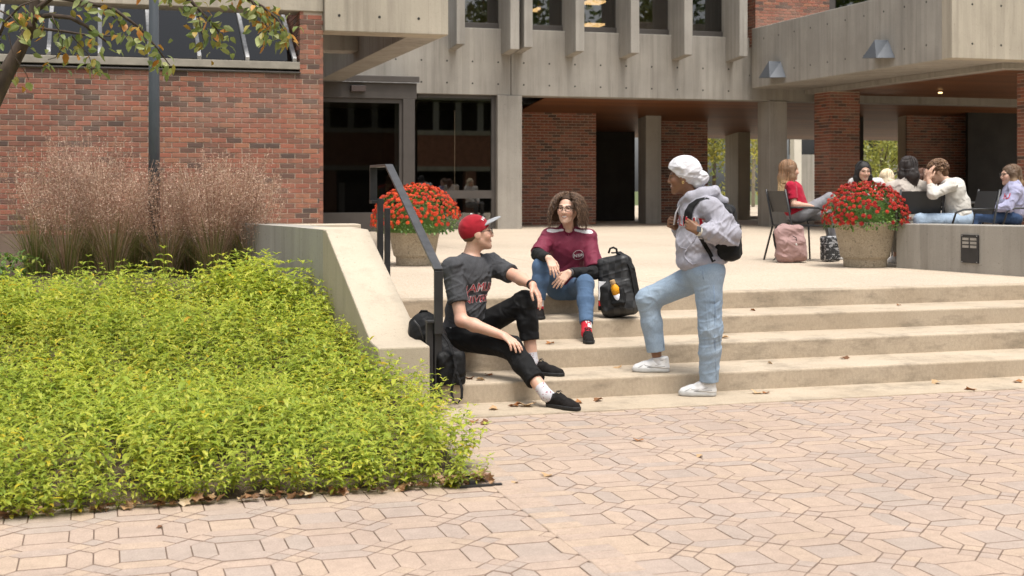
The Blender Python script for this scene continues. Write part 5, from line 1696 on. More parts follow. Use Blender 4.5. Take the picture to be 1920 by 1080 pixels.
# ---- seated man in cap
def seated_man():
    root = empty('person', V(866, 657, 9.75), 'person in red cap and charcoal T-shirt sitting on the steps beside the handrail', 'person')
    H = Head(vn(894, 437.5, 9.76), RT * .95 + FW * .16 + UP * .16, UP * .98 - RT * .16, 1.02)
    shR, shL = vn(848, 503, 9.56), vn(921, 497, 9.93)
    elR, elL = vn(865, 601, 9.45), vn(968, 518, 9.72)
    wrR, wrL = vn(945, 630, 9.30), vn(999, 535, 9.52)
    nb = vn(881, 486, 9.76); ch = vn(881, 525, 9.73); be = vn(873, 582, 9.74); pe = vn(866, 626, 9.76)
    hpR, hpL = vn(862, 632, 9.66), vn(880, 624, 9.88)
    knR, knL = vn(957, 651, 9.36), vn(985, 566, 9.66)
    anR, anL = vn(1025, 741, 9.03), vn(998, 680, 9.60)
    ax = frame(shL - shR, ch - pe); fwd = -ax[1]
    if fwd @ RT < 0: fwd = -fwd
    skin = (.60, .36, .26)
    S = Sdf()
    add_head(S, H, nb, rn=.060)
    S.ell(ch, (.165, .10, .17), ax, .05).ell(be, (.14, .10, .14), ax, .05).ell(pe, (.15, .105, .10), ax, .05)
    S.cap(shR, shL, .055, .055, .06)
    add_arm(S, shR, elR, wrR, (.052, .043, .029)); add_arm(S, shL, elL, wrL, (.052, .043, .029))
    add_leg(S, hpR, knR, anR, (.080, .055, .040)); add_leg(S, hpL, knL, anL, (.080, .055, .040))
    add_hand(S, wrR, vn(968, 645, 9.20) - wrR, -UP * .8 + FW * .25 - RT * .1, 1, (.30, .34, .40, .45), .05, .35, 1.05)
    add_hand(S, wrL, RT * .45 - UP * .75 - FW * .35, -RT * .55 - UP * .35 + FW * .2, -1, (.25, .3, .33, .4), .10, .45, 1.05)
    v, f = S.mesh(.004)
    col = face_tone(v, H, skin, LIP1, (.16, .09, .05), .15, (.35, .22, .16))
    rough_ = np.exp(-np.minimum(np.min([np.linalg.norm(v - x, axis=1) for x in (elR, elL, wrR, wrL)], 0), .2) ** 2 / .003)
    col *= (1 + rough_[:, None] * np.array([.06, -.08, -.08]))
    body = skin_obj('body', (v, f), SKIN, root, col)
    eyes(H, body)
    # T-shirt
    T = Sdf()
    T.ell(ch, (.195, .128, .185), ax, .05).ell(be, (.172, .132, .17), ax, .06).ell(pe + ax[2] * .04, (.172, .135, .09), ax, .05)
    T.cap(nb - ax[2] * .02, shR, .066, .072, .05).cap(nb - ax[2] * .02, shL, .066, .072, .05)
    for sh, el in ((shR, elR), (shL, elL)):
        e_ = sh + (el - sh) * (.66 if sh is shR else .78)
        T.cap(sh, e_ + (el - sh) * .1, .074, .070, .04, cut=[(e_, el - sh)])
    T.cap(nb - ax[2] * .01 + fwd * .012, nb + ax[2] * .16, .066, .075, .012, op='-')
    T.clip(pe + ax[2] * .015, -ax[2])
    v, f = T.mesh(HM)
    v = folds(v, f, .020, 3, (40, 95), [(be, .13, 1.1), (shR + (elR - shR) * .3, .1, .6), (shL, .12, .8), (be + fwd * .1, .1, .8)], .3, (1, 1, 1.5))
    TS = skin_obj('t_shirt', (v, f), cloth('charcoal_heather', (.062, .063, .068), .12, 10, .95, .25, .3), root)
    tree = [bvh_of(TS)]
    red = cloth('print_red', (.45, .02, .035), .15, 60); wht = cloth('print_white', (.66, .64, .64), .08, 60)
    o1 = ch + fwd * .10 - ax[2] * .025 + ax[0] * .0; o2 = ch + fwd * .10 - ax[2] * .112
    l_ = np.cross(UP, fwd)
    upv = ax[2]
    for txt, oo, sz, arc in (('HAMLINE', o1, .092, -1.2), ('UNIVERSITY', o2, .072, -.8)):
        decal('lettering', txt, tree, oo, l_, upv, fwd, sz, wht, TS, arc, .003, .035, 1.06)
        decal('lettering', txt, tree, oo, l_, upv, fwd, sz, red, TS, arc, .0048, .0, 1.06)
    # trousers
    P = Sdf()
    P.ell(pe, (.176, .142, .115), ax, .06, cut=[(pe + ax[2] * .075, ax[2])])
    for hp, kn, an, cf in ((hpR, knR, anR, .70), (hpL, knL, anL, .62)):
        e_ = kn + (an - kn) * cf; dn = an - kn
        P.cap(hp, kn, .100, .076, .05); P.cap(kn, kn + dn * .35, .076, .072, .04); P.cap(kn + dn * .35, e_ + dn * .08, .072, .064, .03, cut=[(e_, dn)])
        P.cap(e_ - dn * .11, e_ + dn * .05, .069, .070, .006, cut=[(e_ + dn * .008, dn), (e_ - dn * .10, -dn)])
    v, f = P.mesh(HM)
    v = folds(v, f, .013, 8, (40, 110), [(knR, .12, .9), (knL, .12, .9), (hpR, .13, .9), (hpL, .13, .7), (anR, .15, .5), (anL, .2, .4)], .2)
    v[:, 2] = np.maximum(v[:, 2], np.where(v @ np.array([0, 1, 0]) > YE[1] - .005, 2 * RISE + .002, -1))
    TRO = skin_obj('trousers', (v, f), BLACKCLOTH, root)
    m = MB(); b0 = parent_matrix(TRO).translation
    for px, py in ((845, 615), (848, 625)):
        m.lathe([(.0, .006), (.006, .004), (.007, 0)], 8, tuple(V(px, py, 9.60) - b0))
    link('rivets', m.mesh('rivets'), ALU, TRO)
    # cap
    C = Sdf()
    C.ell(H.p(-.016, 0, .036), A3([.113, .090, .104]) * H.k, H.ax(), .01)
    C.clip(H.p(.095, 0, .040), H.f * .090 - H.u * .205)
    v, f = C.mesh(.004)
    crown = skin_obj('cap', (v, f), cloth('cap_red', (.30, .012, .022), .15, 20, .9, .3), root)
    bd = nrm3(H.f * .93 + H.u * .30); bu = nrm3(H.u * .93 - H.f * .30)
    Bm = Sdf()
    Bm.ell(H.p(.100, 0, .060), A3([.098, .078, .020]), np.array([bd, H.l, bu]), .01)
    Bm.ell(H.p(.100, 0, .060) - bu * .012, A3([.11, .080, .018]), np.array([bd, H.l, bu]), .004, op='-')
    Bm.ell(H.p(-.016, 0, .036), A3([.105, .083, .10]) * H.k, H.ax(), .004, op='-')
    skin_obj('brim', Bm.mesh(.0035), cloth('cap_grey', (.30, .31, .325), .08, 20), crown)
    decal('lettering', 'HAMLINE', [bvh_of(crown)], H.p(.06, 0, .10), H.l, H.u * .7 - H.f * .7, H.f * .75 + H.u * .66, .030, wht, crown, 0, .002, .03)
    m = MB(); b0 = parent_matrix(crown).translation
    m.lathe([(.0, .008), (.008, .005), (.010, 0)], 10, tuple(Vector(H.p(-.016, 0, .142)) - b0)); link('button', m.mesh('button'), cloth('cap_button', (.5, .5, .5)), crown)
    glasses(H, body, FRAME)
    # short hair below the cap, necklace, bracelets
    Hr = Sdf(); Hr.ell(H.p(-.022, 0, .008), A3([.092, .078, .086]) * H.k, H.ax(), .01); Hr.clip(H.p(-.01, 0, 0), H.f * .9 + H.u * .5); Hr.clip(H.p(-.05, 0, -.05), -H.u - H.f * .1)
    skin_obj('hair', Hr.mesh(.004), cloth('short_brown_hair', (.12, .075, .045), .2, 40), root)
    m = MB(); b0 = parent_matrix(root).translation
    ring = [Vector(nb + ax[2] * (.035 - .045 * (math.cos(t) + 1) / 2 * 1.0) + (fwd * math.cos(t) + l_ * math.sin(t)) * .066) - b0 for t in np.linspace(0, 2 * math.pi, 25)]
    m.tube(ring, .0032, 6); link('necklace', m.mesh('necklace'), FRAME, root)
    fa = nrm3(wrL - elL); q = np.cross(fa, UP); q /= np.linalg.norm(q); q2 = np.cross(fa, q); m = MB()
    for j in range(3):
        m.tube([Vector(wrL - fa * (.012 + .009 * j) + (q * math.cos(t) + q2 * math.sin(t)) * .033) - b0 for t in np.linspace(0, 2 * math.pi, 17)], .0035, 5)
    link('bracelets', m.mesh('bracelets'), FRAME, root)
    # socks and shoes
    SK = Mat('printed_sock', (.5, .5, .52), .95)
    vo = SK.n('TexVoronoi', {'Vector': SK.n('Mapping', {'Vector': SK.pos(), 'Scale': (1, 1, 1.8)}).outputs[0], 'Scale': 42.0})
    SK.color(SK.mix((.52, .51, .54), (.24, .03, .06), SK.ramp(vo.outputs['Distance'], [(.20, 1.0), (.24, 0.0)])))
    BS = cloth('black_knit_shoe', (.013, .011, .0105), .25, 30, .85, .5); BSo = simple('black_rubber', (.010, .0095, .0095), .7)
    for kn, an, hl, to, z0, cf in ((knR, anR, V(1026, 766, 9.06), V(1086, 773, 8.86), .010, .74), (knL, anL, V(990, 700, 9.64), V(1057, 702, 9.50), RISE + .001, .74)):
        S = Sdf(); a = kn + (an - kn) * cf
        h_ = np.array(hl); t_ = np.array(to); dd = nrm3((t_ - h_) * [1, 1, 0])
        hb_ = h_ + dd * .05; hb_[2] = z0 + .055
        S.cap(a, an, .044, .042, .02, cut=[(a, kn - an)]); S.cap(an, hb_, .042, .040, .02)
        skin_obj('sock', S.mesh(.004), SK.m, root)
        shoe(root, hl, to, z0, .004, BS, BSo, .045, .072, an, FRAME)
    return root
seated_man()

# ---- seated woman with curly hair
def seated_woman():
    root = empty('person', V(1062, 553, 11.2), 'smiling person with curly hair in maroon polo sitting at the top of the steps', 'person')
    H = Head(vn(1064, 391.5, 10.92), -FW * .93 - RT * .30 + UP * .02, UP + RT * .05, .98)
    shR, shL = vn(1030, 443, 11.0), vn(1104, 445, 11.0)
    elR, elL = vn(1009, 477, 10.83), vn(1115, 511, 10.84)
    wrR, wrL = vn(1029, 484, 10.60), vn(1068, 511, 10.60)
    nb = vn(1066, 430, 11.0); ch = vn(1066, 467, 11.02); be = vn(1064, 508, 11.06); pe = vn(1061, 536, 11.13)
    hpR, hpL = vn(1046, 540, 11.1), vn(1077, 540, 11.1)
    knR, knL = vn(1015, 500, 10.76), vn(1097, 532, 10.64)
    anR, anL = vn(1009, 578, 10.72), vn(1100, 625, 10.37)
    ax = frame(shL - shR, ch - pe); fwd = nrm3(-FW)
    fwd = nrm3(fwd - ax[2] * (fwd @ ax[2])); l_ = np.cross(ax[2], fwd)
    skin = (.66, .42, .31)
    S = Sdf(); add_head(S, H, nb, True, 1.0, .048)
    S.ell(ch, (.135, .09, .15), ax, .05).ell(be, (.12, .09, .12), ax, .05).ell(pe, (.14, .10, .09), ax, .05).cap(shR, shL, .045, .045, .05)
    add_arm(S, shR, elR, wrR, (.042, .035, .024)); add_arm(S, shL, elL, wrL, (.042, .035, .024))
    add_leg(S, hpR, knR, anR, (.075, .052, .034)); add_leg(S, hpL, knL, anL, (.075, .052, .034))
    add_hand(S, wrR, RT * .35 - UP * .75 - FW * .45, -RT * .25 + FW * .85 - UP * .2, 1, (.22, .26, .3, .36), .07, .3, .97)
    add_hand(S, wrL, -RT * .70 - UP * .62 - FW * .2, FW * .75 - UP * .5, -1, (.2, .24, .28, .33), .07, .3, .97)
    v, f = S.mesh(.004)
    body = skin_obj('body', (v, f), SKIN, root, face_tone(v, H, skin, (.50, .17, .15), (.10, .05, .03), 1.0))
    eyes(H, body)
    glasses(H, body, FRAME, .0235)
    # polo shirt with white shoulder stripes
    T = Sdf()
    T.ell(ch + fwd * .012, (.165, .125, .165), ax, .05).ell(be, (.150, .125, .14), ax, .06).ell(pe + ax[2] * .02, (.165, .135, .08), ax, .05)
    T.cap(nb - ax[2] * .02, shR, .052, .060, .05).cap(nb - ax[2] * .02, shL, .052, .060, .05)
    for sh, el, q in ((shR, elR, .95), (shL, elL, .86)):
        e_ = sh + (el - sh) * q
        T.cap(sh, e_ + (el - sh) * .1, .064, .070, .04, cut=[(e_, el - sh)])
    T.cap(nb - ax[2] * .01, nb + ax[2] * .14, .050, .06, .01, op='-')
    T.cap(nb + fwd * .06, nb + fwd * .11 - ax[2] * .085, .036, .010, .008, op='-')
    T.clip(pe + ax[2] * .0, -ax[2])
    v, f = T.mesh(HM)
    v = folds(v, f, .014, 12, (45, 95), [(be, .12, 1.1), (shR + (elR - shR) * .5, .08, .8), (shL + (elL - shL) * .6, .1, .8)], .25, (1, 1, .6))
    col = np.tile(np.array((.165, .012, .038)), (len(v), 1))
    for sh, el in ((shR, elR), (shL, elL)):
        pts = [nb + (sh - nb) * .35 + ax[2] * .05 + fwd * .055, sh + ax[2] * .06 + fwd * .03, sh + (sh - nb) * .42 + ax[2] * .01, sh + (el - sh) * .7 + (sh - nb) * .4]
        for a, b in zip(pts[:-1], pts[1:]):
            t = np.clip(((v - a) @ (b - a)) / ((b - a) @ (b - a)), 0, 1)
            col[np.linalg.norm(v - a - t[:, None] * (b - a), axis=1) < .021] = (.72, .70, .71)
    PO = skin_obj('polo_shirt', (v, f), tone_mat('polo_knit', .75, 0, .3, 90), root, col)
    wht = bpy.data.materials['print_white']
    tree = [bvh_of(PO)]
    oo = ch + fwd * .08 + l_ * .075 - ax[2] * .005
    decal('lettering', 'NSP', tree, oo, l_, ax[2], fwd, .040, wht, PO, 0, .003, .012, 1.12)
    decal('lettering', 'O', tree, oo, l_, ax[2], fwd, .134, wht, PO, 0, .003, -.036)
    m = MB(); b0 = parent_matrix(PO).translation
    for s_ in (-1, 1):
        P_ = []; sd_ = []
        for t in np.linspace(.06, math.pi, 9):
            dr = fwd * math.cos(t) + l_ * s_ * math.sin(t)
            P_.append(Vector(nb + dr * (.068 + .026 * max(0, math.cos(t)) ** 2) + ax[2] * (.034 - .055 * max(0, math.cos(t)) ** 1.5)) - b0); sd_.append(Vector(ax[2] * .75 - dr * .6))
        m.ribbon(P_, .05, .004, sd_)
    link('collar', m.mesh('collar'), cloth('polo_collar', (.155, .012, .036), .1), PO)
    U = Sdf()
    for sh, el, wr in ((shR, elR, wrR), (shL, elL, wrL)):
        e_ = el + (wr - el) * .93
        U.cap(sh + (el - sh) * .5, el, .052, .049, .03).cap(el, e_ + (wr - el) * .1, .049, .036, .03, cut=[(e_, wr - el)])
    v, f = U.mesh(.004); v = folds(v, f, .006, 4, (70, 130), [(elR, .1, 1), (elL, .1, 1), (wrL, .1, .8)], .3)
    skin_obj('undershirt_sleeves', (v, f), cloth('black_knit', (.020, .020, .021), .2, 20, .95), root)
    # jeans
    P = Sdf(); P.ell(pe - ax[2] * .01, (.168, .13, .10), ax, .06)
    for hp, kn, an in ((hpR, knR, anR), (hpL, knL, anL)):
        dn = an - kn; e_ = kn + dn * .80
        P.cap(hp, kn, .090, .066, .05).cap(kn, kn + dn * .35, .066, .064, .04).cap(kn + dn * .35, e_ + dn * .08, .064, .050, .03, cut=[(e_, dn)])
    v, f = P.mesh(HM); v = folds(v, f, .008, 15, (50, 110), [(knR, .1, .8), (knL, .1, .9), (hpL, .1, .8), (hpR, .1, .8)], .2)
    v[:, 2] = np.maximum(v[:, 2], np.where(v[:, 1] > YE[3] - .005, ZT + .002, -1))
    skin_obj('jeans', (v, f), denim('mid_blue_denim', (.045, .088, .165), (.10, .17, .28)), root)
    # socks, shoes
    RS_ = cloth('red_sock', (.50, .012, .03), .12, 30)
    BS = bpy.data.materials['black_knit_shoe']; BSo = bpy.data.materials['black_rubber']
    for kn, an, hl, to, z0 in ((knR, anR, V(1009, 592, 10.80), V(1013, 599, 10.58), 3 * RISE + .001), (knL, anL, V(1100, 640, 10.42), V(1106, 648, 10.18), 2 * RISE + .001)):
        a = kn + (an - kn) * .74; h_ = np.array(hl); t_ = np.array(to); dd = nrm3((t_ - h_) * [1, 1, 0]); hb_ = h_ + dd * .045; hb_[2] = z0 + .05
        S = Sdf(); S.cap(a, an, .043, .039, .02, cut=[(a, kn - an)]).cap(an, hb_, .039, .037, .02)
        sv, sf = S.mesh(.0035)
        c_ = np.tile(np.array((.50, .012, .03)), (len(sv), 1))
        mid = an + (kn - an) * .16
        q = (sv - mid); w_ = (q @ RT > -.004 - .4 * (q @ nrm3(kn - an))) & (q @ FW < .01) & (q @ nrm3(kn - an) > -.035)
        c_[w_] = (.74, .72, .72)
        so = skin_obj('sock', (sv, sf), tone_mat('red_white_sock', .9), root, c_)
        if kn is knL:
            decal('lettering', 'H', [bvh_of(so)], mid + RT * .016 + UP * .022 - FW * .03, RT, UP, -FW, .048, bpy.data.materials['print_red'], so, 0, .002, .02)
        shoe(root, hl, to, z0, .004, BS, BSo, .040, .066, an, FRAME)
    m = MB(); b0 = parent_matrix(root).translation; fa = nrm3(wrL - elL); q = nrm3(np.cross(fa, UP)); q2 = np.cross(fa, q)
    m.ribbon([Vector(wrL - fa * .004 + (q * math.cos(t) + q2 * math.sin(t)) * .029) - b0 for t in np.linspace(0, 2 * math.pi, 17)], .022, .004, Vector(fa))
    link('watch', m.mesh('watch'), simple('grey_watch', (.10, .09, .09), .5), root)
    # curly hair
    B = Sdf()
    B.ell(H.p(-.018, 0, .034), A3([.106, .086, .099]) * H.k, H.ax(), .02)
    for s_ in (-1, 1):
        B.cap(H.p(-.03, .085 * s_, .02), H.p(-.02, .115 * s_, -.085), .040, .038, .03)
    B.cap(H.p(-.07, 0, 0), H.p(-.075, 0, -.11), .07, .07, .04)
    B.ell(H.p(.075, 0, -.030), A3([.07, .066, .085]) * H.k, H.ax(), .012, op='-')
    B.clip(H.p(.070, 0, .084), H.f * .85 - H.u * .5)
    HB = skin_obj('hair', B.mesh(.005), cloth('dark_brown_hair', (.055, .032, .020), .3, 40, .7), root)
    def curl(g, i):
        th = g.uniform(-math.pi, math.pi); ph = g.uniform(-.25, 1.45)
        dr = np.array([-math.cos(th) * math.cos(ph), math.sin(th) * math.cos(ph), math.sin(ph)])
        if dr[0] > .70 and dr[2] < .60: return None
        root_ = np.array([-.026, 0, .038]) + dr * [.108, .092, .098]
        ln = g.uniform(.07, .15) * (1.25 if dr[2] < .5 else 1.0)
        side = np.array([dr[0] * .5, dr[1], 0]); side /= max(1e-3, np.linalg.norm(side))
        P_ = []; n = 20; ph0 = g.uniform(0, 6); rr = g.uniform(.007, .012); turns = g.uniform(2.5, 4.5)
        for j in range(n):
            t = j / (n - 1)
            c_ = root_ + dr * .018 * min(1, t * 3) + side * ln * .50 * math.sin(min(1, t * 1.25) * math.pi / 2) * (.35 + .65 * max(0, dr[2]))+ side * .02 * t + np.array([0, 0, -ln * 1.05 * t ** 1.5])
            e1 = np.cross(side, [0, 0, 1.]); a = ph0 + turns * 2 * math.pi * t
            c_ = c_ + (e1 * math.cos(a) + (side * .6 + np.array([0, 0, .5])) * math.sin(a)) * rr * min(1, t * 4)
            if c_[0] > .055 and abs(c_[1]) < .058 and c_[2] < .080: return None
            P_.append(H.p(*c_))
        return P_
    HC = Mat('curl_brown', rough=.55)
    HC.color(HC.ramp(rnd(HC, 'island'), [(0, (.05, .028, .017)), (.5, (.12, .066, .038)), (1, (.24, .14, .08))]))
    strands('curls', H, HB, HC.m, 1700, curl, .0031, 5)
    return root
seated_woman()

# ---- standing woman in headscarf
def standing_woman():
    root = empty('person', G(1308, 742), 'standing person in white headscarf and grey hoodie with one foot on the step', 'person')
    H = Head(vn(1280.5, 332, 9.62), -RT * .97 + FW * .18 - UP * .04, UP - RT * .06, .95)
    shL, shR = vn(1333, 390, 9.44), vn(1291, 388, 9.80)
    elL, elR = vn(1370, 440, 9.38), vn(1296, 446, 9.96)
    wrL, wrR = vn(1309, 433, 9.27), vn(1265, 424, 9.80)
    nb = vn(1299, 371, 9.62); ch = vn(1311, 408, 9.61); be = vn(1313, 458, 9.60); pe = vn(1321, 505, 9.57)
    hpL, hpR = vn(1327, 515, 9.48), vn(1313, 517, 9.66)
    knL, knR = vn(1332, 617, 9.47), vn(1215, 561, 9.73)
    anL, anR = vn(1329, 720, 9.51), vn(1233, 677, 9.74)
    ax = frame(shL - shR, ch - pe); fwd = -RT * .95 + FW * .2; fwd = nrm3(fwd - ax[2] * (fwd @ ax[2])); l_ = np.cross(ax[2], fwd)
    axb = np.array([l_, fwd, ax[2]])
    skin = (.205, .098, .052)
    S = Sdf(); add_head(S, H, nb, True, 1.0, .050)
    S.ell(ch, (.14, .10, .15), axb, .05).ell(be, (.13, .10, .13), axb, .05).ell(pe, (.15, .115, .11), axb, .05).cap(shR, shL, .045, .045, .05)
    add_arm(S, shR, elR, wrR, (.045, .038, .026)); add_arm(S, shL, elL, wrL, (.045, .038, .026))
    add_leg(S, hpR, knR, anR, (.08, .055, .033)); add_leg(S, hpL, knL, anL, (.08, .055, .033))
    add_hand(S, wrL, vn(1290, 421, 9.30) - wrL, FW * .95 + UP * .1, -1, (1.0, 1.05, 1.1, 1.15), .0, .9, .98)
    add_hand(S, wrR, vn(1253, 416, 9.74) - wrR, -FW * .6 + RT * .5, 1, (1.0, 1.05, 1.1, 1.15), .0, .9, .98)
    v, f = S.mesh(.004)
    body = skin_obj('body', (v, f), SKIN, root, face_tone(v, H, skin, (.24, .075, .06), (.03, .015, .01), 1.0))
    eyes(H, body)
    m = MB(); b0 = parent_matrix(body).translation
    m.tube([Vector(H.p(-.004 + .007 * math.cos(t), .086, -.040 + .009 * math.sin(t))) - b0 for t in np.linspace(0, 6.28, 13)], .0025, 5)
    link('earring', m.mesh('earring'), Mat('gold', (.75, .55, .22), .3, Metallic=1.0).m, body)
    # headscarf
    C = Sdf(); C.ell(H.p(-.012, 0, .056), A3([.117, .090, .104]), H.ax(), .03).ell(H.p(-.045, 0, .035), A3([.085, .085, .09]), H.ax(), .04)
    C.ell(H.p(-.140, 0, -.012), A3([.052, .055, .052]), H.ax(), .010).ell(H.p(-.112, 0, -.050), A3([.045, .045, .042]), H.ax(), .012)
    C.p[0] = C.p[0]
    C.p = [q for q in C.p]
    cut = [(H.p(.098, 0, .067), nrm3(H.f * .160 - H.u * .200))]
    for i in (0, 1):
        q = list(C.p[i]); q[6] = cut; C.p[i] = tuple(q)
    v, f = C.mesh(.004)
    v = folds(v, f, .0060, 21, (70, 150), [(H.p(-.12, 0, -.01), .09, .9), (H.p(-.03, .09, -.02), .07, .4)], .4, None, [H.u * .9 + H.f * .5, H.u, H.u * .6 + H.l * .6, H.u * .8 + H.f * .7], .7)
    skin_obj('headscarf', (v, f), cloth('white_cotton', (.62, .61, .64), .05, 12, .9, .25), root)
    # hoodie
    T = Sdf()
    T.ell(ch + fwd * .005, (.165, .135, .17), axb, .05).ell(be + fwd * .015, (.165, .163, .17), axb, .07).ell(pe + ax[2] * .055 + fwd * .015, (.172, .178, .085), axb, .06)
    T.cap(nb - ax[2] * .03, shR, .06, .072, .05).cap(nb - ax[2] * .03, shL, .06, .072, .05)
    for sh, el, wr in ((shR, elR, wrR), (shL, elL, wrL)):
        e_ = el + (wr - el) * .90
        T.cap(sh, sh + (el - sh) * .5, .072, .074, .04).cap(sh + (el - sh) * .5, el, .074, .064, .04).cap(el, el + (wr - el) * .55, .064, .064, .04).cap(el + (wr - el) * .55, e_ - (wr - el) * .12, .064, .048, .02)
        T.cap(e_ - (wr - el) * .2, e_ + (wr - el) * .08, .042, .040, .012, cut=[(e_, wr - el)])
    # hood lying on the shoulders
    hd = [nb + fwd * .075 - ax[2] * .025 + l_ * .02 * s_ for s_ in (1, -1)]
    for s_ in (1, -1):
        a = nb + fwd * .07 - ax[2] * .022 + l_ * .030 * s_; b = nb + l_ * .085 * s_ + ax[2] * .012 + fwd * .01; c_ = nb - fwd * .075 + l_ * .075 * s_ + ax[2] * .030; d_ = nb - fwd * .155 + l_ * .03 * s_ + ax[2] * .035
        T.cap(a, b, .028, .034, .025).cap(b, c_, .034, .042, .03).cap(c_, d_, .042, .040, .03)
    T.cap(nb - fwd * .11, nb - fwd * .225 - ax[2] * .03, .055, .030, .04).cap(nb - fwd * .13 + ax[2] * .02, nb - fwd * .165 + ax[2] * .058, .035, .020, .03)
    T.cap(nb - ax[2] * .01 + fwd * .012, nb + ax[2] * .15 + fwd * .03, .060, .075, .012, op='-')
    T.cap(nb + fwd * .07 + ax[2] * .0, nb + fwd * .13 - ax[2] * .06, .028, .010, .01, op='-')
    # pocket opening
    hemn = nrm3(-ax[2] - fwd * .20)
    T.clip(pe + ax[2] * .015, hemn)
    v, f = T.mesh(HM)
    v = folds(v, f, .026, 31, (40, 95), [(elL, .12, 1.0), (wrL + (elL - wrL) * .35, .09, 1.0), (shL + (elL - shL) * .45, .12, .7), (be, .16, .35), (pe + ax[2] * .08, .16, .3)], .22)
    HO = skin_obj('hoodie', (v, f), cloth('grey_fleece', (.345, .338, .385), .05, 9, .95, .35, .16), root)
    tree = [bvh_of(HO)]
    red = bpy.data.materials['print_red']; wht = bpy.data.materials['print_white']
    oo = ch + fwd * .1 - ax[2] * .015
    nd_ = nrm3(fwd * .8 + l_ * .6)
    decal('lettering', 'HAMLINE', tree, oo + l_ * .03, nrm3(np.cross(ax[2], nd_)), ax[2], nd_, .105, wht, HO, -.6, .003, .035, 1.02)
    decal('lettering', 'HAMLINE', tree, oo + l_ * .03, nrm3(np.cross(ax[2], nd_)), ax[2], nd_, .105, red, HO, -.6, .005, .0, 1.02)
    b0 = parent_matrix(HO).translation
    # kangaroo pocket: raised panel with a curved opening, and cuff logo
    pk = MB(); grid = {}
    T0 = tree[0]
    pn = nrm3(fwd * .45 + l_ * .9)
    def drop(px, py, lift):
        p = V(px, py, 9.6); loc, n_, i_, d_ = T0.ray_cast(cam.location, (p - cam.location).normalized(), 30)
        return (loc - (p - cam.location).normalized() * lift) if loc else None
    for off, w_ in ((.005, .010),):
        cur = [(1288, 467), (1283, 475), (1285, 484), (1292, 491), (1299, 496), (1306, 494)]
        L3 = [drop(x, y, off) for x, y in cur]; L3 = [p for p in L3 if p is not None]
        if len(L3) > 2: pk.tube([p - b0 for p in L3], .0045, 6)
        cur = [(1262, 459), (1275, 463), (1288, 467), (1300, 452), (1306, 440)]
        L3 = [drop(x, y, off) for x, y in cur]; L3 = [p for p in L3 if p is not None]
        if len(L3) > 2: pk.tube([p - b0 for p in L3], .003, 6)
    link('pocket_seam', pk.mesh('pocket_seam'), cloth('grey_seam', (.40, .39, .45)), HO)
    dsm = MB()
    for s_ in (1, -1):
        dsm.tube([Vector(nb + fwd * .085 - ax[2] * .035 + l_ * .03 * s_) - b0, Vector(nb + fwd * .125 - ax[2] * .10 + l_ * .035 * s_) - b0, Vector(nb + fwd * .145 - ax[2] * .19 + l_ * .033 * s_) - b0], .0035, 6)
    link('drawstrings', dsm.mesh('drawstrings'), cloth('white_cord', (.7, .69, .72)), HO)
    # jeans
    P = Sdf(); P.ell(pe - ax[2] * .01, (.165, .148, .12), axb, .06)
    for hp, kn, an, q in ((hpR, knR, anR, .84), (hpL, knL, anL, .95)):
        dn = an - kn; e_ = kn + dn * q
        P.cap(hp, kn, .108, .080, .06).cap(kn, kn + dn * .4, .080, .074, .04).cap(kn + dn * .4, e_ + dn * .08, .074, .066, .03, cut=[(e_, dn)])
    P.clip(pe + ax[2] * .09, ax[2])
    v, f = P.mesh(HM); v = folds(v, f, .013, 41, (50, 120), [(knR, .12, .9), (knL, .16, .8), (hpR, .12, .5), (anL + UP * .1, .12, .6), (vn(1352, 560, 9.5), .08, .8)], .15)
    JE = skin_obj('jeans', (v, f), denim('light_denim', (.205, .285, .39), (.35, .43, .51)), root)
    tj = bvh_of(JE); sm_ = MB(); bj = parent_matrix(JE).translation
    for cur in ([(1316, 500), (1318, 512), (1319, 524)], [(1338, 535), (1341, 580), (1340, 630), (1342, 680), (1343, 712)], [(1210, 532), (1240, 521), (1262, 516)], [(1240, 588), (1243, 620), (1244, 652)]):
        L3 = []
        for x, y in cur:
            p = V(x, y, 9.6); dr = (p - cam.location).normalized(); loc, n_, i_, d_ = tj.ray_cast(cam.location, dr, 30)
            if loc: L3.append(loc - bj)
        if len(L3) > 1: sm_.tube(L3, .0028, 5)
    link('seams', sm_.mesh('seams'), cloth('denim_seam', (.20, .27, .38)), JE)
    # socks and white trainers
    WS = cloth('white_leather', (.66, .655, .65), .04, 8, .45, .12, 0, 0); WSo = simple('white_rubber', (.47, .465, .45), .55, .06, 30)
    WK = cloth('white_sock', (.58, .575, .58), .05)
    for kn, an, hl, to, z0 in ((knR, anR, V(1254, 696, 9.735), V(1187, 694, 9.76), RISE + .001), (knL, anL, V(1342, 742, 9.50), V(1274, 742, 9.53), .010)):
        h_ = np.array(hl); t_ = np.array(to); dd = nrm3((t_ - h_) * [1, 1, 0]); hb_ = h_ + dd * .06; hb_[2] = z0 + .06
        S = Sdf(); a = an + nrm3(kn - an) * .028; S.cap(a, an, .0385, .0385, .02, cut=[(a, kn - an)]).cap(an, hb_, .0385, .034, .02); skin_obj('sock', S.mesh(.004), WK, root)
        shoe(root, hl, to, z0, .004, WS, WSo, .050, .092, an, WK, 'trainer', .034)
    fa = nrm3(wrL - elL); q = nrm3(np.cross(fa, UP)); q2 = np.cross(fa, q); m = MB(); b0 = parent_matrix(root).translation
    m.ribbon([Vector(wrL - fa * .002 + (q * math.cos(t) + q2 * math.sin(t)) * .033) - b0 for t in np.linspace(0, 2 * math.pi, 17)], .024, .004, Vector(fa))
    wt = link('watch', m.mesh('watch'), simple('cream_strap', (.62, .58, .48), .6), root)
    wc = Vector(wrL - fa * .002 - FW * .034 + UP * .014) - b0
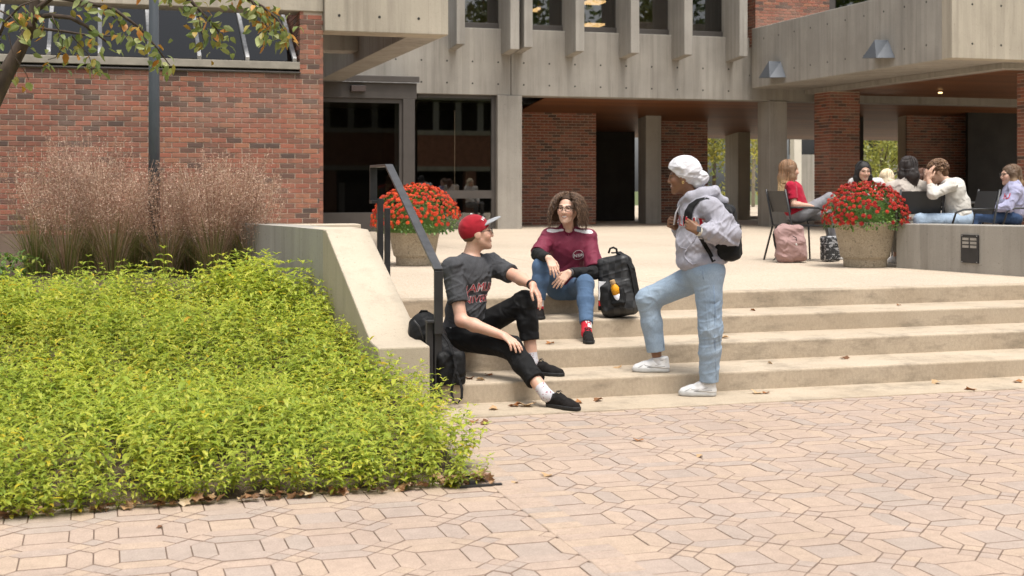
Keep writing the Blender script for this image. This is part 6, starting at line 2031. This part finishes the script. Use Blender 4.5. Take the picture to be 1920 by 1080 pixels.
    link('watch_face', MB().obox(wc, Vector(fa) * .018, Vector(nrm3(np.cross(fa, -FW))) * .019, Vector(-FW) * .005).mesh('watch_face'), simple('watch_glass', (.10, .11, .13), .2), wt)
    return dict(ch=ch, be=be, fwd=fwd, l=l_, up=ax[2], nb=nb, shL=shL, shR=shR, wrL=wrL, tree=tree[0])
SW = standing_woman()
# ------------------------------------------------------------------ backpacks and bottle
NYL = cloth('black_nylon', (.010, .010, .0105), .35, 12, .55, .3, 0, .05)
WEB = cloth('black_webbing', (.012, .012, .0125), .2, 30, .7, .4)
def strap_on(name, tree, left, right, lift, thick, mat, parent, d=9.6):
    """strap lying on a surface: its two edges given as seen in the photograph"""
    v = []; b0 = parent_matrix(parent).translation; n = 0
    for a, b in zip(left, right):
        row = []
        for q in (a, b):
            p = V(q[0], q[1], d); dr = (p - cam.location).normalized()
            loc, nn_, i_, d_ = tree.ray_cast(cam.location, dr, 30)
            if loc is None: loc = p
            row.append((loc, dr))
        for l_ in (lift, lift - thick):
            for loc, dr in row: v.append(loc - dr * l_ - b0)
        n += 1
    f = []
    for i in range(n - 1):
        a = i * 4; b = a + 4
        f += [(a, a + 1, b + 1, b), (a + 2, b + 2, b + 3, a + 3), (a, b, b + 2, a + 2), (a + 1, a + 3, b + 3, b + 1)]
    f += [(0, 2, 3, 1), ((n - 1) * 4, (n - 1) * 4 + 1, (n - 1) * 4 + 3, (n - 1) * 4 + 2)]
    me = bpy.data.meshes.new(name); me.from_pydata(v, [], f); me.update()
    return link(name, me, mat, parent)
# worn by the standing person
bk = SW['ch'] - SW['fwd'] * .185 - SW['up'] * .115
BP = empty('backpack', Vector(bk), 'black backpack worn by the standing person', 'backpack')
axp = np.array([SW['l'], SW['fwd'], SW['up']])
S = Sdf(); S.box(bk, (.10, .03, .15), axp, .045, .02).cap(bk + SW['up'] * .12, bk + SW['up'] * .17 + SW['fwd'] * .03, .07, .05, .05).box(bk - SW['fwd'] * .055 - SW['up'] * .06, (.09, .012, .09), axp, .035, .03)
v, f = S.mesh(.005); v = folds(v, f, .012, 5, (30, 70), None, .8)
skin_obj('pack_body', (v, f), NYL, BP)
tsw = SW['tree']
strap_on('shoulder_strap', tsw, [(1322, 369), (1306, 373), (1291, 383), (1284, 395), (1281, 410), (1282, 420)], [(1330, 372), (1313, 376), (1303, 387), (1299, 398), (1297, 410), (1296, 420)], .012, .012, WEB, BP)
strap_on('strap_tail', tsw, [(1309, 445), (1318, 461), (1328, 477), (1335, 492)], [(1318, 445), (1326, 459), (1335, 474), (1342, 489)], .008, .006, WEB, BP)

# leaning against the top step beside the curly-haired person
g0 = G(1163, 595, 3 * RISE)
BP2 = empty('backpack', g0, 'black quilted backpack with yellow bottle standing beside the curly-haired person', 'backpack')
b_, t_ = vn(1166, 590, 10.78), vn(1150, 482, 10.86)
upx = nrm3(t_ - b_); sdx = nrm3(RT * .93 - FW * .36 - upx * ((RT * .93 - FW * .36) @ upx)); fx_ = np.cross(upx, sdx)
axq = np.array([sdx, fx_, upx]); cen = (b_ + t_) / 2
S = Sdf(); S.box(cen, (.085, .05, .19), axq, .05, .03).box(cen - upx * .10 - sdx * .02, (.075, .075, .08), axq, .04, .05).cap(cen + sdx * .10 - upx * .2, cen + sdx * .13 - upx * .08, .035, .02, .05)
S.clip(np.array(g0) + UP * .002, (0, 0, -1))
v, f = S.mesh(.005); v = folds(v, f, .012, 9, (35, 80), None, .8)
QM = Mat('quilted_nylon', (.02, .02, .021), .5)
sp_ = QM.n('SeparateXYZ', {'Vector': QM.pos()})
ck = QM.n('TexChecker', {'Vector': QM.n('CombineXYZ', {0: QM.math('ADD', sp_.outputs[0], QM.math('MULTIPLY', sp_.outputs[1], -.6)), 1: 0.0, 2: sp_.outputs[2]}).outputs[0], 'Scale': 17.0})
QM.color(QM.mix((.007, .007, .0075), (.030, .030, .031), QM.math('MULTIPLY', ck.outputs['Fac'], QM.ramp(QM.noise(6), [(.35, 0.0), (.6, 1.0)]))))
skin_obj('pack_body', (v, f), QM.m, BP2)
m = MB(); b0 = parent_matrix(BP2).translation
m.ribbon([V(x, y, d) - b0 for x, y, d in ((1150, 474, 10.84), (1160, 473, 10.8), (1175, 484, 10.76), (1185, 503, 10.74), (1190, 530, 10.73), (1195, 556, 10.73), (1197, 580, 10.74))], .055, .012, [Vector(FW) * .6 + Vector(RT) * .8] * 7)
m.ribbon([V(x, y, d) - b0 for x, y, d in ((1155, 480, 10.86), (1170, 492, 10.88), (1178, 510, 10.88), (1182, 535, 10.86), (1188, 570, 10.82))], .05, .012, [Vector(FW) * .6 + Vector(RT) * .8] * 5)
m.build('shoulder_strap', WEB, None).parent = BP2
m = MB(); m.tube([V(x, y, 10.85) - b0 for x, y in ((1141, 475), (1144, 466), (1150, 464), (1156, 467), (1157, 476))], .009, 8); link('grab_handle', m.mesh('grab_handle'), WEB, BP2)
S = Sdf(); pc_ = vn(1158, 556, 10.66); S.box(pc_, (.04, .014, .05), axq, .018, .02); v, f = S.mesh(.005); skin_obj('side_pocket', (v, f), NYL, BP2)
ba, bb = vn(1160, 561, 10.655), vn(1147, 524, 10.64)
bu_ = nrm3(bb - ba); bl_ = np.linalg.norm(bb - ba)
BO = empty('bottle', Vector(ba), 'yellow-orange drinks bottle with wooden cap in the backpack side pocket', 'bottle')
BO.rotation_euler = Vector(bu_).to_track_quat('Z', 'Y').to_euler()
def lathe_child(name, prof, mat, parent): link(name, MB().lathe(prof, 20).mesh(name), mat, parent)
lathe_child('bottle_body', [(0, .045), (.034, .045), (.034, .088), (.029, .108), (.019, .122), (.018, .130), (0, .130)], simple('orange_glaze', (.75, .33, .01), .3, .05), BO)
lathe_child('base_sleeve', [(0, -.01), (.0335, -.01), (.0342, .0), (.0342, .045), (0, .0452)], simple('white_glaze', (.68, .66, .70), .4), BO)
lathe_child('cap', [(0, .130), (.0195, .130), (.0205, .134), (.0205, .160), (.018, .163), (0, .163)], simple('wooden_cap', (.42, .27, .13), .6, .2, 60), BO)
pw_ = vn(1129, 545, 10.78)
BX = empty('paper_carrier', Vector(vn(1129, 575, 10.78)), 'white paper bag with rainbow band between knee and black backpack', 'bag')
MB().obox(pw_, Vector(RT) * .03, Vector(FW) * .03, Vector(UP) * .075).build('bag_body', simple('white_paper', (.72, .72, .74), .8), BX)
for j, c_ in enumerate(((.6, .02, .02), (.75, .45, .02), (.1, .35, .05), (.03, .1, .4))):
    MB().obox(pw_ - np.array(UP) * .105 + RT * (-.022 + .015 * j), Vector(RT) * .0075, Vector(FW) * .029, Vector(UP) * .022).build('colour_band', simple('band%d' % j, c_, .7), BX)
MB().obox(pw_ - np.array(UP) * .14, Vector(RT) * .031, Vector(FW) * .0295, Vector(UP) * .018).build('bag_base', NYL, BX)

# behind the handrail post
g1 = V(826, 722, 9.22)
BP3 = empty('backpack', g1, 'plain black backpack slumped behind the handrail post with strap hanging', 'backpack')
S = Sdf()
S.cap(V(800, 625, 9.3), V(838, 690, 9.2), .115, .105, .06).cap(V(795, 612, 9.3), V(790, 640, 9.3), .095, .09, .05).box(vn(842, 690, 9.16), (.06, .05, .08), np.eye(3), .04, .05)
S.clip(np.array([0, 0, RISE + .003]), (0, 0, -1))
v, f = S.mesh(.005); v = folds(v, f, .014, 2, (30, 70), None, .9)
skin_obj('pack_body', (v, f), NYL, BP3)
m = MB(); b0 = parent_matrix(BP3).translation
m.ribbon([V(x, y, d) - b0 for x, y, d in ((826, 622, 9.1), (840, 640, 9.08), (850, 665, 9.06), (855, 690, 9.04), (851, 712, 9.02), (846, 735, 9.0), (850, 752, 8.98), (858, 757, 8.98), (866, 745, 9.0), (866, 728, 9.02), (859, 705, 9.04), (852, 690, 9.05))], .026, .004, [Vector(FW) * .75 + Vector(RT) * .5] * 12)
link('strap', m.mesh('strap'), WEB, BP3)
m = MB(); m.tube([V(x, y, 9.28) - b0 for x, y in ((785, 590), (790, 583), (800, 583), (806, 592))], .008, 6); link('grab_handle', m.mesh('grab_handle'), WEB, BP3)
m = MB(); m.tube([V(x, y, 9.16) - b0 for x, y in ((776, 600), (786, 612), (796, 640))], .005, 6); link('zip', m.mesh('zip'), RAIL_TOP, BP3)

# dusty pink backpack on the terrace
g2 = G(1480, 492, ZT); dP = FPX * (CAMZ - ZT) / 142
BP4 = empty('backpack', g2, 'dusty pink backpack standing on the terrace in front of a chair', 'backpack')
b_, t_ = vn(1484, 487, dP), vn(1477, 421, dP)
upx = nrm3(t_ - b_); sdx = nrm3(RT - upx * (RT @ upx)); axq = np.array([sdx, np.cross(upx, sdx), upx]); cen = (b_ + t_) / 2
S = Sdf(); S.box(cen - upx * .02, (.105, .05, .15), axq, .065, .03).box(cen - upx * .09 + sdx * .01 - FW * .05, (.095, .05, .07), axq, .06, .06).cap(cen + upx * .12, cen + upx * .17 - sdx * .05, .07, .05, .05)
S.clip(np.array([0, 0, ZT + .003]), (0, 0, -1))
v, f = S.mesh(.007); v = folds(v, f, .022, 6, (18, 45), None, .9)
skin_obj('pack_body', (v, f), cloth('pink_canvas', (.34, .215, .20), .1, 8, .8, .3), BP4)
m = MB(); b0 = parent_matrix(BP4).translation
m.ribbon([V(x, y, dP - .02) - b0 for x, y in ((1456, 424), (1450, 440), (1453, 460), (1460, 478), (1470, 486))], .05, .012, [Vector(FW)] * 5)
m.ribbon([V(x, y, dP + .02) - b0 for x, y in ((1458, 478), (1452, 486), (1449, 488))], .03, .008, [Vector(FW)] * 3)
link('shoulder_strap', m.mesh('shoulder_strap'), WEB, BP4)
m = MB(); m.lathe([(0, .004), (.016, .003), (.017, 0), (0, 0)], 14); me = m.mesh('tag'); me.transform(Matrix.Rotation(R(90), 4, 'X'))
link('tag', me, simple('white_tag', (.75, .74, .7), .4), BP4, V(1494, 458, dP - .16) - b0)
m = MB(); m.tube([V(x, y, dP - .155) - b0 for x, y in ((1486, 442), (1493, 446), (1494, 455))], .005, 6); link('zip_pull', m.mesh('zip_pull'), WEB, BP4)
# patterned bag under the chair
dC = 16.2
BP5 = empty('bag', V(1558, 490, dC), 'black and white patterned bag on the floor behind the chair legs', 'bag')
S = Sdf(); S.box(vn(1557, 466, dC), (.07, .06, .12), np.eye(3), .03, .03).clip(np.array([0, 0, ZT + .003]), (0, 0, -1))
PM = Mat('black_white_print', rough=.8); PM.color(PM.ramp(PM.noise(22, (1, 1, 2.2), 3), [(.50, (.03, .03, .032)), (.55, (.36, .36, .37))], 'CONSTANT'))
v, f = S.mesh(.008); skin_obj('bag_body', (folds(v, f, .015, 3, (25, 50), None, .8), f), PM.m, BP5)

# ------------------------------------------------------------------ terrace furniture
MESHM = Mat('black_wire_mesh', (.02, .02, .021), .5)
def chair(loc, face, label, brown=False):
    """outdoor armchair; face = direction the sitter looks (unit xy)"""
    C_ = empty('chair', loc, label, 'chair', 'black metal terrace chairs', rz=math.atan2(face[1], face[0]) - math.pi / 2)
    def t(name, pts, r=.012):
        return link(name, MB().tube([Vector(p) for p in pts], r, 8).mesh(name), BLACK_STEEL, C_)
    m = MB().box(-.25, -.23, .425, .25, .25, .44)
    link('seat', m.mesh('seat'), MESHM.m if not brown else simple('brown_seat', (.12, .06, .03), .7), C_)
    m = MB()
    m.add([(-.25, -.24, .60), (.25, -.24, .60), (.25, -.31, .86), (-.25, -.31, .86), (-.25, -.255, .60), (.25, -.255, .60), (.25, -.325, .86), (-.25, -.325, .86)],
          [(0, 1, 2, 3), (5, 4, 7, 6), (3, 2, 6, 7), (0, 4, 5, 1), (0, 3, 7, 4), (1, 5, 6, 2)])
    link('backrest', m.mesh('backrest'), MESHM.m if not brown else bpy.data.materials['brown_seat'], C_)
    for s_ in (-1, 1):
        t('back_post', [(.262 * s_, -.36, 0), (.262 * s_, -.24, .43), (.262 * s_, -.33, .88)], .013)
        t('front_leg', [(.262 * s_, .27, 0), (.262 * s_, .25, .43)])
        t('armrest', [(.262 * s_, -.262, .66), (.275 * s_, -.1, .66), (.275 * s_, .10, .655), (.272 * s_, .19, .62), (.262 * s_, .25, .43)])
    t('crossbar', [(-.262, .25, .43), (.262, .25, .43)]); t('crossbar', [(-.262, -.24, .43), (.262, -.24, .43)])
    return C_

# ------------------------------------------------------------------ the group seated on the terrace
def hair_mass(H, length, w, seed, c_top, c_tip, parent, mat, back=.0):
    S = Sdf(); k = H.k
    S.ell(H.p(-.022, 0, .036), A3([.108, .088, .096]) * k, H.ax(), .02)
    S.chain([H.p(-.07, 0, .0), H.p(-.10 - back, 0, -.10), H.p(-.09 - back, 0, -length)], [.075, w, w * .7], .05)
    for s_ in (-1, 1):
        S.chain([H.p(-.01, .078 * s_, .02), H.p(-.015, .088 * s_, -.09), H.p(-.02, .085 * s_, -length * .95)], [.030, .034, .022], .04)
    S.ell(H.p(.085, 0, -.035), A3([.075, .060, .092]) * k, H.ax(), .01, op='-')
    v, f = S.mesh(.007)
    v = folds(v, f, .010, seed, (90, 170), None, .7, (1, 1, .12))
    t = np.clip(((H.c + H.u * .05 - v) @ H.u) / (length + .05), 0, 1)[:, None]
    t = np.clip((t - .30) / .45, 0, 1)
    ho = skin_obj('hair', (v, f), mat, parent, np.array(c_top) * (1 - t) * .8 + np.array(c_tip) * t * .8)
    g = np.random.default_rng(seed + 100); m = MB(); b0 = parent_matrix(ho).translation; tn = []
    for i in range(240):
        th = g.uniform(-1.75, 1.75); top = np.array([-.022 + g.normal(0, .01), 0, .036])
        dr = np.array([-math.cos(th), math.sin(th)])
        k1 = [top + np.array([dr[0] * .110 * math.sin(a) * k, dr[1] * .092 * math.sin(a) * k, .100 * math.cos(a) * k]) for a in np.linspace(g.uniform(.1, .5), 1.75, 6)]
        e_ = k1[-1]; ln = length * g.uniform(.8, 1.08); tp = g.uniform(.72, 1.0); wv = g.uniform(0, 6)
        k1 += [np.array([e_[0] * (1 - .0 * q) - .02 * q, e_[1] * (1 - (1 - tp) * q) + .006 * math.sin(wv + 5 * q), e_[2] - (ln + e_[2]) * q]) for q in (.25, .5, .75, 1.0)]
        if any(p_[0] > .06 and abs(p_[1]) < .06 and p_[2] < .07 for p_ in k1): continue
        P_ = [Vector(H.p(*(p_ / k))) - b0 for p_ in k1]
        n0 = len(m.v); m.tube(P_, [.005] * 6 + [.0048, .0042, .0035, .0015], 4, cap=False)
        br_ = g.uniform(.6, 1.5)
        for p_ in k1:
            tt = min(1, max(0, ((.05 - p_[2]) / (length + .05) - .30) / .45)); c_ = (np.array(c_top) * (1 - tt) + np.array(c_tip) * tt) * br_
            tn += [c_] * 4
    me = m.mesh('locks'); at = me.attributes.new('tone', 'FLOAT_COLOR', 'POINT'); c4 = np.ones((len(tn), 4), np.float32); c4[:, :3] = np.array(tn); at.data.foreach_set('color', c4.ravel())
    link('locks', me, mat, ho)
HAIRT = tone_mat('straight_hair', .6, 0, .5, 60)
def sitter(label, pel, face, headf, hair, top, legs, skin=(.58, .36, .26), lean=0.0, J=None, headc=None, female=True, hoodie=False, sleeve=.95, h=.0075, legcol=None):
    pel = np.array(pel, float); f_ = nrm3(np.array(face)); l_ = np.cross(UP, f_)
    root = empty('person', Vector((pel[0], pel[1], ZT)), label, 'person', 'people sitting together on the terrace')
    up = nrm3(UP - f_ * lean)
    j = dict(be=pel + up * .17, ch=pel + up * .34, nb=pel + up * .53)
    j['hc'] = pel + up * .53 + UP * .135 + f_ * .02 if headc is None else np.array(headc)
    for s_, n_ in ((1, 'L'), (-1, 'R')):
        j['sh' + n_] = pel + up * .48 + l_ * .165 * s_
        j['el' + n_] = j['sh' + n_] + f_ * .06 - UP * .26 + l_ * .03 * s_
        j['wr' + n_] = pel + f_ * .30 + l_ * .07 * s_ + UP * .06
        j['hp' + n_] = pel + l_ * .085 * s_ - UP * .01
        j['kn' + n_] = pel + f_ * .43 + l_ * .10 * s_ + UP * .0
        j['an' + n_] = pel + f_ * .46 + l_ * .10 * s_ - UP * .40
    for k_, p_ in (J or {}).items(): j[k_] = np.array(p_, float)
    H = Head(j['hc'], headf, UP, .97 if female else 1.0)
    ax = np.array([l_, f_, up])
    S = Sdf(); add_head(S, H, j['nb'], female, .2, .048 if female else .056)
    S.ell(j['ch'], (.13, .09, .15), ax, .05).ell(j['be'], (.12, .09, .12), ax, .05).ell(pel, (.14, .11, .10), ax, .05).cap(j['shL'], j['shR'], .045, .045, .05)
    for n_, s_ in (('L', -1), ('R', 1)):
        add_arm(S, j['sh' + n_], j['el' + n_], j['wr' + n_], (.043, .037, .026)); add_leg(S, j['hp' + n_], j['kn' + n_], j['an' + n_], (.075, .052, .036))
        d_ = nrm3(j['wr' + n_] - j['el' + n_])
        hd_ = j.get('hd' + n_); add_hand(S, j['wr' + n_], d_ if hd_ is None else hd_, j.get('pn' + n_, -UP + FW * .1), s_, (.3, .35, .4, .4), .05, .4, .95)
    v, f = S.mesh(.0055)
    body = skin_obj('body', (v, f), SKIN, root, face_tone(v, H, skin, (.48, .22, .18), np.array(hair[1]) * .8, .2)); eyes(H, body)
    T = Sdf(); q = 1.12 if hoodie else 1.0
    T.ell(j['ch'], (.160 * q, .125 * q, .165), ax, .05).ell(j['be'], (.150 * q, .130 * q, .14), ax, .06).ell(pel + up * .05, (.165, .140, .08), ax, .05)
    for n_ in 'LR':
        sh, el, wr = j['sh' + n_], j['el' + n_], j['wr' + n_]
        T.cap(j['nb'] - up * .03, sh, .052, .062, .05)
        if sleeve < .6:
            e_ = sh + (el - sh) * sleeve * 1.3; T.cap(sh, e_ + (el - sh) * .1, .062, .060, .03, cut=[(e_, el - sh)])
        else:
            e_ = el + (wr - el) * sleeve; T.cap(sh, el, .064 * q, .054 * q, .03).cap(el, e_, .054 * q, .042, .03, cut=[(e_, wr - el)])
    if hoodie: T.cap(j['nb'] + l_ * .05, j['nb'] - l_ * .05 - f_ * .05, .055, .055, .05)
    T.cap(j['nb'] - up * .0, j['nb'] + up * .15, .052, .062, .01, op='-'); T.clip(pel + up * .0, -up)
    v, f = T.mesh(h); v = folds(v, f, .016, 3 + len(label), (35, 80), [(j['be'], .15, .6), (j['elL'], .1, .6), (j['elR'], .1, .6)], .3)
    TP = skin_obj('top', (v, f), cloth('top_' + label[:12].replace(' ', '_'), top, .07, 9, .95, .3), root)
    P = Sdf(); P.ell(pel, (.165, .14, .11), ax, .05)
    for n_ in 'LR':
        hp, kn, an = j['hp' + n_], j['kn' + n_], j['an' + n_]; e_ = kn + (an - kn) * .88
        P.cap(hp, kn, .092, .068, .05).cap(kn, e_ + (an - kn) * .05, .068, .055, .03, cut=[(e_, an - kn)])
        an_ = an.copy(); hl = an - f_ * .05; to = an + f_ * .19
        if an[2] < ZT + .25: shoe(root, hl, to, ZT + .001, .007, bpy.data.materials['white_leather'], bpy.data.materials['white_rubber'], .042, .07, an)
    P.clip(pel + up * .10, up) if lean >= 0 and False else None
    v, f = P.mesh(h); v = folds(v, f, .010, 5, (45, 90), None, .5)
    skin_obj('trousers', (v, f), denim('trouser_' + label[:12].replace(' ', '_'), legs, tuple(min(1, x * 1.35) for x in legs)), root)
    st, c1, c2, ln, wd = hair
    if st == 'long': hair_mass(H, ln, wd, 7, c1, c2, root, HAIRT)
    else:
        B = Sdf(); B.ell(H.p(-.022, 0, .040), A3([.108, .088, .092]), H.ax(), .02); B.ell(H.p(-.06, 0, -.03), A3([.06, .07, .06]), H.ax(), .03)
        B.ell(H.p(.085, 0, -.040), A3([.075, .064, .085]), H.ax(), .01, op='-')
        v, f = B.mesh(.006); hb_ = skin_obj('hair', (v, f), cloth('curly_base', c1, .3, 40), root)
        def curl(g, i):
            th = g.uniform(-math.pi, math.pi); ph = g.uniform(-.3, 1.5); dr = np.array([-math.cos(th) * math.cos(ph), math.sin(th) * math.cos(ph), math.sin(ph)])
            if dr[0] > .5 and dr[2] < .5: return None
            r0_ = np.array([-.022, 0, .04]) + dr * [.108, .088, .092]; t1 = nrm3(np.cross(dr, g.normal(0, 1, 3)))
            return [H.p(*(r0_ + dr * (.018 * math.sin(t * 3.1)) + t1 * .035 * t + np.cross(dr, t1) * .012 * math.sin(t * 9))) for t in np.linspace(0, 1, 9)]
        HC2 = Mat('curl_chestnut', rough=.5); HC2.color(HC2.ramp(rnd(HC2, 'island'), [(0, (.07, .035, .018)), (.6, (.18, .095, .05)), (1, (.32, .19, .10))]))
        strands('curls', H, hb_, HC2.m, 380, curl, .006, 4)
    return root, H, j, TP
def pv(px, py, d): return vn(px, py, d)
def floor_at(px, d): p = V(px, 400, d); return (p.x, p.y, ZT)
# 1: red T-shirt, profile
pel = pv(1497, 400, 16.45); f1 = RT * .95 + FW * .25
r_, H_, j_, tp = sitter('person with long ombre hair in red T-shirt sitting in profile on the left chair', pel, f1, RT * .97 + FW * .22, ('long', (.22, .12, .06), (.74, .54, .30), .34, .058), (.36, .012, .035), (.20, .20, .215), lean=.22, headc=pv(1482, 319, 16.5), sleeve=.55,
    J=dict(ch=pv(1486, 366, 16.48), nb=pv(1481, 343, 16.5), be=pv(1491, 384, 16.46), shR=pv(1483, 350, 16.32), shL=pv(1481, 350, 16.66), elR=pv(1489, 384, 16.25), elL=pv(1492, 384, 16.7), wrR=pv(1518, 386, 16.3), wrL=pv(1518, 384, 16.5),
           knR=pv(1556, 372, 16.35), anR=pv(1590, 402, 16.5), knL=pv(1552, 402, 16.6), anL=pv(1562, 462, 16.6)))
chair(floor_at(1500, 16.45), f1, 'black metal armchair under the person in the red T-shirt')
# 2: facing the camera, white top
r_, H_, j_, tp = sitter('person with long black hair in white top facing the steps behind the red flowers', pv(1624, 412, 17.4), -FW, -FW * .95 + RT * .1 - UP * .1, ('long', (.012, .010, .010), (.02, .016, .014), .24, .07), (.60, .59, .58), (.05, .06, .09), headc=pv(1619, 321, 17.25), sleeve=.5)
chair(floor_at(1624, 17.4), -FW, 'black metal armchair mostly hidden behind the red flowers')
# 3: blond, seen from behind
r_, H_, j_, tp = sitter('person with pale blond hair at the back of the seated group', pv(1664, 420, 18.9), FW, FW, ('long', (.72, .60, .42), (.78, .68, .50), .26, .08), (.6, .58, .55), (.1, .1, .1), headc=pv(1662, 334, 18.9))
# 4: back to the camera, beige top
r_, H_, j_, tp = sitter('person with long dark hair in beige shirt seated with back to the steps', pv(1702, 418, 15.35), FW * .96 - RT * .2, FW * .9 - RT * .4, ('long', (.022, .015, .013), (.05, .028, .02), .36, .070), (.48, .43, .38), (.36, .34, .30), headc=pv(1700, 314, 15.4), J=dict(shL=pv(1670, 352, 15.4), shR=pv(1736, 352, 15.35)))
chair(floor_at(1706, 15.38), FW * .98 - RT * .15, 'black mesh-backed chair behind the low wall, back towards the steps')
# 5: curly hair, white sweater, head in hand
f5 = -RT * .95 - FW * .1
r_, H_, j_, tp = sitter('person with curly hair in cream sweater leaning forward with head in hand', pv(1800, 412, 15.2), f5, -RT * .93 - UP * .32 + FW * .1, ('curly', (.10, .052, .028), (.2, .1, .05), .1, .05), (.56, .535, .49), (.30, .38, .48), lean=-.35, headc=pv(1757, 323, 15.22), female=False, sleeve=.62,
    J=dict(be=pv(1797, 388, 15.2), ch=pv(1788, 362, 15.2), nb=pv(1772, 338, 15.2), shL=pv(1784, 348, 15.02), shR=pv(1779, 346, 15.4), elL=pv(1749, 364, 14.95), elR=pv(1744, 372, 15.45), wrL=pv(1741, 336, 15.02), wrR=pv(1735, 340, 15.4), hdL=UP * .95 + RT * .15, pnL=RT + FW * .4, hdR=UP, pnR=RT,
           knL=pv(1725, 412, 15.05), knR=pv(1725, 414, 15.4), anL=pv(1722, 480, 15.05), anR=pv(1728, 478, 15.4)))
chair(floor_at(1803, 15.2), f5, 'black metal armchair under the person in the cream sweater')
# 6: half hidden behind person 5
r_, H_, j_, tp = sitter('person half hidden behind the leaning person in the cream sweater', pv(1732, 420, 17.6), -FW * .8 + RT * .5, -FW * .8 + RT * .5, ('long', (.10, .04, .02), (.16, .07, .03), .2, .06), (.55, .50, .45), (.08, .09, .12), headc=pv(1734, 334, 17.5))
# 7: lavender hoodie at the right edge
f7 = -RT * .97 - FW * .1
r_, H_, j_, tp = sitter('person with long brown hair and glasses in lavender hoodie at the right edge', pv(1893, 406, 16.1), f7, -RT * .97 - FW * .1, ('long', (.13, .075, .04), (.46, .30, .16), .16, .06), (.34, .34, .48), (.03, .062, .14), lean=.25, headc=pv(1893, 328, 16.15), hoodie=True,
    J=dict(be=pv(1897, 388, 16.1), ch=pv(1903, 368, 16.12), nb=pv(1900, 345, 16.12), shL=pv(1905, 358, 15.95), shR=pv(1897, 357, 16.3), elL=pv(1890, 388, 15.88), elR=pv(1874, 388, 16.35), wrL=pv(1862, 392, 15.9), wrR=pv(1850, 394, 16.2), knL=pv(1826, 404, 15.95), knR=pv(1832, 404, 16.25), anL=pv(1815, 470, 15.95), anR=pv(1820, 470, 16.25)))
glasses(H_, r_, FRAME, .02)
nd_ = nrm3(f7 * .75 - FW * .66)
decal('lettering', 'HU', [bvh_of(tp)], j_['ch'] + nd_ * .1, nrm3(np.cross(UP, nd_)), UP, nd_, .10, bpy.data.materials['print_red'], tp, 0, .004, .01)
chair(floor_at(1897, 16.12), f7, 'dark chair at the right edge under the person in the lavender hoodie', True)
tb_ = V(1770, 400, 17.0)
TB = empty('table', (tb_.x, tb_.y, ZT), 'round black metal table in the middle of the seated group', 'table')
MB().lathe([(0, .70), (.42, .70), (.43, .71), (.42, .72), (0, .72)], 28, (tb_.x, tb_.y, ZT)).build('table_top', BLACK_STEEL, TB)
MB().lathe([(.03, 0.02), (.03, .70)], 12, (tb_.x, tb_.y, ZT)).build('pedestal', BLACK_STEEL, TB)
MB().lathe([(0, .02), (.25, .015), (.26, 0), (0, 0)], 20, (tb_.x, tb_.y, ZT)).build('base', BLACK_STEEL, TB)
